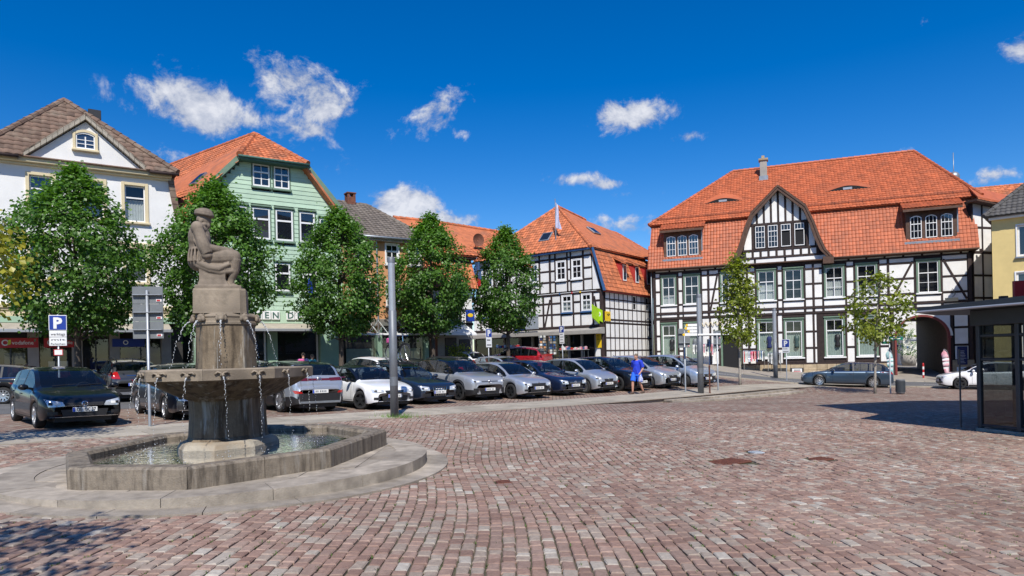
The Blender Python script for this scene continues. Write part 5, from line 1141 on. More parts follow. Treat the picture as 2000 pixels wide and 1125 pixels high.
def build_shadow_building():  # unseen building, placed and sized to cast the shadow across the square at right
    H = house('shadow_building', 'tall rendered building beside the glazed kiosk, out of view, added to cast a shadow', (11.9, 14.6), (1.0, .06))
    slab(H, 'wall', 'plaster_grey', .0, 16, -13, 0, -1, 10.5)
    tiled('r', 'tile_dark', H, [(-.5, .5, 10.5), (-.5, -13.5, 10.5), (4.5, -13.5, 17.5), (4.5, -3.5, 17.5)], tiles=False); tiled('r', 'tile_dark', H, [(16.5, .5, 10.5), (-.5, .5, 10.5), (4.5, -3.5, 17.5), (12, -3.5, 17.5)], tiles=False); tiled('r', 'tile_dark', H, [(16.5, -13.5, 10.5), (16.5, .5, 10.5), (12, -3.5, 17.5), (12, -13.5, 17.5)], tiles=False); tiled('r', 'tile_dark', H, [(4.5, -13.5, 17.5), (12, -13.5, 17.5), (12, -3.5, 17.5), (4.5, -3.5, 17.5)], tiles=False)
    for k in range(4):
        for z in (3.5, 7.0):
            f = MB(); y = -2.5-k*3; f.bbox(-.06, .0, y-.6, y+.6, z, z+2); w = f.build('window', 'paint_white', H); g = MB(); g.quad((-.065, y-.5, z+.1), (-.065, y+.5, z+.1), (-.065, y+.5, z+1.9), (-.065, y-.5, z+1.9)); g.build('pane', 'glass_blue', w)
build_shadow_building()
# ================================================================== fountain
OCT = [(-1.02, -2.43), (.53, -2.62), (1.85, -1.16), (2.18, 1.30), (.98, 2.75), (-.45, 2.85), (-1.92, 1.45), (-2.0, -.95)]
def octp(k, z, ky=1.0): return [(x*k, y*k*ky, z) for x, y in OCT]
def loft(mb, rings, cap0=True, cap1=True, sub=1):
    n = len(rings[0]); o = []
    for r in rings: o.extend(r)
    fs = []
    for i in range(len(rings)-1):
        for k in range(n): fs.append((i*n+k, i*n+(k+1) % n, (i+1)*n+(k+1) % n, (i+1)*n+k))
    if cap0: fs.append(tuple(range(n-1, -1, -1)))
    if cap1: fs.append(tuple(range((len(rings)-1)*n, len(rings)*n)))
    mb.add(o, fs); return mb
def remesh(o, vox, smooth=2):
    m = o.modifiers.new('remesh', 'REMESH'); m.mode = 'VOXEL'; m.voxel_size = vox; m.use_smooth_shade = True
    if smooth: s = o.modifiers.new('smooth', 'SMOOTH'); s.iterations = smooth; s.factor = .5
    return o
def build_fountain():
    Fz = thing('fountain', 'weathered stone fountain with octagonal basin, bowl and seated statue', 'fountain', (FC[0], FC[1], 0))
    rr = random.Random(11)
    PT = .215
    # outer ring of curved slabs lying with the paving, and the raised platform
    def ring_piece(r0, r1, a0, a1, top, bot, name, mat, ry=1.05, n=5):
        mb = MB(); V = []; m = n+1
        for (r, zz) in ((r0, 1), (r1, 1), (r1, 0), (r0, 0)):
            for k in range(m):
                a = a0 + (a1-a0)*k/n; x, y = r*math.cos(a), r*math.sin(a)*ry; V.append((x, y, (top(x, y) if zz else bot(x, y))))
        fs = []
        for q in range(4):
            for k in range(n): fs.append((q*m+k, ((q+1) % 4)*m+k, ((q+1) % 4)*m+k+1, q*m+k+1))
        fs += [(0, 3*m, 2*m, m), (n, m+n, 2*m+n, 3*m+n)]
        mb.add(V, fs); return mb.build(name, mat, Fz)
    gz = lambda x, y: zg(FC[0]+x, FC[1]+y, -1)
    N1 = 20
    for k in range(N1):
        d = rr.uniform(-.03, .03); ring_piece(2.9, 3.36, 6.2832*k/N1+.0015, 6.2832*(k+1)/N1-.0015, lambda x, y: max(gz(x, y)+.022, 0), lambda x, y: gz(x, y)-.2, 'ring_slab', 'stone_slab')
    N2 = 16
    for k in range(N2):
        h = rr.uniform(-.004, .004); ring_piece(2.52, 3.02, 6.2832*(k+.4)/N2+.0012, 6.2832*(k+1.4)/N2-.0012, lambda x, y, h=h: PT+h, lambda x, y: -.3, 'platform_kerb', 'stone_slab')
    # infill slabs of the platform
    x = -2.6
    while x < 2.6:
        y = -2.7
        while y < 2.7:
            l = rr.uniform(.5, .95); cx, cy = x+.3, y+l/2
            if 1.6 < math.hypot(cx, cy/1.05) < 2.55:
                mb = MB(); P_ = []
                for (a, b) in ((x+.005, y+.005), (x+.595, y+.005), (x+.595, y+l-.005), (x+.005, y+l-.005)):
                    d = math.hypot(a, b/1.05); s = min(1, 2.53/d); P_.append((a*s, b*s))
                mb.prism(P_, 0, PT-.006+rr.uniform(-.004, .004), 'z'); mb.build('platform_slab', 'stone_slab', Fz)
            y += l
        x += .6
    mb = MB(); mb.lathe([(.01, PT-.012), (2.6, PT-.012), (2.6, -.2)], 40); mb.build('platform_bed', 'stone_slab', Fz)
    # basin wall, one stone per side half
    B0, B1 = PT, PT+.265
    for i in range(8):
        a, b = Vector((*OCT[i], 0)), Vector((*OCT[(i+1) % 8], 0)); nseg = 2 if (b-a).length > 1.7 else 1
        for q in range(nseg):
            p, r = a.lerp(b, q/nseg), a.lerp(b, (q+1)/nseg); e = (r-p).normalized()*.004; p, r = p+e, r-e
            def at_(v, k, z): return (v.x*k, v.y*k, z)
            mb = MB(); prof = [(1.0, B0-.02), (1.0, B1-.03), (.988, B1), (.885, B1-.005), (.865, B1-.05), (.86, .12)]
            V = [at_(p, k, z) for k, z in prof] + [at_(r, k, z) for k, z in prof]; n = len(prof)
            mb.add(V, [(k, k+1, n+k+1, n+k) for k in range(n-1)] + [tuple(range(n)), tuple(range(2*n-1, n-1, -1)), (n-1, 0, n, 2*n-1)]); mb.build('basin_stone', 'stone_basin', Fz)
    mb = MB(); mb.prism([(x*.87, y*.87) for x, y in OCT], .1, .17, 'z'); mb.build('basin_floor', 'basin_floor', Fz)
    WZ = B1 - .10
    mb = MB(); mb.prism([(x*.866, y*.866) for x, y in OCT], WZ-.02, WZ, 'z'); mb.build('basin_water', 'water', Fz)
    # foot, shaft, bowl
    mb = MB(); loft(mb, [octp(.300, .12), octp(.315, .25), octp(.315, WZ+.06), octp(.298, WZ+.135), octp(.262, WZ+.165)]); mb.build('foot', 'stone_foot', Fz)
    mb = MB(); loft(mb, [octp(.262, WZ+.13), octp(.250, .60, .9), octp(.245, .9, .86), octp(.246, 1.14, .88), octp(.262, 1.2, .9)]); mb.build('shaft', 'stone_stained', Fz)
    mb = MB(); loft(mb, [octp(.265, 1.17), octp(.31, 1.21), octp(.42, 1.34), octp(.515, 1.47)]); mb.build('bowl_underside', 'stone_stained', Fz)
    RZ = 1.635
    for i in range(8):
        a, b = Vector((*OCT[i], 0)), Vector((*OCT[(i+1) % 8], 0)); mb = MB(); prof = [(.51, 1.455), (.538, 1.475), (.54, RZ-.02), (.53, RZ), (.465, RZ-.004), (.452, RZ-.03), (.435, 1.48)]; e = (b-a).normalized()*.004; a, b = a+e, b-e
        V = [(a.x*k, a.y*k, z) for k, z in prof] + [(b.x*k, b.y*k, z) for k, z in prof]; n = len(prof)
        mb.add(V, [(k, k+1, n+k+1, n+k) for k in range(n-1)] + [tuple(range(n)), tuple(range(2*n-1, n-1, -1)), (n-1, 0, n, 2*n-1)]); mb.build('bowl_rim', 'stone_fountain', Fz)
    mb = MB(); mb.prism([(x*.455, y*.455) for x, y in OCT], 1.44, 1.50, 'z'); mb.build('bowl_floor', 'stone_foot', Fz)
    mb = MB(); mb.prism([(x*.457, y*.457) for x, y in OCT], 1.555, 1.57, 'z'); mb.build('bowl_water', 'water', Fz)
    # column, band of lion masks, block
    mb = MB(); loft(mb, [octp(.205, 1.45, .66), octp(.203, 1.62, .66), octp(.200, 1.8, .66), octp(.194, 2.29, .66)]); mb.build('column', 'stone_stained', Fz)
    mb = MB(); loft(mb, [octp(.192, 2.288, .66), octp(.206, 2.31, .66), octp(.206, 2.345, .66), octp(.200, 2.36, .66), octp(.200, 2.41, .66), octp(.207, 2.425, .66), octp(.207, 2.44, .66), octp(.19, 2.485, .66)]); mb.build('mask_band', 'stone_fountain', Fz)
    mb = MB(); B_ = [(-.38, -.28), (.30, -.30), (.385, -.22), (.385, .22), (.30, .30), (-.34, .30), (-.385, .24), (-.385, -.24)]
    def bk(s, z): return [(x*s - .03, y*s, z) for x, y in B_]
    loft(mb, [bk(1.0, 2.48), bk(.99, 2.50), bk(.975, 2.83), bk(.95, 2.86)]); o_ = mb.build('block', 'stone_fountain', Fz); o_.rotation_euler = (0, 0, rad(17))
    # joints on the block
    jets = []
    for i in range(8):
        v = Vector((OCT[i][0]*.205, OCT[i][1]*.205*.66, 0)); d = v.normalized(); t = Vector((-d.y, d.x, 0)); m = MB(); R = Matrix((( d.x, t.x, 0), (d.y, t.y, 0), (0, 0, 1))).to_4x4()
        z = 2.41
        def bl(c, r): m.ball(tuple(v + d*c[0]*.72 + t*c[1]*.72 + Vector((0, 0, z + (c[2]-z)*.8))), *[q*.74 for q in r], M=R.to_3x3())
        bl((.01, 0, z), (.06, .085, .095)); bl((.055, 0, z-.03), (.045, .048, .038)); bl((.075, 0, z-.015), (.02, .022, .018)); bl((.05, 0, z-.075), (.032, .035, .014))
        for s in (-1, 1): bl((.035, s*.04, z+.035), (.03, .028, .014)); bl((.0, s*.085, z+.06), (.02, .024, .026)); bl((.0, s*.09, z-.02), (.035, .028, .06)); bl((.045, s*.03, z-.045), (.03, .02, .03))
        o = remesh(m.build('lion_mask', 'stone_fountain', Fz), .010, 1)
        jets.append(((v + d*.05 + Vector((0, 0, z-.05))), d, .40 + rr.uniform(-.08, .08), 1.575, .0105))
        # gothic relief ornament on the column below each mask
    for i in range(8):
        a, b = Vector((*OCT[i], 0)), Vector((*OCT[(i+1) % 8], 0)); L_ = (b-a).length; ns = (1 if L_ < 1.2 else 2)
        for q in range(ns):
            p = a.lerp(b, (q+.5)/ns)*.54; d = Vector((b.y-a.y, -(b.x-a.x), 0)).normalized(); t = (b-a).normalized(); m = MB()
            for s in (-1, 1): m.tube([p + t*s*.10 + d*.004 + Vector((0,0,1.555)), p + t*s*.07 + d*.018 + Vector((0,0,1.59)), p + t*s*.02 + d*.02 + Vector((0,0,1.575)), p + t*s*.03 + d*.03 + Vector((0,0,1.53))], .016, 5)
            m.ball(tuple(p + d*.012 + Vector((0,0,1.545))), .035, .035, .03); m.build('rim_spout', 'stone_fountain', Fz, smooth=True)
            jets.append((p + d*.045 + Vector((0,0,1.52)), d, .10 + rr.uniform(-.05, .12), WZ+.01, .0075))
    for (p, d, vel, zend, r0) in jets:
        m = MB(); T = math.sqrt(2*(p.z-zend)/9.81); n = int(30 + T*70); t = 0.
        while t < T:
            f = t/T; q = p + d*(vel*1.6*t) - Vector((0, 0, 4.905*t*t)); q += Vector((rr.gauss(0, .004+.006*f), rr.gauss(0, .004+.006*f), 0))
            vz = 9.81*t; r_ = r0*(1-.62*f)*rr.uniform(.55, 1.1); st = 1 + min(2.6, vz*.7)
            m.ball(tuple(q), r_, r_, r_*st, 6, 4); t += T/n*rr.uniform(.7, 1.3)*(1 + .9*f)
        m.build('water_jet', 'spray', Fz, smooth=True, kind='stuff')
        # splash drops
        m = MB(); q = p + d*(vel*1.6*T); 
        for k in range(7): a = rr.random()*6.28; ra = abs(rr.gauss(0, .10)); m.ball((q.x + ra*math.cos(a), q.y + ra*math.sin(a), zend + abs(rr.gauss(0, .05))), rr.uniform(.004, .009), n=5, m=4)
        m.build('splash', 'spray', Fz, smooth=True, kind='stuff')
    # ---- the seated figure, carved from one stone
    S = MB(); oz = 2.86
    def P(px, py, y=0.): return Vector(((px-437)*.00804 - .06, y, (558-py)*.00804 + oz))
    def Z(zx, zy, y=0.): return P(360 + zx/5.357, 390 + zy/5.357, y)
    def ball(c, rx, ry=None, rz=None, rot=0.): S.ball(tuple(c), rx, ry, rz, 14, 10, M=Matrix.Rotation(rot, 3, 'Y'))
    def limb(pts, rs): S.tube(pts, rs, 14)
    S.prism([(-.40, -.26), (.30, -.26), (.30, .26), (-.40, .26)], oz-.01, oz+.05, 'z'); S.prism([(-.335, -.22), (.06, -.22), (.06, .22), (-.335, .22)], oz, oz+.37, 'z')
    S.add([tuple(v) for v in (Vector((-.37, -.24, oz+.04)), Vector((.12, -.24, oz+.04)), Vector((.12, .24, oz+.04)), Vector((-.37, .24, oz+.04)), Vector((-.33, -.22, oz+.14)), Vector((.06, -.22, oz+.14)), Vector((.06, .22, oz+.14)), Vector((-.33, .22, oz+.14)))], [(0,3,2,1),(4,5,6,7),(0,1,5,4),(1,2,6,5),(2,3,7,6),(3,0,4,7)])
    # torso leaning slightly forward
    limb([Z(255, 640), Z(235, 540), Z(225, 430), Z(225, 330), Z(232, 275), Z(245, 235)], [.20, .175, .165, .165, .125, .06])
    ball(Z(240, 620), .21, .23, .15); ball(Z(195, 380), .13, .19, .2); ball(Z(225, 310), .14, .235, .09)
    ball(Z(275, 400), .10, .15, .16)
    # head, beard, hair, cap
    limb([Z(240, 270), Z(262, 215)], [.068, .06]); ball(Z(272, 190), .098, .082, .118, .15); ball(Z(318, 200), .045, .05, .055); ball(Z(336, 213), .024, .018, .028); ball(Z(325, 178), .035, .06, .018)
    ball(Z(305, 250), .05, .055, .06, -.3); ball(Z(298, 272), .035, .035, .045, -.3); ball(Z(235, 185), .055, .085, .065); ball(Z(222, 200), .04, .07, .035); ball(Z(290, 235), .055, .06, .035)
    for s in (-1, 1): ball(Z(262, 205, s*.08), .02, .012, .03); ball(Z(245, 215, s*.07), .03, .025, .04)
    ball(Z(275, 128), .150, .135, .062, .16); ball(Z(282, 108), .12, .11, .045, .1); ball(Z(345, 150), .055, .085, .025, .35)
    ring = [Z(275, 148) + Vector((.125*math.cos(a), .112*math.sin(a), -.035*math.cos(a)*.6)) for a in np.linspace(0, 2*math.pi, 18)]; limb(ring, [.026]*18)
    # arms with wide sleeves, hands laid together on the knee
    for s in (-1, 1):
        sh = Z(220, 300, s*.20); el = Z(320, 560, s*.235); ha = Z(520, 505, s*.10)
        limb([sh, sh.lerp(el, .35), sh.lerp(el, .75), el], [.085, .09, .098, .085]); ball(sh, .1, .09, .1); ball(Z(315, 575, s*.235), .085, .065, .055)
        limb([Z(330, 500, s*.225), Z(420, 505, s*.18), ha], [.068, .055, .042]); ball(Z(545, 500, s*.05), .05, .045, .028, .2)
        for k in range(4): limb([Z(548, 497 + k*4, s*(.02 + .018*k)), Z(575, 500+k*4, s*(.02+.016*k)), Z(585, 515+k*3, s*(.02+.015*k))], [.015, .014, .011])
        limb([Z(535, 488, s*.03), Z(560, 478, s*.015)], [.016, .012])
    # thighs, knees, robe over the lap
    for s, dx, dz in ((-1, 0, 0), (1, -22, 12)):
        limb([Z(260, 590, s*.10), Z(430, 585+dz, s*.125), Z(575+dx, 575+dz, s*.125)], [.135, .125, .105]); ball(Z(580+dx, 580+dz, s*.125), .105, .10, .115)
        limb([Z(590+dx, 600+dz, s*.125), Z(575+dx, 720, s*.12), Z(545+dx, 800, s*.115), Z(535+dx, 860, s*.115)], [.10, .078, .055, .05])
        limb([Z(500+dx, 862, s*.115), Z(560+dx, 868, s*.12), Z(632+dx, 884, s*.13)], [.05, .048, .030]); ball(Z(505+dx, 865, s*.115), .05, .045, .04)
    ball(Z(430, 600), .22, .16, .085)
    limb([Z(215, 640, -.20), Z(330, 690, -.225), Z(430, 700, -.225), Z(540, 650, -.215)], [.045, .05, .05, .03]); limb([Z(205, 670, -.19), Z(330, 715, -.21), Z(440, 735, -.20), Z(560, 720, -.17), Z(585, 640, -.15)], [.04, .045, .045, .04, .02])
    limb([Z(200, 660, .20), Z(330, 710, .21), Z(440, 735, .20), Z(560, 720, .17)], [.04, .045, .045, .04]); ball(Z(400, 680), .24, .20, .07); ball(Z(250, 660), .16, .24, .08)
    for k in range(4): limb([Z(490+k*22, 655, -.20+.012*k), Z(488+k*24, 700, -.215+.012*k), Z(485+k*26, 745, -.20+.015*k)], [.018, .024, .02])
    ball(Z(535, 690), .085, .17, .11)
    # belt, collar and folds of the coat
    belt = [Z(235, 490) + Vector((.175*math.cos(a), .195*math.sin(a), .03*math.cos(a))) for a in np.linspace(0, 2*math.pi, 20)]; limb(belt, [.018]*20)
    for k in range(5): a = -1.2 - k*.32; limb([Z(225, 500) + Vector((.17*math.cos(a), .2*math.sin(a), 0)), Z(230, 570) + Vector((.2*math.cos(a), .225*math.sin(a), 0)), Z(235, 630) + Vector((.21*math.cos(a), .24*math.sin(a), 0))], [.014, .02, .02])
    for k in range(3): limb([Z(170+k*20, 350, -.19), Z(190+k*25, 430, -.205), Z(230+k*30, 500, -.20)], [.012, .018, .012])
    collar = [Z(245, 262) + Vector((.085*math.cos(a), .10*math.sin(a), .02*math.cos(a))) for a in np.linspace(0, 2*math.pi, 16)]; limb(collar, [.026]*16)
    st = S.build('statue', 'stone_statue', Fz); st['label'] = 'seated stone man in cap and coat with hands on his knee'; st.scale = (.95, .92, 1.035); st.location.z = -oz*.035; st.rotation_euler = (0, 0, rad(17)); remesh(st, .0095, 1)
    for c in Fz.children:
        if not c.name.startswith(('ring_slab', 'platform', 'basin')): c.location.x -= .09
build_fountain()
# ================================================================== cars
TPL = {  # silhouettes (x from nose, z) for length 4.2 / height 1.46 etc; key stations: cowl, roof front, roof rear, deck
 'hatch': dict(L=4.2, H=1.46, pts=[(0,.56),(.02,.64),(.06,.70),(.16,.755),(.5,.85),(1.02,.955),(1.45,1.20),(1.95,1.405),(2.45,1.46),(3.1,1.44),(3.62,1.36),(3.9,1.16),(4.05,.98),(4.13,.90),(4.18,.78),(4.2,.66)], k=(1.02,1.95,3.62,4.05), belt=(.86,.98), arch=(.80,3.38), R=.355, B=2.35, C=3.25),
 'suv': dict(L=4.58, H=1.64, pts=[(0,.64),(.02,.76),(.07,.86),(.18,.93),(.6,1.02),(1.12,1.10),(1.55,1.33),(2.05,1.565),(2.6,1.635),(3.4,1.60),(3.98,1.52),(4.28,1.30),(4.42,1.12),(4.50,1.03),(4.56,.88),(4.58,.74)], k=(1.12,2.05,3.98,4.42), belt=(1.0,1.10), arch=(.86,3.64), R=.40, B=2.5, C=3.5),
 'wagon': dict(L=4.75, H=1.45, pts=[(0,.54),(.02,.63),(.07,.70),(.18,.755),(.6,.84),(1.32,.95),(1.75,1.17),(2.25,1.375),(2.75,1.45),(3.6,1.43),(4.2,1.37),(4.5,1.12),(4.62,.97),(4.69,.89),(4.73,.76),(4.75,.64)], k=(1.32,2.25,4.2,4.62), belt=(.86,.95), arch=(.92,3.72), R=.355, B=2.7, C=3.6),
 'mpv': dict(L=4.2, H=1.56, pts=[(0,.56),(.02,.66),(.06,.74),(.15,.81),(.45,.93),(.86,1.05),(1.3,1.29),(1.8,1.50),(2.35,1.56),(3.1,1.53),(3.72,1.45),(3.95,1.22),(4.06,1.02),(4.13,.93),(4.18,.80),(4.2,.66)], k=(.86,1.8,3.72,4.06), belt=(.92,1.02), arch=(.80,3.38), R=.35, B=2.35, C=3.25),
}
WHEELS = {}
def wheel_mesh(style, R, w=.215):
    key = (style, round(R, 3))
    if key in WHEELS: return WHEELS[key]
    t = MB(); h = w/2; t.lathe([(R*.66, -h*.92), (R*.80, -h), (R*.93, -h*.96), (R*.99, -h*.72), (R, -h*.3), (R, h*.3), (R*.99, h*.72), (R*.93, h*.96), (R*.80, h), (R*.66, h*.92)], 28, axis='y'); ty = t.mesh('tyre', True); ty.materials.append(MATS['rubber'])
    r = MB(); r.lathe([(R*.68, -h*.93), (R*.70, -h*.98), (R*.64, -h*.96), (R*.61, -h*.5), (R*.60, h*.8)], 28, axis='y')
    n = {'five': 5, 'ten': 10, 'multi': 14, 'cover': 9}[style[:5].rstrip('_')] if style[:5].rstrip('_') in ('five', 'ten', 'multi', 'cover') else 5
    for k in range(n):
        a = 2*math.pi*k/n; M = Matrix.Rotation(a, 4, 'Y'); ww = R*(.16 if n == 5 else .10 if n > 6 else .1)
        r.add([tuple(M @ Vector(p)) for p in ((-ww, -h*.80, R*.12), (ww, -h*.80, R*.12), (ww*.72, -h*.93, R*.63), (-ww*.72, -h*.93, R*.63), (-ww, -h*.5, R*.12), (ww, -h*.5, R*.12), (ww*.8, -h*.6, R*.63), (-ww*.8, -h*.6, R*.63))], [(0,1,2,3), (1,5,6,2), (4,0,3,7), (3,2,6,7)])
    r.lathe([(.001, -h*.86), (R*.13, -h*.86), (R*.17, -h*.80), (R*.17, -h*.4)], 14, axis='y')
    rm = r.mesh('rim'); rm.materials.append(MATS['rim_dark' if style.endswith('dark') else 'rim_silver'])
    d = MB(); d.lathe([(.001, -h*.35), (R*.40, -h*.35), (R*.61, -h*.3), (R*.61, h*.9), (.001, h*.9)], 20, axis='y'); dm = d.mesh('brake_disc'); dm.materials.append(MATS['plastic_black'])
    WHEELS[key] = (ty, rm, dm); return WHEELS[key]
def rounded_quad(cs, n=8, m=4):
    """bilinear patch grid from four corners (bl, br, tr, tl)"""
    a, b, c, d = [Vector((p[0], p[1], 0)) for p in cs]; return [[(a.lerp(b, i/n)).lerp(d.lerp(c, i/n), j/m) for i in range(n+1)] for j in range(m+1)]
def build_car(name, label, loc, heading, tpl, paint, L=None, H=None, Wd=1.80, roofmat=None, rim='five', steer=0., front='plain', rear='plain', plate=None, clad=False, rails=False, lean=0., chrome=False, detail=True, caliper=False, side_logo=None, group='cars parked on the square'):
    T = TPL[tpl]; sx = (L or T['L'])/T['L']; sz = (H or T['H'])/T['H']; L = T['L']*sx; W = Wd/2
    ht = Vector((heading[0], heading[1], 0)).normalized()
    zc = zg(loc[0], loc[1], 1)
    C = thing(name, label, 'car', (loc[0], loc[1], zc), math.atan2(-ht.y, -ht.x), group)
    # sit on the slope
    d = 1.2; gx = (zg(loc[0]+ht.x*d, loc[1]+ht.y*d, 1) - zg(loc[0]-ht.x*d, loc[1]-ht.y*d, 1))/(2*d); lt = Vector((-ht.y, ht.x, 0)); gy = (zg(loc[0]+lt.x*.7, loc[1]+lt.y*.7, 1)-zg(loc[0]-lt.x*.7, loc[1]-lt.y*.7, 1))/1.4
    C.rotation_euler = (-math.atan(gy), math.atan(gx), math.atan2(-ht.y, -ht.x))
    zt = pchip([(x*sx, z*sz) for x, z in T['pts']]); xc, xf, xr, xd = [k*sx for k in T['k']]; b0, b1 = T['belt'][0]*sz, T['belt'][1]*sz
    R = T['R']; xa, xb = T['arch'][0]*sx, T['arch'][1]*sx; wr = R-.045; xB, xC = T['B']*sx, T['C']*sx
    planw = pchip([(0, .70), (.03, .80), (.09, .875), (.2, .925), (.45, .972), (.9, 1.0), (L*.55, 1.0), (L-.9, .99), (L-.45, .965), (L-.2, .93), (L-.08, .885), (L-.02, .83), (L, .76)])
    belt = lambda x: min(b0 + (b1-b0)*max(0, min(1, (x-xa)/(L-xa-.3))), zt(x) - .045)
    sill = .205*sz
    def zbot(x):
        z = sill + .07*max(0, 1-x/.25) + .09*max(0, 1-(L-x)/.35)
        for ac in (xa, xb):
            if abs(x-ac) < R: z = max(z, wr + math.sqrt(R*R-(x-ac)**2))
        return z
    xs = sorted(set([0, .012, .03, .06, .09, .13, .2, .3, .42] + list(np.linspace(.5, L-.5, 52)) + [xa-R+.001, xa-R-.004, xa+R-.001, xa+R+.004, xb-R+.001, xb-R-.004, xb+R-.001, xb+R+.004, xc, xf, xr, xd, xB-.05, xB+.05, xC, xC+.07, xc+.16] + [L-.42, L-.3, L-.2, L-.13, L-.09, L-.05, L-.02, L]))
    xs = [float(x) for i, x in enumerate(xs) if 0 <= x <= L]
    fz = (0, .10, .34, .62, .86, 1.0); fw = (.955, .985, 1.0, .992, .985, .945)
    NJ = 6 + 4
    V = []
    for x in xs:
        w = W*planw(x); zb = zbot(x); be = belt(x); t = zt(x); row = []
        for f, g in zip(fz, fw): row.append((x, w*g, zb + (be-zb)*f))
        gh = t-be; top = be + gh*.86 if gh > .2 else be + gh*.6; tum = .36 if gh > .2 else .5
        wt = max(w*.52, w*.93 - (top-be)*tum) if gh > .2 else w*.86
        row.append((x, w*.925, be+.012)); row.append((x, wt, top)); row.append((x, wt*.86, be + gh*(.955 if gh > .2 else .88))); row.append((x, 0, t))
        V.append(row)
    n = len(xs)
    groups = {}
    def put(key, quad):
        groups.setdefault(key, MB()).add(quad, [(0,1,2,3)], .5)
    allmb = MB()
    for i in range(n-1):
        xm = (xs[i]+xs[i+1])/2
        for j in range(NJ-1):
            for s in (1, -1):
                q = [V[i][j], V[i+1][j], V[i+1][j+1], V[i][j+1]]
                q = [(p[0]-L/2, p[1]*s, p[2]) for p in q]
                if s < 0: q = q[::-1]
                key = 'body'
                if j == 6 and xc+.10 < xm < xr+(xd-xr)*.35:
                    if abs(xm-xB) < .05: key = 'pillar'
                    elif xm > xC and xm < xC+.07: key = 'pillar'
                    else: key = ('fw' if xm < xB else 'rw' if xm < xC else 'qw') + ('L' if s > 0 else 'R')
                elif j == 8 and xc+.03 < xm < xf: key = 'ws'
                elif j == 8 and xr < xm < xd-.03: key = 'bw'
                elif j in (7, 8) and xf <= xm <= xr and roofmat: key = 'roof'
                elif roofmat and j == 7 and xm > xc+.1 and xm < xf: key = 'roof'
                elif j <= 1 and clad: key = 'clad'
                put(key, q); allmb.add(q, [(0,1,2,3)])
    for idx, x0 in ((0, 0), (n-1, L)):
        ring = [(V[idx][j][0]-L/2, V[idx][j][1], V[idx][j][2]) for j in range(NJ)] + [(V[idx][j][0]-L/2, -V[idx][j][1], V[idx][j][2]) for j in range(NJ-2, -1, -1)]
        f = tuple(range(len(ring))); groups['body'].add(ring, [f if idx else f[::-1]]); allmb.add(ring, [f])
    bvh = BVHTree.FromPolygons([Vector(v) for v in allmb.v], allmb.f)
    NAMES = {'body': ('body', paint), 'ws': ('windshield', 'glass_car'), 'bw': ('rear_window', 'glass_car'), 'roof': ('roof', roofmat), 'pillar': ('pillar', 'plastic_black'), 'clad': ('cladding', 'plastic_black')}
    for k, mb in groups.items():
        nm, mt = NAMES.get(k, ('side_window', 'glass_car'))
        me = mb; o = me.build(nm, mt, C, smooth=True)
        bm = bmesh.new(); bm.from_mesh(o.data); bmesh.ops.remove_doubles(bm, verts=bm.verts, dist=.0008)
        bm.normal_update(); bm.to_mesh(o.data); bm.free()
        o.data.polygons.foreach_set('use_smooth', [True]*len(o.data.polygons))
    # underbody and inside
    u = MB(); u.box(.12-L/2, L-.12-L/2, -(W-.30), W-.30, .16, .52); u.box(xa+R-L/2, xb-R-L/2, -(W-.06), W-.06, .19, .42); u.build('underbody', 'plastic_black', C)
    if detail:
        it = MB()
        for y in (-.36, .36):
            xs_ = xB-.15-L/2; it.bbox(xs_-.45, xs_+.08, y-.24, y+.24, .5, .68, .05); M = Matrix.Translation((xs_+.06, y, .66)) @ Matrix.Rotation(rad(16), 4, 'Y'); it.bbox(-.06, .08, -.23, .23, 0, .55*sz, .05, M); it.bbox(-.03, .06, -.12, .12, .56*sz, .74*sz, .04, M)
        xs_ = xC-L/2-.05; it.bbox(xs_-.35, xs_+.2, -.62, .62, .5, .68, .05); M = Matrix.Translation((xs_+.15, 0, .66)) @ Matrix.Rotation(rad(18), 4, 'Y'); it.bbox(-.05, .08, -.6, .6, 0, .5*sz, .05, M)
        it.bbox(xc+.12-L/2, xc+.55-L/2, -W*.8, W*.8, .6, belt(xc+.3)-.03, .06); it.build('seats', 'interior', C)
        sw = MB(); sw.lathe([(.17, 0), (.185, .015), (.2, 0), (.185, -.015)], 18, axis='x', closed=True); o = sw.build('steering_wheel', 'interior', C, smooth=True); o.location = (xc+.68-L/2, -.36 if True else .36, belt(xc+.3)+.0); o.rotation_euler = (0, rad(-25), 0)
    # projected trim
    def patch(nm, mat, corners, axis='front', off=.006, nn=10, mm=4, parent=None, thick=.0):
        g = rounded_quad(corners, nn, mm); Vv = []; 
        for row in g:
            for p in row:
                if axis == 'front': o_, d_ = Vector((-L/2-1, p.x, p.y)), Vector((1, 0, 0))
                elif axis == 'rear': o_, d_ = Vector((L/2+1, p.x, p.y)), Vector((-1, 0, 0))
                elif axis == 'left': o_, d_ = Vector((p.x-L/2, W+1, p.y)), Vector((0, -1, 0))
                else: o_, d_ = Vector((p.x-L/2, -W-1, p.y)), Vector((0, 1, 0))
                h = bvh.ray_cast(o_, d_)[0]
                if h is None: h = o_ + d_*(1.03 if axis in ('front', 'rear') else 1.05)
                Vv.append(tuple(h - d_*off))
        m = MB(); m.add(Vv, [(j*(nn+1)+i, j*(nn+1)+i+1, (j+1)*(nn+1)+i+1, (j+1)*(nn+1)+i) for j in range(mm) for i in range(nn)], .5)
        return m.build(nm, mat, parent or C, smooth=True)
    nose = zt(.02); hb = zt(.10)
    FR = {'golf': ((.33, .585, .70), (.30, .60), (.20, .34)), }
    zl = zt(.05)*1.0; hz0, hz1 = zl-.175*sz, zl-.03*sz
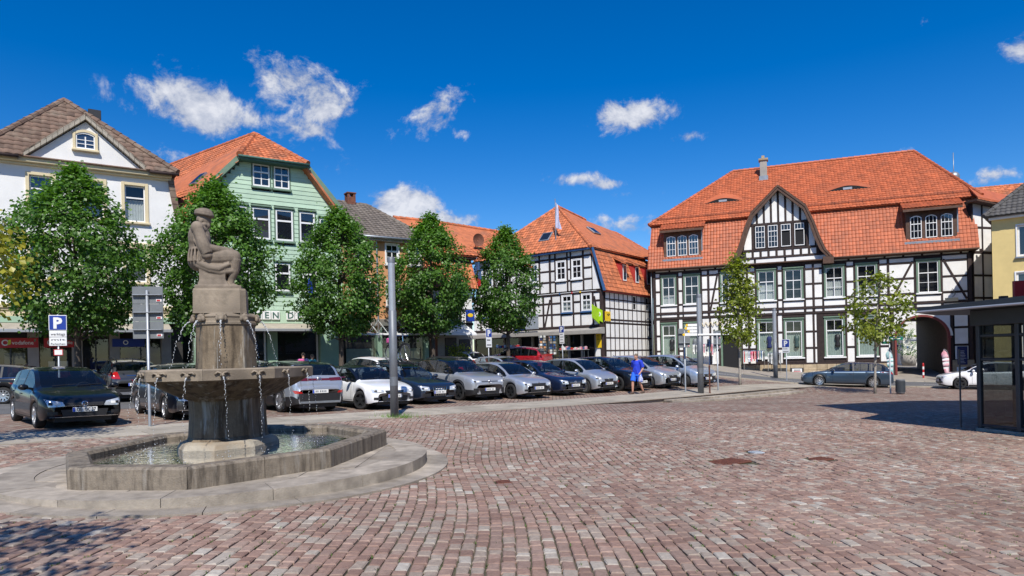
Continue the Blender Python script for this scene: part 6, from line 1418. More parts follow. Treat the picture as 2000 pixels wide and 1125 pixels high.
    for s in (1, -1):
        if front == 'golf': cs = [(.40, hz0+.02), (.74, hz0+.01), (.80, hz1+.05), (.46, hz1-.02)]
        elif front in ('id4', 'corsa', 'c4'): cs = [(.40, hz0+.07), (.78, hz0+.05), (.82, hz1+.045), (.42, hz1-.01)]
        elif front == 'fabia': cs = [(.43, hz0+.02), (.76, hz0+.03), (.81, hz1+.03), (.43, hz1-.015)]
        elif front in ('jazz', 'cmax'): cs = [(.46, hz0-.02), (.72, hz0+.08), (.80, hz1+.15), (.62, hz1+.10)]
        else: cs = [(.42, hz0), (.74, hz0+.015), (.80, hz1+.04), (.45, hz1-.01)]
        cs = [(y*W/.9*s, z) for y, z in cs]
        h = patch('headlight', 'lamp_glass', cs if s > 0 else [cs[1], cs[0], cs[3], cs[2]], off=.008)
        if detail:
            cx = sum(p[0] for p in cs)/4; cz = sum(p[1] for p in cs)/4
            patch('lens', 'plate_white', [(cx-.10, cz-.03), (cx+.04, cz-.03), (cx+.04, cz+.03), (cx-.10, cz+.03)], off=.012, nn=4, mm=2, parent=h)
            patch('lens', 'plastic_black', [(cx+.06*s, cz-.035), (cx+.14*s, cz-.03), (cx+.14*s, cz+.03), (cx+.06*s, cz+.03)] if s > 0 else [(cx-.14, cz-.03), (cx-.06, cz-.035), (cx-.06, cz+.03), (cx-.14, cz+.03)], off=.012, nn=4, mm=2, parent=h)
    k = W/.9; lowz = sill+.06
    def pf(nm, mat, y0, y1, z0, z1, tap=0., **kw): return patch(nm, mat, [(y0*k+tap, z0), (y1*k-tap, z0), (y1*k, z1), (y0*k, z1)], **kw)
    if front == 'audi':
        gr = patch('grille', 'plastic_black', [(-.25, lowz+.03), (.25, lowz+.03), (.33, zl-.03), (-.33, zl-.03)], off=.010)
        for q in range(7): y = -.24 + q*.08; patch('grille_bar', 'chrome', [(y-.006, lowz+.05), (y+.006, lowz+.05), (y*1.25+.006, zl-.05), (y*1.25-.006, zl-.05)], off=.016, nn=2, mm=4, parent=gr)
        for q in range(4): m = MB(); m.lathe([(.042, 0), (.050, .008), (.058, 0), (.050, -.008)], 16, axis='x', closed=True); o = m.build('ring', 'chrome', gr); o.location = (-L/2-.005, -.11+q*.073, zl-.14)
        for s in (1, -1): pf('air_intake', 'plastic_black', *( (.38, .72) if s > 0 else (-.72, -.38) ), lowz+.03, lowz+.15)
    elif front == 'c4': pf('grille', 'plastic_black', -.42, .42, hz0+.05, hz1, off=.009); pf('air_intake', 'plastic_black', -.5, .5, lowz, lowz+.2)
    else:
        g0, g1 = (hz0+.03, hz0+.11)
        if front == 'fabia': pf('grille', 'plastic_black', -.40, .40, hz0-.05, hz1-.02, .05, off=.010)
        elif front == 'golf': pf('grille', 'plastic_black', -.40, .40, hz0+.035, hz0+.105, .0, off=.010); pf('chrome_strip', 'chrome', -.42, .42, hz0+.022, hz0+.034, off=.012)
        elif front == 'passat': g = pf('grille', 'plastic_black', -.42, .42, hz0-.02, hz1-.01, .03, off=.010); [patch('grille_bar', 'chrome', [(-.36*k, z), (.36*k, z), (.36*k, z+.008), (-.36*k, z+.008)], off=.015, parent=g) for z in (hz0+.02, hz0+.06, hz0+.10)]
        elif front == 'corsa': g = pf('grille', 'plastic_black', -.36, .36, hz0+.02, hz0+.12, .04, off=.010); patch('grille_bar', 'chrome', [(-.33*k, hz0+.075), (.33*k, hz0+.075), (.33*k, hz0+.085), (-.33*k, hz0+.085)], off=.016, parent=g)
        elif front == 'id4': pf('grille', 'plastic_black', -.40, .40, hz1-.05, hz1-.03, .0, off=.010)
        elif front in ('jazz', 'cmax', 'gplus'): pf('grille', 'plastic_black', -.34, .34, hz0-.01, hz0+.11, .06, off=.010)
        else: pf('grille', 'plastic_black', -.36, .36, hz0+.02, hz0+.11, .04, off=.010)
        z0 = lowz+.02; pf('air_intake', 'plastic_black', -.50, .50, z0, z0+(.17 if front != 'cmax' else .24), .05, off=.009)
        if front in ('golf', 'corsa', 'id4', 'fabia', 'passat', 'jazz', 'gplus'):
            for s in (1, -1):
                y0, y1 = (.56, .76) if s > 0 else (-.76, -.56); pf('fog_lamp', 'plastic_black', y0, y1, z0+.05, z0+(.13 if front != 'id4' else .22), .0, off=.010, nn=5, mm=3)
        if front in ('golf', 'passat', 'fabia'): pf('chrome_strip', 'chrome', -.72, .72, z0-.012, z0, off=.013)
    if front in ('golf', 'id4', 'passat', 'gplus'):
        zc_ = hz0+.07 if front != 'id4' else hz1-.045
        m = MB(); m.lathe([(.050, 0), (.060, .010), (.070, 0), (.060, -.010)], 22, axis='x', closed=True)
        for (a, b) in (((-.038, .045), (0, -.005)), ((.038, .045), (0, -.005)), ((-.052, .018), (-.026, -.048)), ((-.026, -.048), (0, -.002)), ((.052, .018), (.026, -.048)), ((.026, -.048), (0, -.002))): m.tube([(-.004, a[0], a[1]), (-.004, b[0], b[1])], .008, 5)
        o = m.build('emblem', 'chrome', C); h = bvh.ray_cast(Vector((-L/2-1, .0, zc_)), Vector((1, 0, 0)))[0]; o.location = ((h.x if h else -L/2) - .018, 0, zc_)
    elif front in ('jazz', 'corsa', 'cmax', 'fabia'):
        m = MB(); m.ball((0, 0, 0), .02, .05, .035, 12, 6); o = m.build('emblem', 'chrome', C, smooth=True); h = bvh.ray_cast(Vector((-L/2-1, .0, hz0+.075)), Vector((1, 0, 0)))[0]; o.location = ((h.x if h else -L/2)-.006, 0, (hz0+.075) if front != 'fabia' else hz1+.0)
    # plates
    for ax in ('front', 'rear'):
        pz = lowz+.13 if ax == 'front' else .62*sz
        if ax == 'rear' and rear == 'id4': pz = .60
        sg = -1 if ax == 'front' else 1; h = bvh.ray_cast(Vector((sg*(L/2+1), 0, pz+.05)), Vector((-sg, 0, 0)))[0]; px_ = (h.x if h else sg*L/2) + sg*.02
        m = MB(); m.bbox(min(px_, px_+sg*.012), max(px_, px_+sg*.012), -.26, .26, pz, pz+.112, .004); pl = m.build('license_plate', 'plate_white', C)
        m = MB(); e = px_+sg*.013; yb = .26 if ax == 'front' else -.26; y0, y1 = sorted((yb, yb - math.copysign(.045, yb))); m.box(min(e, e+sg*.002), max(e, e+sg*.002), y0, y1, pz+.004, pz+.108); m.build('plate_band', 'plate_blue', pl)
        if plate and ax == 'front':
            tx = put_text('plate_text', plate, .118, 'letter_black', pl, (e-.003, -.02, pz+.018), rz=-math.pi/2, bold=.002, width=.40); 
        elif detail:
            m = MB(); rr = random.Random(hash(name) % 1000 + len(label))
            for q in range(6):
                y = -.17 + q*.058 + (.03 if q > 1 else 0); m.box(min(e, e+sg*.002), max(e, e+sg*.002), y, y+.034, pz+.028, pz+.085)
            m.build('plate_marks', 'sign_back', pl)
    # rear
    rb = belt(L-.3)
    for s in (1, -1):
        if rear == 'id4': cs = [(.35, rb-.10), (.82, rb-.09), (.85, rb+.015), (.35, rb-.005)]
        elif rear == 'suv': cs = [(.52, rb-.22), (.84, rb-.20), (.86, rb+.06), (.60, rb+.05)]
        elif rear == 'avant': cs = [(.45, rb-.14), (.84, rb-.15), (.86, rb+.0), (.45, rb-.01)]
        else: cs = [(.52, rb-.20), (.83, rb-.19), (.85, rb+.02), (.55, rb+.0)]
        cs = [(y*k*s, z) for y, z in cs]; patch('tail_light', 'lamp_dark_red' if rear == 'id4' else 'lamp_red', cs if s > 0 else [cs[1], cs[0], cs[3], cs[2]], axis='rear', off=.008)
    if rear == 'id4':
        patch('light_bar', 'lamp_dark_red', [(-.35*k, rb-.085), (.35*k, rb-.085), (.35*k, rb-.02), (-.35*k, rb-.02)], axis='rear', off=.009); patch('rear_bumper', 'plastic_black', [(-.80*k, .33), (.80*k, .33), (.82*k, .60), (-.82*k, .60)], axis='rear', off=.006)
        for s in (1, -1): cs = [(.55*k*s, .60), (.78*k*s, .60), (.82*k*s, .70), (.60*k*s, .66)]; patch('reflector', 'lamp_red', cs if s > 0 else [cs[1], cs[0], cs[3], cs[2]], axis='rear', off=.010, nn=4, mm=2)
        patch('skid_plate', 'zinc', [(-.6*k, .30), (.6*k, .30), (.66*k, .36), (-.66*k, .36)], axis='rear', off=.014)
        m = MB(); m.lathe([(.055, 0), (.066, .010), (.077, 0), (.066, -.010)], 22, axis='x', closed=True)
        for (a, b) in (((-.042, .05), (0, -.005)), ((.042, .05), (0, -.005)), ((-.058, .02), (-.028, -.053)), ((-.028, -.053), (0, -.002)), ((.058, .02), (.028, -.053)), ((.028, -.053), (0, -.002))): m.tube([(.004, a[0], a[1]), (.004, b[0], b[1])], .008, 5)
        o = m.build('emblem', 'chrome', C); h = bvh.ray_cast(Vector((L/2+1, 0, rb-.05)), Vector((-1, 0, 0)))[0]; o.location = ((h.x if h else L/2)+.018, 0, rb-.05)
    else:
        patch('rear_bumper', 'plastic_black' if rear == 'suv' else paint, [(-.80*k, .32), (.80*k, .32), (.82*k, .52), (-.82*k, .52)], axis='rear', off=.012)
        if rear == 'suv': patch('skid_plate', 'rim_silver', [(-.45*k, .30), (.45*k, .30), (.55*k, .40), (-.55*k, .40)], axis='rear', off=.02)
        patch('chrome_strip', 'chrome', [(-.30, rb-.10), (.30, rb-.10), (.30, rb-.085), (-.30, rb-.085)], axis='rear', off=.012)
    # sides: seams, handles, mirrors
    for s, ax in ((1, 'left'), (-1, 'right')):
        if detail:
            for xx in (xc+.30, xB, xC+.08):
                if xx == xC+.08 and xx > xb-R: xx = xb-R-.02 if xb-R-.02 > xB+.4 else xx
                patch('door_gap', 'plastic_black', [(xx-.005, sill+.09 if abs(xx-xb) > R else wr+R+.03), (xx+.005, sill+.09 if abs(xx-xb) > R else wr+R+.03), (xx+.005, belt(xx)-.01), (xx-.005, belt(xx)-.01)], axis=ax, off=.003, nn=1, mm=8)
            patch('door_gap', 'plastic_black', [(xa+R+.05, sill+.085), (xb-R-.05, sill+.085), (xb-R-.05, sill+.095), (xa+R+.05, sill+.095)], axis=ax, off=.003, nn=10, mm=1)
            for xx in (xB-.12, xC-.02):
                h = bvh.ray_cast(Vector((xx-L/2, s*(W+1), belt(xx)-.13)), Vector((0, -s, 0)))[0]
                if h: m = MB(); m.bbox(h.x-.09, h.x+.09, h.y-.012, h.y+.022*1.0 if s > 0 else h.y+.012, h.z-.014, h.z+.014, .008) if s > 0 else m.bbox(h.x-.09, h.x+.09, h.y-.022, h.y+.012, h.z-.014, h.z+.014, .008); m.build('door_handle', 'chrome' if chrome else paint, C)
            patch('sill_trim', 'plastic_black', [(xa+R+.03, sill+.005), (xb-R-.03, sill+.005), (xb-R-.03, sill+(.14 if clad else .05)), (xa+R+.03, sill+(.14 if clad else .05))], axis=ax, off=.006, nn=12, mm=2)
            if chrome: patch('window_trim', 'chrome', [(xc+.25, belt(xc+.3)+.004), (xr-.05, belt(xr)+.004), (xr-.05, belt(xr)+.022), (xc+.25, belt(xc+.3)+.022)], axis=ax, off=.004, nn=16, mm=1)
        m = MB(); zc_ = belt(xc+.3)+.09; xm_ = xc+.33-L/2; m.ball((xm_, s*(W+.10), zc_), .075, .115, .075, 10, 7); m.tube([(xm_, s*(W*.88), zc_-.05), (xm_, s*(W+.05), zc_-.02)], [.03, .035], 6)
        mi = m.build('mirror', roofmat or paint, C, smooth=True)
        m = MB(); m.ball((xm_+.035, s*(W+.10), zc_), .045, .095, .058, 10, 6); m.build('mirror_glass', 'chrome', mi, smooth=True)
    if clad:   # wheel arch lips
        for s in (1, -1):
            for ac in (xa, xb):
                pts = []
                for q in range(13):
                    a = math.pi*q/12; x = ac + (R+.02)*math.cos(a); z = wr + (R+.02)*math.sin(a); h = bvh.ray_cast(Vector((x-L/2, s*(W+1), z+.01)), Vector((0, -s, 0)))[0]
                    if h: pts.append((x-L/2, h.y+s*.004, z))
                m = MB(); m.tube(pts, .035, 5); m.build('arch_trim', 'plastic_black', C)
    if rails:
        for s in (1, -1): m = MB(); pts = [(x-L/2, s*W*.60, zt(x)*.985+.01+(.05 if 0 < q < 6 else 0)) for q, x in enumerate(np.linspace(xf+.1, xr-.05, 7))]; m.tube(pts, .018, 6); m.build('roof_rail', 'chrome' if rails == 'chrome' else 'plastic_black', C, smooth=True)
    # wipers, antenna
    if detail:
        m = MB(); 
        for yy in (-.1, .45): h0 = Vector((xc+.06-L/2, yy, zt(xc+.06)+.015)); h1 = Vector((xc+.16-L/2, yy-.55, zt(xc+.16)*.985+.005)); m.tube([h0, h1], .009, 4)
        m.build('wiper', 'plastic_black', C); m = MB(); m.tube([(xr-.15-L/2, 0, zt(xr-.15)), (xr+.02-L/2, 0, zt(xr-.15)+.07)], [.02, .006], 5); m.build('antenna', 'plastic_black', C)
    ty, rm, dm = wheel_mesh(rim, wr-.005)
    for ac, isf in ((xa, 1), (xb, 0)):
        for s in (1, -1):
            w_ = link_copy(ty, 'wheel', C, (ac-L/2, s*(W-.125), wr-.005), (0, 0, (math.pi if s > 0 else 0) + (steer if isf else 0)))
            r_ = link_copy(rm, 'rim', w_); link_copy(dm, 'brake_disc', w_)
            if caliper and isf: m = MB(); m.bbox(-.06, .06, -.10, -.05, .07, .16, .02); m.build('caliper', 'caliper_red', w_)
    return C
NOSE = (SN[0]*-1, SN[1]*-1)
def row_car(t, s_front, L, **kw):
    x, y = xy_of(s_front + L/2, t); return dict(loc=(x, y), L=L, **kw)
def place(name, label, t, s, L, tpl, paint, rear_out=False, turn=0., **kw):
    x, y = xy_of(s + L/2, t); h = Vector((NOSE[0], NOSE[1], 0)); h.rotate(Matrix.Rotation(rad(turn), 3, 'Z'))
    if rear_out: h = -h
    return build_car(name, label, (x, y), (h.x, h.y), tpl, paint, L=L, **kw)
place('parked_car', 'black hatchback with plate OE GC 37 facing the viewer at left', 1.7, 1.75, 4.25, 'hatch', 'paint_black', front='golf', plate='OE  GC 37', rim='five', chrome=False, turn=3)
place('parked_car', 'dark grey estate half hidden behind the fountain bowl', 4.75, 2.0, 4.6, 'wagon', 'paint_anthracite', front='passat', rim='five', turn=0, H=1.5, chrome=True, steer=-.1)
place('parked_car', 'silver grey electric crossover showing its rear beside the fountain', 8.15, 2.2, 4.58, 'suv', 'paint_silver', rear_out=True, rear='id4', front='id4', clad=True, roofmat='paint_black', rim='five', Wd=1.85, H=1.60)
place('parked_car', 'white hatchback with black roof and turned front wheels', 10.55, 1.75, 4.06, 'hatch', 'paint_wht', front='corsa', roofmat='paint_black', rim='five_dark', steer=.38, Wd=1.78, H=1.43)
audi = place('parked_car', 'dark blue estate with tall chrome grille and bicycle on its roof', 13.1, 2.75, 4.85, 'wagon', 'paint_darkblue', front='audi', rear='avant', rim='ten', Wd=1.86, H=1.46, steer=.12, rails='black')
place('parked_car', 'matt grey electric crossover with slim light strip facing the square', 15.7, 3.0, 4.58, 'suv', 'paint_grey', front='id4', rear='id4', clad=True, roofmat='paint_black', rim='five_dark', Wd=1.85, H=1.63, steer=.05)
place('parked_car', 'silver hatchback with black wheels and large dark grille', 17.75, 2.35, 4.1, 'hatch', 'paint_silver', front='fabia', rim='five_dark', Wd=1.78, H=1.46)
place('parked_car', 'navy blue estate with chrome grille bars and bright spoked wheels', 20.2, 2.6, 4.77, 'wagon', 'paint_navy', front='passat', rim='five', Wd=1.82, H=1.48, chrome=True)
place('parked_car', 'small silver high-roofed car with long slanting windscreen', 22.45, 2.6, 3.9, 'mpv', 'paint_silver', front='jazz', rim='multi', Wd=1.7, H=1.53)
place('parked_car', 'black crossover with red brake calipers behind the walking man', 24.6, 2.3, 4.45, 'suv', 'paint_black', front='c4', rim='ten_dark', Wd=1.82, H=1.58, caliper=True)
place('parked_car', 'silver family car with big black bumper grille beside the walking man', 27.0, 2.3, 4.35, 'mpv', 'paint_silver', front='cmax', rim='five', Wd=1.8, H=1.58)
place('parked_car', 'ice blue high-roofed hatchback at the right end of the row', 29.2, 1.6, 4.2, 'mpv', 'paint_ice', front='gplus', rim='multi', Wd=1.76, H=1.58, steer=-.35, turn=-4)
# second rank and the lane
def free(label, X, Y, head, tpl, paint, **kw): return build_car('parked_car', label, (X, Y), head, tpl, paint, **kw)
A_ = (SU[0], SU[1]); Bk = (-NOSE[0], -NOSE[1])
free('black estate cut off by the left edge of the picture', -20.05, 25.4, (-.97, -.25), 'wagon', 'paint_black', rim='ten', chrome=True, L=4.7)
free('dark grey crossover showing its red tail lights behind the black hatchback', -15.6, 27.6, (-.62, .78), 'suv', 'paint_anthracite', rear='suv', rim='ten', L=4.3, H=1.65, Wd=1.78, clad=True, rails='black')
free('dark small car seen behind the fountain column', -12.9, 26.6, (-.55, .83), 'hatch', 'paint_anthracite', L=4.0, H=1.5)
free('dark green estate behind the fountain bowl', -11.2, 29.7, (.60, -.80), 'wagon', 'paint_anthracite', L=4.6, H=1.52, front='passat')
free('black small car with rounded tail beside the white one', -9.45, 31.4, (-.62, .78), 'hatch', 'paint_black', L=3.85, H=1.42)
free('white compact crossover showing its rear behind the white hatchback', -7.0, 32.9, (-.74, .67), 'suv', 'paint_wht', L=4.3, H=1.62, Wd=1.8, rear='plain', rim='five')
free('dark saloon behind the roof bicycle', -5.3, 35.2, (-.62, .78), 'wagon', 'paint_anthracite', L=4.6, H=1.45)
free('grey estate left of the white car in the second rank', -4.1, 37.4, (-.80, .60), 'wagon', 'paint_anthracite', L=4.6, H=1.5, rear='avant')
free('white hatchback far back beneath the trees', -3.6, 43.6, (-.82, .57), 'hatch', 'paint_wht', L=4.1, H=1.48)
free('silver low car behind the silver hatchback', -.4, 36.4, (.67, -.74), 'hatch', 'paint_silver', L=4.2, H=1.5, front='fabia')
free('red crossover parked before the shop front', .35, 45.6, (-.88, .47), 'suv', 'paint_red', L=4.5, H=1.66, Wd=1.84, rear='suv', rim='ten')
free('dark blue estate car parked along the road at right', 19.25, 39.6, (-.9325, .3612), 'wagon', 'paint_bluegrey', L=4.7, H=1.43, Wd=1.8, rear='avant', rim='ten', chrome=True, front='audi')
free('white hatchback with black wheels half hidden by the kiosk', 25.3, 36.6, (-.9325, .3612), 'hatch', 'paint_wht', L=4.4, H=1.48, rim='five_dark', front='corsa')
# ================================================================== trees
def leaf_cloud(mb, rng, centers, per, spread, size, up=.55, axis_c=None):
    for (c, rad_) in centers:
        ct = rng.gauss(0, .16)
        for k in range(per):
            p = Vector((rng.gauss(0, 1), rng.gauss(0, 1), rng.gauss(0, .8)))*spread*rad_ + c
            out = (p - axis_c); out.z *= .5
            n = (out.normalized()*.6 + Vector((rng.gauss(0, .55), rng.gauss(0, .55), up + rng.gauss(0, .4)))).normalized()
            a = n.cross(Vector((rng.gauss(0, 1), rng.gauss(0, 1), rng.gauss(0, 1)))).normalized(); b = n.cross(a); l = size*rng.uniform(.65, 1.25); w = l*.46; f = n*(-.12*l)
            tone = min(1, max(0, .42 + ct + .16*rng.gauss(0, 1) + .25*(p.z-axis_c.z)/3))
            mb.add([tuple(p - a*l*.5), tuple(p + b*w + f*.2), tuple(p + a*l*.55 + f), tuple(p - b*w + f*.2)], [(0,1,2), (0,2,3)], tone)
def tree(name, label, x, y, h, cr, cb, leafmat, seed, nclump=240, per=46, size=.135, trunk_r=.13, barkmat='bark', shape='egg', spread=.21, group=None, side=1, lean=(0, 0), core=.35):
    rng = random.Random(seed); z0 = zg(x, y, side); T = thing(name, label, 'tree', (x, y, z0), 0, group); top = h - z0; bot = cb - z0
    tr = MB(); pts = [Vector((0, 0, -.1)), Vector((.02, .01, .6)), Vector((.03+lean[0]*.2, lean[1]*.2, bot)), Vector((lean[0]*.6, lean[1]*.6, bot + (top-bot)*.5)), Vector((lean[0], lean[1], top-.3))]
    tr.tube(pts, [trunk_r*1.25, trunk_r, trunk_r*.85, trunk_r*.5, .02], 10); trunk = tr.build('trunk', barkmat, T, smooth=True)
    ax = Vector((lean[0]*.5, lean[1]*.5, bot + (top-bot)*.42))
    centers = []
    def prof(f):   # radius factor along the crown height
        if shape == 'egg': return max(.04, math.sin(math.pi*min(1, f*.94 + .10))**.62 * (1 - .42*max(0, f-.45)))
        if shape == 'column': return max(.06, (1-f)**.55*(.55+.45*min(1, f*4)))
        return max(.08, math.sin(math.pi*min(1, f*.9+.12))**.7)
    lb = MB()
    while len(centers) < nclump:
        f = rng.random(); a = rng.random()*6.283; r = prof(f)*cr*math.sqrt(core + (1-core)*rng.random())*(1 + .10*math.sin(3*a+seed) + .09*math.sin(5*a+2*seed+f*9) + rng.gauss(0, .05))
        c = Vector((r*math.cos(a) + lean[0]*f, r*math.sin(a) + lean[1]*f, bot + (top-bot)*f))
        centers.append((c, rng.uniform(.7, 1.2)))
    for (c, q) in centers[:46 if nclump > 100 else 26]:
        s = Vector((lean[0]*.5, lean[1]*.5, max(bot*.85, c.z - .9*math.hypot(c.x, c.y)))); m = s.lerp(c, .5) + Vector((0, 0, -.08)); lb.tube([s, m, c], [trunk_r*.34, trunk_r*.2, .008], 5, caps=False)
    lb.build('limbs', barkmat, T, kind='stuff')
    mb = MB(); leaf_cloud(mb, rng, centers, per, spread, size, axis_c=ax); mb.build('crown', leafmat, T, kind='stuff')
    return T
GL_ = 'linden trees along the car park'
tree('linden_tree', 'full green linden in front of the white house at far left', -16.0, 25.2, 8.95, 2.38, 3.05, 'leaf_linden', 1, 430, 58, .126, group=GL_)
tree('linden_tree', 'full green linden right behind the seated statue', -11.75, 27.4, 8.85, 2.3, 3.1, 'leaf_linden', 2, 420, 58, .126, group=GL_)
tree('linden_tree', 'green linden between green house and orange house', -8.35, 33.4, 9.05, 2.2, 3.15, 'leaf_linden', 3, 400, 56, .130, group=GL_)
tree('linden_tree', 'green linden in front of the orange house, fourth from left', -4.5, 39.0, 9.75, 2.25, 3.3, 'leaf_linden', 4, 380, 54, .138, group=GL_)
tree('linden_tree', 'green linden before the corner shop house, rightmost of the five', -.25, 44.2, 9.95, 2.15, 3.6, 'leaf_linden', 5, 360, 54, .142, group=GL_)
GM = 'young yellow-green trees on the square'
tree('young_tree', 'slim yellow-green young tree before the shop door of the timbered house', 12.05, 36.3, 6.6, 1.2, 2.25, 'leaf_maple', 6, 120, 26, .16, .065, 'bark_pale', 'column', .24, GM, core=.15)
tree('young_tree', 'sparse spreading yellow-green young tree beside the litter bin', 17.4, 32.9, 5.25, 1.55, 2.2, 'leaf_maple', 7, 80, 26, .16, .06, 'bark_pale', 'open', .24, GM, lean=(.35, 0), side=-1, core=.15)
tree('young_tree', 'yellow-green branch reaching in at the left edge', -10.25, 12.6, 4.6, 1.35, 2.5, 'leaf_yellow', 8, 100, 30, .11, .05, 'bark_pale', 'open', .2, GM, side=-1, core=.2)
tree('young_tree', 'young tree out of view whose leaf shadow falls on the near cobbles', -4.35, 1.7, 5.9, 1.25, 3.7, 'leaf_maple', 9, 46, 26, .11, .05, 'bark_pale', 'open', .22, GM, side=-1, core=.2)
def bush(name, label, x, y, z, r, h, mat, seed, n=60):
    rng = random.Random(seed); T = thing(name, label, 'plant', (x, y, z)); mb = MB(); cs = [(Vector((rng.gauss(0, r*.45), rng.gauss(0, r*.45), h*rng.uniform(.25, 1))), 1) for k in range(n)]
    leaf_cloud(mb, rng, cs, 18, .13, .11, axis_c=Vector((0, 0, h*.5))); mb.build('foliage', mat, T, kind='stuff'); p = MB(); p.lathe([(.01, -.05), (r*.45, -.05), (r*.6, h*.28), (r*.5, h*.28), (.01, h*.24)], 14); p.build('pot', 'plaster_grey', T, smooth=True)
bush('potted_shrub', 'light green shrub in a tub before the red roofed house', -3.35, 41.2, zg(-3.35, 41.2), .7, 1.9, 'leaf_maple', 21)
# ================================================================== street furniture
def pole_base(x, y, side=None): return zg(x, y, side)
def lamp(label, x, y, top, mid, r, side=1, grass=False):
    z = zg(x, y, side); o = thing('street_lamp', label, 'street lamp', (x, y, z), 0, 'pillar lamps')
    m = MB(); m.lathe([(.001, 0), (r*1.08, 0), (r*1.06, mid-z), (r*.9, mid-z+.01)], 20); m.build('post', 'steel_grey', o, smooth=True)
    m = MB(); m.lathe([(r*.9, mid-z), (r*.9, top-z-.16)], 20); m.build('light_tube', 'lamp_light_grey', o, smooth=True)
    m = MB(); m.lathe([(r*.95, top-z-.16), (r*.95, top-z-.02), (r*.85, top-z), (.001, top-z)], 20); m.build('cap', 'steel_grey', o, smooth=True)
    m = MB(); m.lathe([(r*.4, .9), (r*1.075, .9), (r*1.075, 1.15), (r*.4, 1.15)], 20); m.build('hatch', 'steel_grey', o)
    return o
lamp('tall grey pillar lamp standing before the dark blue estate', -3.37, 19.44, 4.62, 3.1, .108)
lamp('grey pillar lamp beside the finger signs near the steps', 8.44, 30.72, 4.35, 2.9, .125)
lamp('grey pillar lamp standing close to the timbered house wall', 18.3, 47.6, 4.68, 2.3, .14)
gt = MB(); rg = random.Random(4)
for k in range(170):
    a = rg.random()*6.28; r = abs(rg.gauss(0, .17))+.08; x, y = -3.30 + r*math.cos(a)*1.5, 19.36 + r*math.sin(a); z = zg(x, y, 1); h = rg.uniform(.05, .17); d = rg.gauss(0, .05)
    gt.add([(x-.007, y, z), (x+.007, y, z), (x+d, y+rg.gauss(0, .03), z+h)], [(0,1,2)])
tag(gt.build('grass_tuft', 'grass', None, kind='stuff'), 'grass tuft round the foot of the tall pillar lamp')
def post(o, h, r=.035, mat='steel_galv'): m = MB(); m.lathe([(r, -.1), (r, h), (.001, h+.005)], 12); return m.build('pole', mat, o, smooth=True)
def parking_sign(label, x, y, zp, size, rz, plates, side=None, h=None):
    z = zg(x, y, side); o = thing('parking_sign', label, 'sign', (x, y, z), rz); t = zp - z; post(o, t + size + .02, .03)
    b = slab(o, 'panel', 'sign_white', -size*.5, size*.5, -.05, -.035, t, t+size); f = slab(b, 'blue_field', 'sign_blue', -size*.46, size*.46, -.056, -.0505, t+size*.04, t+size*.96, bev=.002); put_text('letter', 'P', size*.95, 'sign_white', f, (-.01, -.060, t+size*.16), bold=.02)
    zz = t - .01
    for (hh, txt) in plates:
        p = slab(o, 'plate', 'sign_white', -size*.48, size*.48, -.05, -.035, zz-hh, zz)
        for q, tx in enumerate(txt):
            if tx: put_text('lettering', tx, hh*.62/len(txt), 'letter_black', p, (0, -.053, zz-hh*(q+.75)/len(txt)), width=min(size*.8, .12*len(tx)))
            else: slab(p, 'text_line', 'letter_black', -size*.36, size*.36*(.6 + .4*(q % 2)), -.053, -.0505, zz-hh*(q+.62)/len(txt), zz-hh*(q+.42)/len(txt), bev=.001)
        zz -= hh + .012
    return o
p = parking_sign('blue parking sign with werktags plate standing by the left linden', -13.9, 21.0, 2.84, .47, rad(25), [(.19, ['werktags']), (.26, ['mit', 'Parkschein'])])
s = slab(p, 'small_notice', 'sign_white', -.12, .12, -.05, -.035, 1.76, 1.95)
for b in ((-.12, .12, -.053, -.0505, 1.93, 1.95), (-.12, .12, -.053, -.0505, 1.76, 1.78), (-.12, -.10, -.053, -.0505, 1.78, 1.93), (.10, .12, -.053, -.0505, 1.78, 1.93)): slab(s, 'border', 'sign_red', *b, bev=.001)
parking_sign('blue parking sign with one white plate left of the red car', -1.3, 38.3, 2.85, .48, rad(48), [(.55, ['', ''])])
parking_sign('blue parking sign before the shop windows of the corner house', 3.35, 45.2, 3.25, .46, rad(-50), [(.72, ['', '', '', ''])])
parking_sign('blue parking sign near the timbered house, right of the pillar lamp', 17.95, 44.8, 1.95, .52, rad(-50), [(.34, ['', ''])])
def sign_back(label, x, y, w, z0, z1, rz, side=None, splits=1):
    z = zg(x, y, side); o = thing('road_sign', label, 'sign', (x, y, z), rz); post(o, z1-z-.1)
    hh = (z1-z0)/splits
    for k in range(splits):
        a, b = z0-z+hh*k, z0-z+hh*(k+1)-.005; slab(o, 'panel', 'sign_back', -w/2, w/2, .045, .06, a, b, bev=.004)
        for f in ((.25, .75) if hh > .6 else (.5,)): slab(o, 'rail', 'steel_galv', -w*.48, w*.48, -.045, .044, a + hh*f - .011, a + hh*f + .011)
        slab(o, 'sticker', 'sign_white', w*.28, w*.46, .03, .044, a + .05, a+.11, bev=.002); slab(o, 'sticker', 'sign_red', w*.30, w*.42, .026, .0295, a + .06, a+.10, bev=.001)
    return o
sign_back('grey back of a tall road sign on a pole left of the statue', -8.88, 16.72, .69, 2.36, 3.64, rad(12), splits=3)
sign_back('grey back of a road sign left of the middle pillar lamp', 7.95, 31.5, .52, 1.96, 2.85, rad(-8), 1)
sign_back('narrow grey back of a road sign right of the middle pillar lamp', 9.75, 32.5, .34, 1.9, 2.75, rad(-20), 1, 2)
fs = thing('finger_sign', 'stack of white finger signs with yellow tips at the middle pillar lamp', 'sign', (8.44, 30.58, zg(8.44, 30.58, 1)))
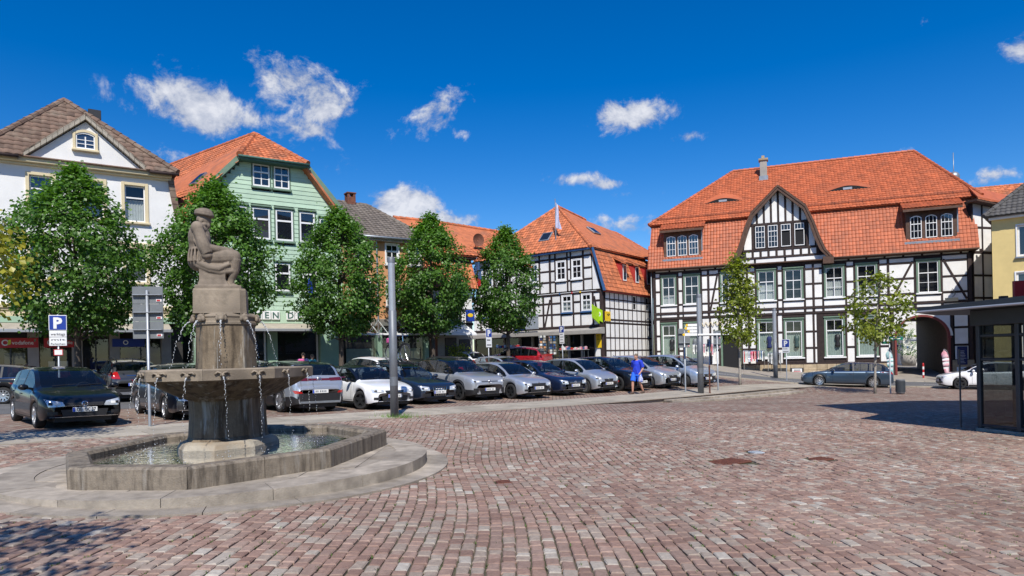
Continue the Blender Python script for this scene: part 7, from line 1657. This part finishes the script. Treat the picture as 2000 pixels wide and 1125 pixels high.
for k, (zz, w) in enumerate(((3.02, .48), (2.88, .52), (2.74, .40), (2.60, .62))):
    m = MB(); m.prism([(-.14, zz), (-.14, zz+.115), (-.14-w, zz+.115), (-.14-w-.06, zz+.057), (-.14-w, zz)], -.02, .0, 'y'); b = m.build('finger', 'sign_white', fs); m = MB(); m.prism([(-.14-w+.06, zz), (-.14-w+.06, zz+.115), (-.14-w, zz+.115), (-.14-w-.06, zz+.057), (-.14-w, zz)], -.024, -.0205, 'y'); m.build('tip', 'sign_yellow', b)
m = MB(); m.bbox(-.15, .9, -.02, 0, 2.60, 2.68); m.build('finger', 'sign_white', fs)
m = MB(); m.tube([(-.135, -.01, 2.5), (-.135, -.01, 3.16)], .02, 6); m.build('bracket', 'steel_grey', fs)
o = thing('marker_post', 'thin rusty iron post right of the middle pillar lamp', 'post', (8.85, 30.75, zg(8.85, 30.75, 1))); m = MB(); m.lathe([(.035, -.1), (.035, 1.2), (.045, 1.22), (.03, 1.27), (.001, 1.28)], 10); m.build('shaft', 'rust_iron', o, smooth=True); m = MB(); m.lathe([(.06, -.05), (.055, .03), (.035, .05)], 10); m.build('collar', 'rust_iron', o, smooth=True)
o = thing('thin_pole', 'thin grey pole with small sign before the shop doorway', 'pole', (11.6, 40.2, zg(11.6, 40.2))); post(o, 2.4, .03); slab(o, 'panel', 'sign_back', -.12, .12, .03, .045, 1.9, 2.35)
o = thing('street_name_sign', 'small green street name sign on a thin pole at the litter bin', 'sign', (17.93, 32.5, zg(17.93, 32.5))); post(o, 2.75, .035); slab(o, 'name_plate', 'sign_green', -.02, .62, -.05, -.035, 2.52, 2.68); slab(o, 'name_plate', 'sign_green', -.35, -.02, -.012, .012, 2.36, 2.48)
for b in ((.04, .5, -.053, -.0505, 2.58, 2.62),): slab(o, 'text_line', 'sign_white', *b, bev=.001)
o = thing('litter_bin', 'dark grey round litter bin beside the sparse young tree', 'bin', (18.12, 32.0, zg(18.12, 32.0))); m = MB(); m.lathe([(.001, .02), (.17, .02), (.185, .08), (.19, .62), (.2, .64), (.2, .67), (.17, .68), (.165, .6), (.001, .58)], 22); m.build('drum', 'steel_grey', o, smooth=True); m = MB(); [m.box(-.004+.19*math.cos(a)-.01, .004+.19*math.cos(a)+.01, .19*math.sin(a)-.01, .19*math.sin(a)+.01, .1, .6) for a in np.linspace(0, 6.283, 26)]; m.build('slats', 'frame_dark', o, kind='stuff')
def tear_flag(label, x, y, mat, flip, h=2.1):
    z = zg(x, y); o = thing('beach_flag', label, 'banner', (x, y, z+.05), rad(-21)); m = MB(); pts = []
    for k in range(14): t = k/13; pts.append((flip*(.55*math.sin(t*2.6)**1.4*(t > .45) * (t-.45)*1.6), 0, h*min(1, t*1.12) - (.30*max(0, t-.88)/.12))) 
    m.tube([(0, 0, 0), (0, 0, h*.5), (-flip*.03, 0, h*.8), (-flip*.12, 0, h*.95), (-flip*.28, 0, h)], .016, 6); m.build('mast', 'lamp_light_grey', o)
    f = MB(); L_ = []; n = 14
    for k in range(n+1):
        t = k/n; zz = .45 + (h-.45)*t; x0 = -flip*(.0 + .30*max(0, (t-.6)/.4)**2.2); w = (.14 + .24*math.sin(math.pi*min(1, t*.62 + .12)))*(1-max(0, (t-.8)/.2)**2*.95); L_ += [(x0, .02*math.sin(t*9), zz), (x0 - flip*w*.5, .05*math.sin(t*7+1), zz), (x0 - flip*w, .03*math.sin(t*8+2), zz - .12*t)]
    f.add(L_, [(3*k+j, 3*k+j+1, 3*k+3+j+1, 3*k+3+j) for k in range(n) for j in range(2) if k not in (3, 6, 8)]); fw_ = MB(); fw_.add(L_, [(3*k+j, 3*k+j+1, 3*k+3+j+1, 3*k+3+j) for k in (3, 6, 8) for j in range(2)]); c = f.build('cloth', mat, o, smooth=True); fw_.build('white_band', 'paint_white', o, smooth=True); so = c.modifiers.new('thick', 'SOLIDIFY'); so.thickness = .006
    g = MB(); 
    for k in (3, 4, 6, 7, 9): t = k/n; zz = .45+(h-.45)*t; g.box(-flip*.12-.05, -flip*.12+.14, -.06, -.05, zz, zz+.05)
    b = MB(); b.bbox(-.25, .25, -.05, .05, -.05, 0); b.bbox(-.05, .05, -.25, .25, -.045, -.002); b.build('foot', 'frame_dark', o)
    st = MB(); [st.box(-flip*.10-.10, -flip*.10+.08, .045+.0, .05, .8+.17*k, .85+.17*k) for k in range(6)]
    return o
mk('banner_teal', (.12, .42, .40), .8, .0, 3, col2=(.70, .78, .76)); mk('banner_pink', (.55, .05, .14), .8, .0, 3.2, col2=(.75, .60, .62))
tear_flag('pale teal teardrop banner left of the archway', 25.05, 45.0, 'banner_teal', 1); tear_flag('pink teardrop banner standing right inside the archway', 29.1, 45.6, 'banner_pink', 1)
o = thing('bollard', 'red and white bollard in the middle of the archway', 'bollard', (28.75, 47.9, zg(28.75, 47.9)+.05)); 
for k in range(5): m = MB(); m.lathe([(.06, .2*k), (.06, .2*(k+1)-.002)], 12); m.build('band', ('sign_red', 'paint_white')[k % 2], o, smooth=True)
m = MB(); m.lathe([(.06, 1.0), (.04, 1.04), (.001, 1.05)], 12); m.build('cap', 'sign_red', o, smooth=True)
# ---- clothes racks, card racks, goods in front of the shops
ORD = ['first', 'second', 'third', 'fourth', 'fifth', 'sixth', 'seventh', 'eighth', 'ninth', 'tenth', 'eleventh', 'twelfth', 'thirteenth', 'fourteenth', 'fifteenth', 'sixteenth', 'seventeenth', 'eighteenth', 'nineteenth', 'twentieth']
CN = {'curtain': 'white', 'sign_red': 'red', 'cloth_navy': 'navy', 'trim_blue': 'blue', 'lamp_glass': 'pale grey', 'paint_red': 'dark red', 'sign_back': 'grey', 'curtain_green': 'pale green', 'banner_pink': 'pink', 'plastic_black': 'black', 'paint_white': 'white'}
GCOL = ['curtain', 'sign_red', 'cloth_navy', 'trim_blue', 'curtain', 'lamp_glass', 'paint_red', 'sign_back', 'curtain_green', 'banner_pink']
HU = (.9325, -.3612)
def hf(a, b): return (HF[0][0] + HF[1][0]*a - HF[1][1]*b, HF[0][1] + HF[1][1]*a + HF[1][0]*b)
def clothes_rack(label, a0, a1, b, glabel, seed, palette=GCOL):
    rng = random.Random(seed); x, y = hf(a0, b); z = zg(x, y)+.05; o = thing('clothes_rack', label, 'clothes rack', (x, y, z), math.atan2(HU[1], HU[0])); w = a1-a0; m = MB()
    m.tube([(0, 0, 1.45), (w, 0, 1.45)], .018, 6)
    for xx in (.05, w-.05): m.tube([(xx, 0, .08), (xx, 0, 1.45)], .018, 6); m.tube([(xx, -.28, .08), (xx, .28, .08)], .018, 6)
    m.build('frame', 'chrome', o); n = int(w/.105)
    for k in range(n):
        q = hf(a0 + .08 + k*(w-.16)/max(1, n-1), b); h = rng.uniform(.55, .85); t = thing('garment', glabel, 'garment', (q[0], q[1], z+1.44), math.atan2(HU[1], HU[0]) + rng.gauss(0, .12), label + ' garments'); c = rng.choice(palette); t['label'] = CN.get(c, 'plain') + ' garment, ' + ORD[k] + ' from left on the ' + glabel
        g = MB(); prof = [(-.04, .04, 0), (-.06, .20, -.06), (-.055, .24, -.10), (-.06, .17, -.28), (-.07, .18, -h)]; V = []
        for (xx, hw, zz) in prof: V += [(-.03+rng.gauss(0, .006), -hw, zz), (.03+rng.gauss(0, .006), -hw, zz), (.03, hw, zz), (-.03, hw, zz)]
        fs_ = []
        for i in range(4): fs_ += [(i*4+j, i*4+(j+1) % 4, (i+1)*4+(j+1) % 4, (i+1)*4+j) for j in range(4)]
        g.add(V, fs_ + [(0,1,2,3), (19,18,17,16)]); g.build('cloth', c, t, smooth=True); hk = MB(); hk.tube([(0, 0, 0), (0, 0, .04), (0, .02, .06)], .006, 4); hk.build('hook', 'chrome', t)
clothes_rack('rack of pale garments left of the shop doorway', 3.15, 5.0, -.9, 'rack left of the doorway', 1)
clothes_rack('rack of red and white garments right of the shop doorway', 7.0, 8.6, -1.0, 'rack right of the doorway', 2)
clothes_rack('rack of black and white patterned garments at the far right', 8.75, 9.75, -1.15, 'outermost right rack', 3, ['cloth_navy', 'sign_back', 'plastic_black', 'curtain'])
def cf(a, b): return (7.0 + .8*a + .6*b, 52.0 - .6*a + .8*b)
def card_rack(label, a, b, seed):
    rng = random.Random(seed); x, y = cf(a, b); o = thing('card_rack', label, 'card rack', (x, y, zg(x, y)), math.atan2(-.6, .8)); m = MB(); m.tube([(0, 0, 0), (0, 0, 1.95)], .03, 8); m.lathe([(.001, 0), (.3, 0), (.3, .04), (.001, .05)], 14); m.build('stand', 'frame_dark', o)
    for r in range(7):
        for k in range(6):
            a_ = k*math.pi/3 + .2; M = Matrix.Translation((0, 0, .55 + r*.21)) @ Matrix.Rotation(a_, 4, 'Z') @ Matrix.Translation((0, -.27, 0)); c = MB(); c.bbox(-.1, .1, -.02, .0, -.08, .08, .006, M); c.build('card', rng.choice(['curtain', 'paint_white', 'sign_back', 'stone_strip', 'curtain', 'trim_blue', 'plaster_orange', 'cloth_navy']), o)
card_rack('tall revolving card rack left of the parking sign at the shop', -4.75, -1.3, 1); card_rack('tall revolving card rack right beside the shop parking sign', -3.9, -1.2, 2)
def goods_table(label, a0, a1, b, seed):
    rng = random.Random(seed); x, y = cf(a0, b); o = thing('display_table', label, 'table', (x, y, zg(x, y)), math.atan2(-.6, .8)); w = a1-a0; slab(o, 'table_top', 'plaster_grey', 0, w, -.35, .35, .78, .82)
    for xx in (.05, w-.1):
        for yy in (-.3, .26): slab(o, 'leg', 'frame_dark', xx, xx+.05, yy, yy+.05, 0, .78)
    for k in range(int(w/.16)):
        q = cf(a0 + .1 + k*.16, b + rng.uniform(-.12, .12)); h = rng.uniform(.12, .3); c1 = rng.choice(['curtain', 'paint_white', 'banner_pink', 'sign_red', 'curtain', 'trim_blue']); t = thing('merchandise_box', CN[c1] + ' packet, ' + ORD[k] + ' from left on the ' + label, 'box', (q[0], q[1], o.location.z+.82), math.atan2(-.6, .8)+rng.gauss(0, .1), 'goods on the ' + label); slab(t, 'carton', c1, -.065, .065, -.11, .11, .002, h); slab(t, 'lid', rng.choice(['paint_white', 'sign_back', 'sign_yellow']), -.05, .05, -.09, .09, h+.001, h+.012)
goods_table('goods table under the corner shop windows', -3.3, -.9, -1.0, 4); goods_table('goods table left of the dark shop entrance', -9.6, -7.2, -1.0, 5)
# ---- yard behind the archway
o = thing('garden_parasol', 'grey parasol over a table in the yard behind the arch', 'parasol', (*hf(22.6, 19), zg(*hf(22.6, 19)))); m = MB(); m.tube([(0, 0, 0), (0, 0, 2.7)], .03, 8); m.build('mast', 'paint_white', o); m = MB(); m.lathe([(.02, 2.75), (1.2, 2.35), (1.2, 2.2), (1.18, 2.34), (.02, 2.7)], 8); m.build('canopy', 'lamp_light_grey', o)
bush('yard_shrub', 'green leafy shrub in the sunny yard behind the arch', *hf(22.0, 23), .0, 1.4, 3.6, 'leaf_linden', 31, 110)
o = thing('dark_cone', 'dark cone-shaped closed tent standing in the archway yard', 'tent', (*hf(22.0, 14.5), zg(*hf(22.0, 14.5)))); m = MB(); m.lathe([(.001, 2.0), (.25, 1.95), (.75, .35), (.72, .3), (.001, .3)], 14); m.build('cover', 'frame_dark', o, smooth=True); m = MB(); [m.tube([(.6*math.cos(a), .6*math.sin(a), 0), (.6*math.cos(a), .6*math.sin(a), .32)], .03, 6) for a in (.5, 2.1, 3.7, 5.3)]; m.build('legs', 'paint_white', o)
bt = thing('bunting', 'string of blue and white pennants hung across the yard', 'bunting', (*hf(19.0, 16), 2.45), math.atan2(HU[1], HU[0])); m = MB(); cp = [(k*.28, 0, -.55*math.sin(math.pi*k/14)) for k in range(15)]; m.tube(cp, .008, 4); m.build('string', 'paint_white', bt)
for k in range(14): m = MB(); a, b = Vector(cp[k]), Vector(cp[k+1]); m.prism([(a.x+.03, a.z), (b.x-.03, b.z), ((a.x+b.x)/2, (a.z+b.z)/2-.26)], -.004, .004, 'y'); m.build('pennant', ('trim_blue', 'paint_white', 'curtain_green')[k % 3], bt)
# ================================================================== kiosk at the right edge
def build_kiosk():
    K0 = Vector((10.92, 16.0, 0)); kd = Vector((.21, -.978, 0)).normalized(); ke = Vector((-kd.y, kd.x, 0)); zf = zg(10.92, 16.0)
    K = thing('kiosk', 'glazed steel information kiosk with flat overhanging roof at the right edge', 'kiosk', (K0.x, K0.y, zf), math.atan2(kd.y, kd.x))   # x along west wall (towards camera), y to the east
    H = 2.80
    slab(K, 'floor', 'stone_slab', -.1, 6.0, -.06, 3.2, -.1, .05)
    for x in (0, .98, 1.18, 2.2, 3.2, 4.2, 5.2): slab(K, 'post', 'frame_dark', x-.05, x+.05, -.05, .06, .05, H)
    for y in (1.0, 2.0, 3.0): slab(K, 'post', 'frame_dark', -.05, .05, y-.04, y+.04, .05, H)
    for z in (.12, 1.65, 2.2): 
        slab(K, 'rail', 'frame_dark', 0.051, 5.9, -.03, .03, z-.03, z+.03); slab(K, 'rail', 'frame_dark', -.03, .03, .061, 3.0, z-.03, z+.03)
    for (a, b) in ((.05, .93), (1.23, 2.15), (2.25, 3.15), (3.25, 4.15), (4.25, 5.15)):
        m = MB(); m.quad((a, 0.0, .15), (b, 0.0, .15), (b, 0.0, H), (a, 0.0, H)); m.build('pane', 'glass_kiosk', K)
    for (a, b) in ((.06, .96), (1.04, 1.96), (2.04, 2.96)): m = MB(); m.quad((0, a, .15), (0, b, .15), (0, b, H), (0, a, H)); m.build('pane', 'glass_kiosk', K)
    slab(K, 'beam', 'frame_dark', -.12, 6, -.12, .10, H-.36, H-.002); slab(K, 'beam', 'frame_dark', -.12, .10, .101, 3.2, H-.36, H-.002)
    slab(K, 'wall', 'timber_brown', 2.2, 6, 2.9, 3.0, .05, H); slab(K, 'pillar', 'brick_dark', .45, .75, .9, 1.2, .05, H-.3)
    p = slab(K, 'poster', 'sign_white', 1.35, 2.1, .10, .12, .65, 1.62); slab(p, 'poster_field', 'curtain_green', 1.42, 2.03, .085, .099, .75, 1.5, bev=.002)
    sl = MB(); [sl.box(1.2, 2.15, .10, .115, 1.72+k*.06, 1.75+k*.06) for k in range(12)]; sl.build('blind', 'lamp_light_grey', K, kind='stuff')
    R = MB(); tip = (9.82, 16.55); plan = [tip, (11.55, 10.6), (16.5, 11.8), (16.5, 19.3), (11.2, 18.0)]
    Mi = Matrix.Rotation(-math.atan2(kd.y, kd.x), 3, 'Z'); lp = [Mi @ Vector((x-K0.x, y-K0.y, 0)) for x, y in plan]
    zt_ = [H+.12, H+.26, H+.30, H+.30, H+.16]; n = 5; V = [(q.x, q.y, H) for q in lp] + [(q.x, q.y, z) for q, z in zip(lp, zt_)]
    R.add(V, [tuple(range(n-1, -1, -1)), tuple(range(n, 2*n))] + [(i, (i+1) % n, n+(i+1) % n, n+i) for i in range(n)]); R.build('roof', 'frame_dark', K)
    f = MB(); 
    for i in (0, 4): a, b = lp[i], lp[(i+1) % n]; f.tube([(a.x, a.y, H+.02), (b.x, b.y, H+.02)], .03, 6)
    f.build('roof_edge', 'lamp_light_grey', K)
    q = Mi @ Vector((11.95-K0.x, 15.9-K0.y, 0)); s = MB(); Rm = Matrix.Translation((q.x, q.y, 0)) @ Matrix.Rotation(-math.atan2(kd.y, kd.x) + rad(-8), 4, 'Z'); s.bbox(-.25, .45, -.05, .05, H+.24, H+.66, .01, Rm); sg = s.build('info_sign', 'sign_red', K)
    t = text_mb('i', .48, .02, bold=.02); t.v = [tuple(Rm @ Vector((x+.02, y-.062, z+H+.28))) for x, y, z in t.v]; t.build('letter', 'sign_white', sg)
    m = MB(); m.bbox(-.55, -.38, -.05, .05, H+.2, H+.32, .01, Rm); m.build('roof_box', 'plastic_black', K)
    dp = MB(); dp.tube([(-.25, -.3, 0.05), (-.25, -.3, 1.9)], .02, 6); dp.build('rail_post', 'frame_dark', K)
build_kiosk()
# ================================================================== people
def person(label, x, y, heading, shirt, shorts, pose='walk', h=1.78, bag=None, z=None, backpack=None, cap=None):
    z = zg(x, y, 1) if z is None else z; o = thing('person', label, 'person', (x, y, z), math.atan2(heading[1], heading[0]) + math.pi/2); o.scale = (h/1.78,)*3
    v = Vector
    if pose == 'walk': feet = {-1: (v((-.10, -.08, .93)), v((-.11, -.20, .52)), v((-.12, -.20, .09))), 1: (v((.10, .0, .93)), v((.12, .02, .50)), v((.13, .24, .12)))}
    else: feet = {-1: (v((-.10, 0, .93)), v((-.11, -.02, .5)), v((-.11, 0, .09))), 1: (v((.10, 0, .93)), v((.11, -.02, .5)), v((.11, .02, .09)))}
    hands = {-1: (v((-.21, .0, 1.43)), v((-.30, .10, 1.16)), v((-.27, .02, .92))), 1: (v((.21, .0, 1.43)), v((.29, .05, 1.15)), v((.27, -.14, .95)))}
    B = MB()
    B.tube([v((0, 0, .90)), v((0, .01, 1.1)), v((0, .01, 1.35)), v((0, .0, 1.46)), v((0, -.01, 1.52))], [.155, .15, .165, .12, .06], 12); B.tube([v((0, -.01, 1.48)), v((0, -.04, 1.58))], [.062, .055], 10)
    hd = v((0, -.065, 1.665)); M = Matrix.Rotation(rad(22), 3, 'X')
    def hb(c, r): B.ball(tuple(hd + M @ v(c)), *r, 12, 9)
    hb((0, 0, 0), (.076, .095, .115)); hb((0, -.03, -.05), (.058, .07, .07)); hb((0, -.10, -.02), (.016, .024, .03)); hb((0, -.085, -.075), (.03, .02, .012)); hb((0, -.075, .03), (.06, .03, .015))
    for s in (-1, 1): hb((s*.078, .01, -.01), (.012, .022, .032)); hb((s*.032, -.085, .01), (.016, .012, .009))
    for s in (-1, 1):
        hp, kn, an = feet[s]; B.tube([hp, hp.lerp(kn, .5), kn, kn.lerp(an, .35), an, an + v((0, 0, -.03))], [.10, .085, .058, .06, .038, .04], 10); B.tube([an + v((0, .05, -.04)), an + v((0, -.06, -.055)), an + v((s*.01, -.17, -.065))], [.036, .038, .028], 8)
        sh, el, ha = hands[s]; B.tube([sh, sh.lerp(el, .5), el, el.lerp(ha, .4), ha], [.062, .05, .042, .042, .028], 9)
        d = (ha-el).normalized(); side = v((s, 0, 0)); B.ball(tuple(ha + d*.04), .022, .038, .048, 8, 6)
        for k in range(4): f0 = ha + d*.075 + v((0, (k-1.5)*.019, 0)); ln = (.055, .065, .06, .045)[k]; B.tube([f0, f0 + d*ln*.55 - side*.008, f0 + d*ln*.9 - side*.026], [.0095, .009, .007], 6)
        B.tube([ha + d*.02 + v((0, -.03, 0)), ha + d*.05 + v((0, -.055, 0)) - side*.01, ha + d*.075 + v((0, -.055, 0)) - side*.02], [.011, .010, .008], 6)
    remesh(B.build('body', 'skin', o), .011, 1)
    S = MB(); S.tube([v((0, 0, .86)), v((0, 0, .95)), v((0, .005, 1.12)), v((0, .01, 1.34)), v((0, .0, 1.46)), v((0, -.01, 1.505))], [.19, .188, .178, .185, .135, .085], 14); S.ball((0, .0, 1.36), .215, .125, .11)
    for s in (-1, 1): sh, el, ha = hands[s]; S.tube([sh + v((-s*.06, 0, .02)), sh, sh.lerp(el, .5), sh.lerp(el, .88)], [.085, .088, .08, .082], 10)
    for k in range(5): S.tube([v((-.12+k*.06, -.17, .9)), v((-.10+k*.05, -.185, 1.05)), v((-.06+k*.03, -.17, 1.2))], [.012, .014, .008], 5)
    remesh(S.build('shirt', shirt, o), .013, 2)
    P = MB(); P.tube([v((0, 0, .80)), v((0, 0, .93)), v((0, 0, .985))], [.19, .185, .16], 14)
    for s in (-1, 1): hp, kn, an = feet[s]; P.tube([hp + v((0, 0, .02)), hp.lerp(kn, .5), hp.lerp(kn, .86)], [.12, .122, .125], 12)
    remesh(P.build('shorts', shorts, o), .014, 2)
    for s in (-1, 1):
        an = feet[s][2]; F_ = MB(); F_.tube([an + v((0, .075, -.045)), an + v((0, -.04, -.045)), an + v((s*.01, -.13, -.055)), an + v((s*.01, -.205, -.068))], [.045, .05, .046, .026], 9); F_.tube([an + v((0, .01, .03)), an + v((0, .01, -.03))], [.05, .052], 9); remesh(F_.build('shoe', 'shoe', o), .012, 1)
    Hh = MB(); Hh.ball(tuple(hd + M @ v((0, .022, .035))), .082, .095, .098, 12, 9)
    for s in (-1, 1): Hh.ball(tuple(hd + M @ v((s*.07, .03, .0))), .02, .05, .05)
    remesh(Hh.build('hair', cap or 'hair_grey', o), .011, 1)
    if bag:
        ha = hands[1][2]; p = o.matrix_basis @ (ha + v((0.02, 0, -.08))) if False else None
        m = MB(); b = v((.29, -.17, .84)); rings = []
        for (zz, rx, ry) in ((.0, .02, .02), (-.05, .06, .05), (-.14, .11, .075), (-.24, .12, .08), (-.30, .10, .06), (-.315, .01, .01)):
            rings.append([(b.x + rx*math.cos(a)*(1+.12*math.sin(3*a)), b.y + ry*math.sin(a)*(1+.1*math.cos(4*a)), b.z + zz) for a in np.linspace(0, 2*math.pi, 12, endpoint=False)])
        loft(m, rings)
        loc = Vector((x, y, z)); bg = thing('carrier_bag', 'crumpled white and blue bag held by the walking man', 'bag', (x, y, z), o.rotation_euler.z); bg.scale = o.scale; m.build('bag_body', bag, bg, smooth=True); m = MB(); m.tube([(b.x, b.y, b.z), (b.x-.01, b.y, b.z+.07), (b.x, b.y+.03, b.z+.09), (b.x+.01, b.y+.02, b.z)], .006, 5); m.build('handle', bag, bg)
    if backpack:
        m = MB(); m.bbox(-.16, .16, .14, .32, 1.02, 1.46, .06); bp = thing('backpack', 'bright backpack worn by the person behind the fountain', 'backpack', (x, y, z), o.rotation_euler.z); m.build('pack', backpack, bp); m = MB(); m.bbox(-.12, .12, .321, .37, 1.06, 1.26, .03); m.build('pocket', 'trim_blue', bp)
    return o
mk('bag_white', (.75, .76, .80), .6, .0, 14, col2=(.10, .16, .55)); mk('pack_pink', (.62, .10, .30), .7, .15, 8); mk('shirt_teal', (.06, .30, .38), .8, .1, 8); mk('shirt_orange', (.60, .25, .06), .8, .1, 8)
person('man in royal blue shirt and shorts walking with a carrier bag', 5.56, 30.5, (-.72, -.69), 'shirt_blue', 'shorts_blue', bag='bag_white')
person('person in dark shirt seen from behind with bright backpack', -10.35, 33.9, (.1, 1), 'cloth_navy', 'cloth_navy', 'stand', 1.74, backpack='pack_pink')
person('person in teal shirt beside the backpack wearer', -9.95, 34.0, (.3, 1), 'shirt_teal', 'cloth_navy', 'stand', 1.68)
person('person in orange shirt under the trees near the shrub', -4.75, 43.0, (.6, -.7), 'shirt_orange', 'plastic_black', 'stand', 1.75)
# ================================================================== bicycle on the roof rack of the dark blue estate
def build_bike():
    bpy.context.view_layer.update()
    M = audi.matrix_world; off = M @ Vector((.15, .12, 1.50)); rz = audi.rotation_euler.z
    rk = thing('roof_rack', 'black roof bars with bicycle carrier on the dark blue estate', 'roof rack', tuple(M @ Vector((.15, 0, 1.40))), rz); m = MB()
    for x in (-.45, .45): m.bbox(x-.03, x+.03, -.62, .62, .02, .06)
    rk_o = m.build('cross_bar', 'plastic_black', rk); m = MB(); m.bbox(-.8, .8, .09, .15, .062, .10); m.tube([(-.1, .03, .08), (-.1, .05, .8)], .018, 6); m.build('carrier', 'plastic_black', rk)
    for x in (-.45, .45):
        for y in (-.58, .58): m = MB(); m.bbox(x-.05, x+.05, y-.05, y+.05, -.06, .02); m.build('clamp', 'plastic_black', rk)
    B = thing('bicycle', 'black trekking bicycle standing upright on the car roof', 'bicycle', tuple(off), rz); R = .345
    wh = []
    for cx in (-.53, .53):
        m = MB(); n = 30; m.tube([(cx + R*math.cos(a), 0, R + R*math.sin(a)) for a in np.linspace(0, 2*math.pi, n+1)], .019, 6, caps=False); w = m.build('wheel', 'rubber', B, smooth=True); m = MB()
        for k in range(18): a = k*math.pi/9; m.tube([(cx, 0, R), (cx + (R-.02)*math.cos(a), 0, R + (R-.02)*math.sin(a))], .003, 3, caps=False)
        m.tube([(cx + (R-.02)*math.cos(a), 0, R + (R-.02)*math.sin(a)) for a in np.linspace(0, 2*math.pi, n+1)], .009, 5, caps=False); m.build('spokes', 'rim_silver', w, kind='stuff'); m = MB(); m.tube([(cx + (R+.035)*math.cos(a), 0, R + (R+.035)*math.sin(a)) for a in np.linspace(.2, 2.6, 14)], .02, 5); m.build('mudguard', 'plastic_black', B)
    bb = (.08, 0, .30); st = (.22, 0, .82); hd = (-.38, 0, .80); fk = (-.53, 0, R); rr_ = (.53, 0, R); m = MB()
    for a, b, r in ((bb, st, .018), (bb, hd, .02), (st, hd, .017), (hd, fk, .014), (bb, rr_, .011), (st, rr_, .010)): m.tube([a, b], r, 7)
    m.build('frame', 'plastic_black', B, smooth=True); m = MB(); m.tube([(-.38, 0, .80), (-.36, 0, 1.0)], .014, 6); m.tube([(-.28, -.30, 1.02), (-.36, -.14, 1.02), (-.36, .14, 1.02), (-.28, .30, 1.02)], .013, 6); m.build('handlebar', 'chrome', B); m = MB(); m.ball((.27, 0, .93), .14, .07, .03); m.tube([(.22, 0, .82), (.25, 0, .92)], .013, 6); m.build('saddle', 'plastic_black', B, smooth=True)
    m = MB(); m.lathe([(.09, -.01), (.095, 0), (.09, .01)], 16, (.08, -.03, .30), 'y'); m.tube([(.08, -.05, .30), (.02, -.06, .15)], .01, 5); m.tube([(.08, .05, .30), (.14, .06, .45)], .01, 5); m.build('crank', 'chrome', B); m = MB(); m.bbox(.36, .72, -.06, .06, .72, .74); m.tube([(.5, -.05, .72), (.53, -.04, R)], .006, 4); m.build('luggage_carrier', 'chrome', B)
    bg = thing('saddle_bag', 'pink bag strapped to the rear of the roof bicycle', 'bag', tuple(M @ Vector((.15+.54, .12, 1.50+.745))), rz); m = MB(); m.bbox(-.16, .16, -.10, .10, 0, .2, .03); m.build('bag_body', 'pack_pink', bg); m = MB(); m.bbox(-.17, .17, -.02, .02, .201, .215); m.build('strap', 'trim_blue', bg)
build_bike()
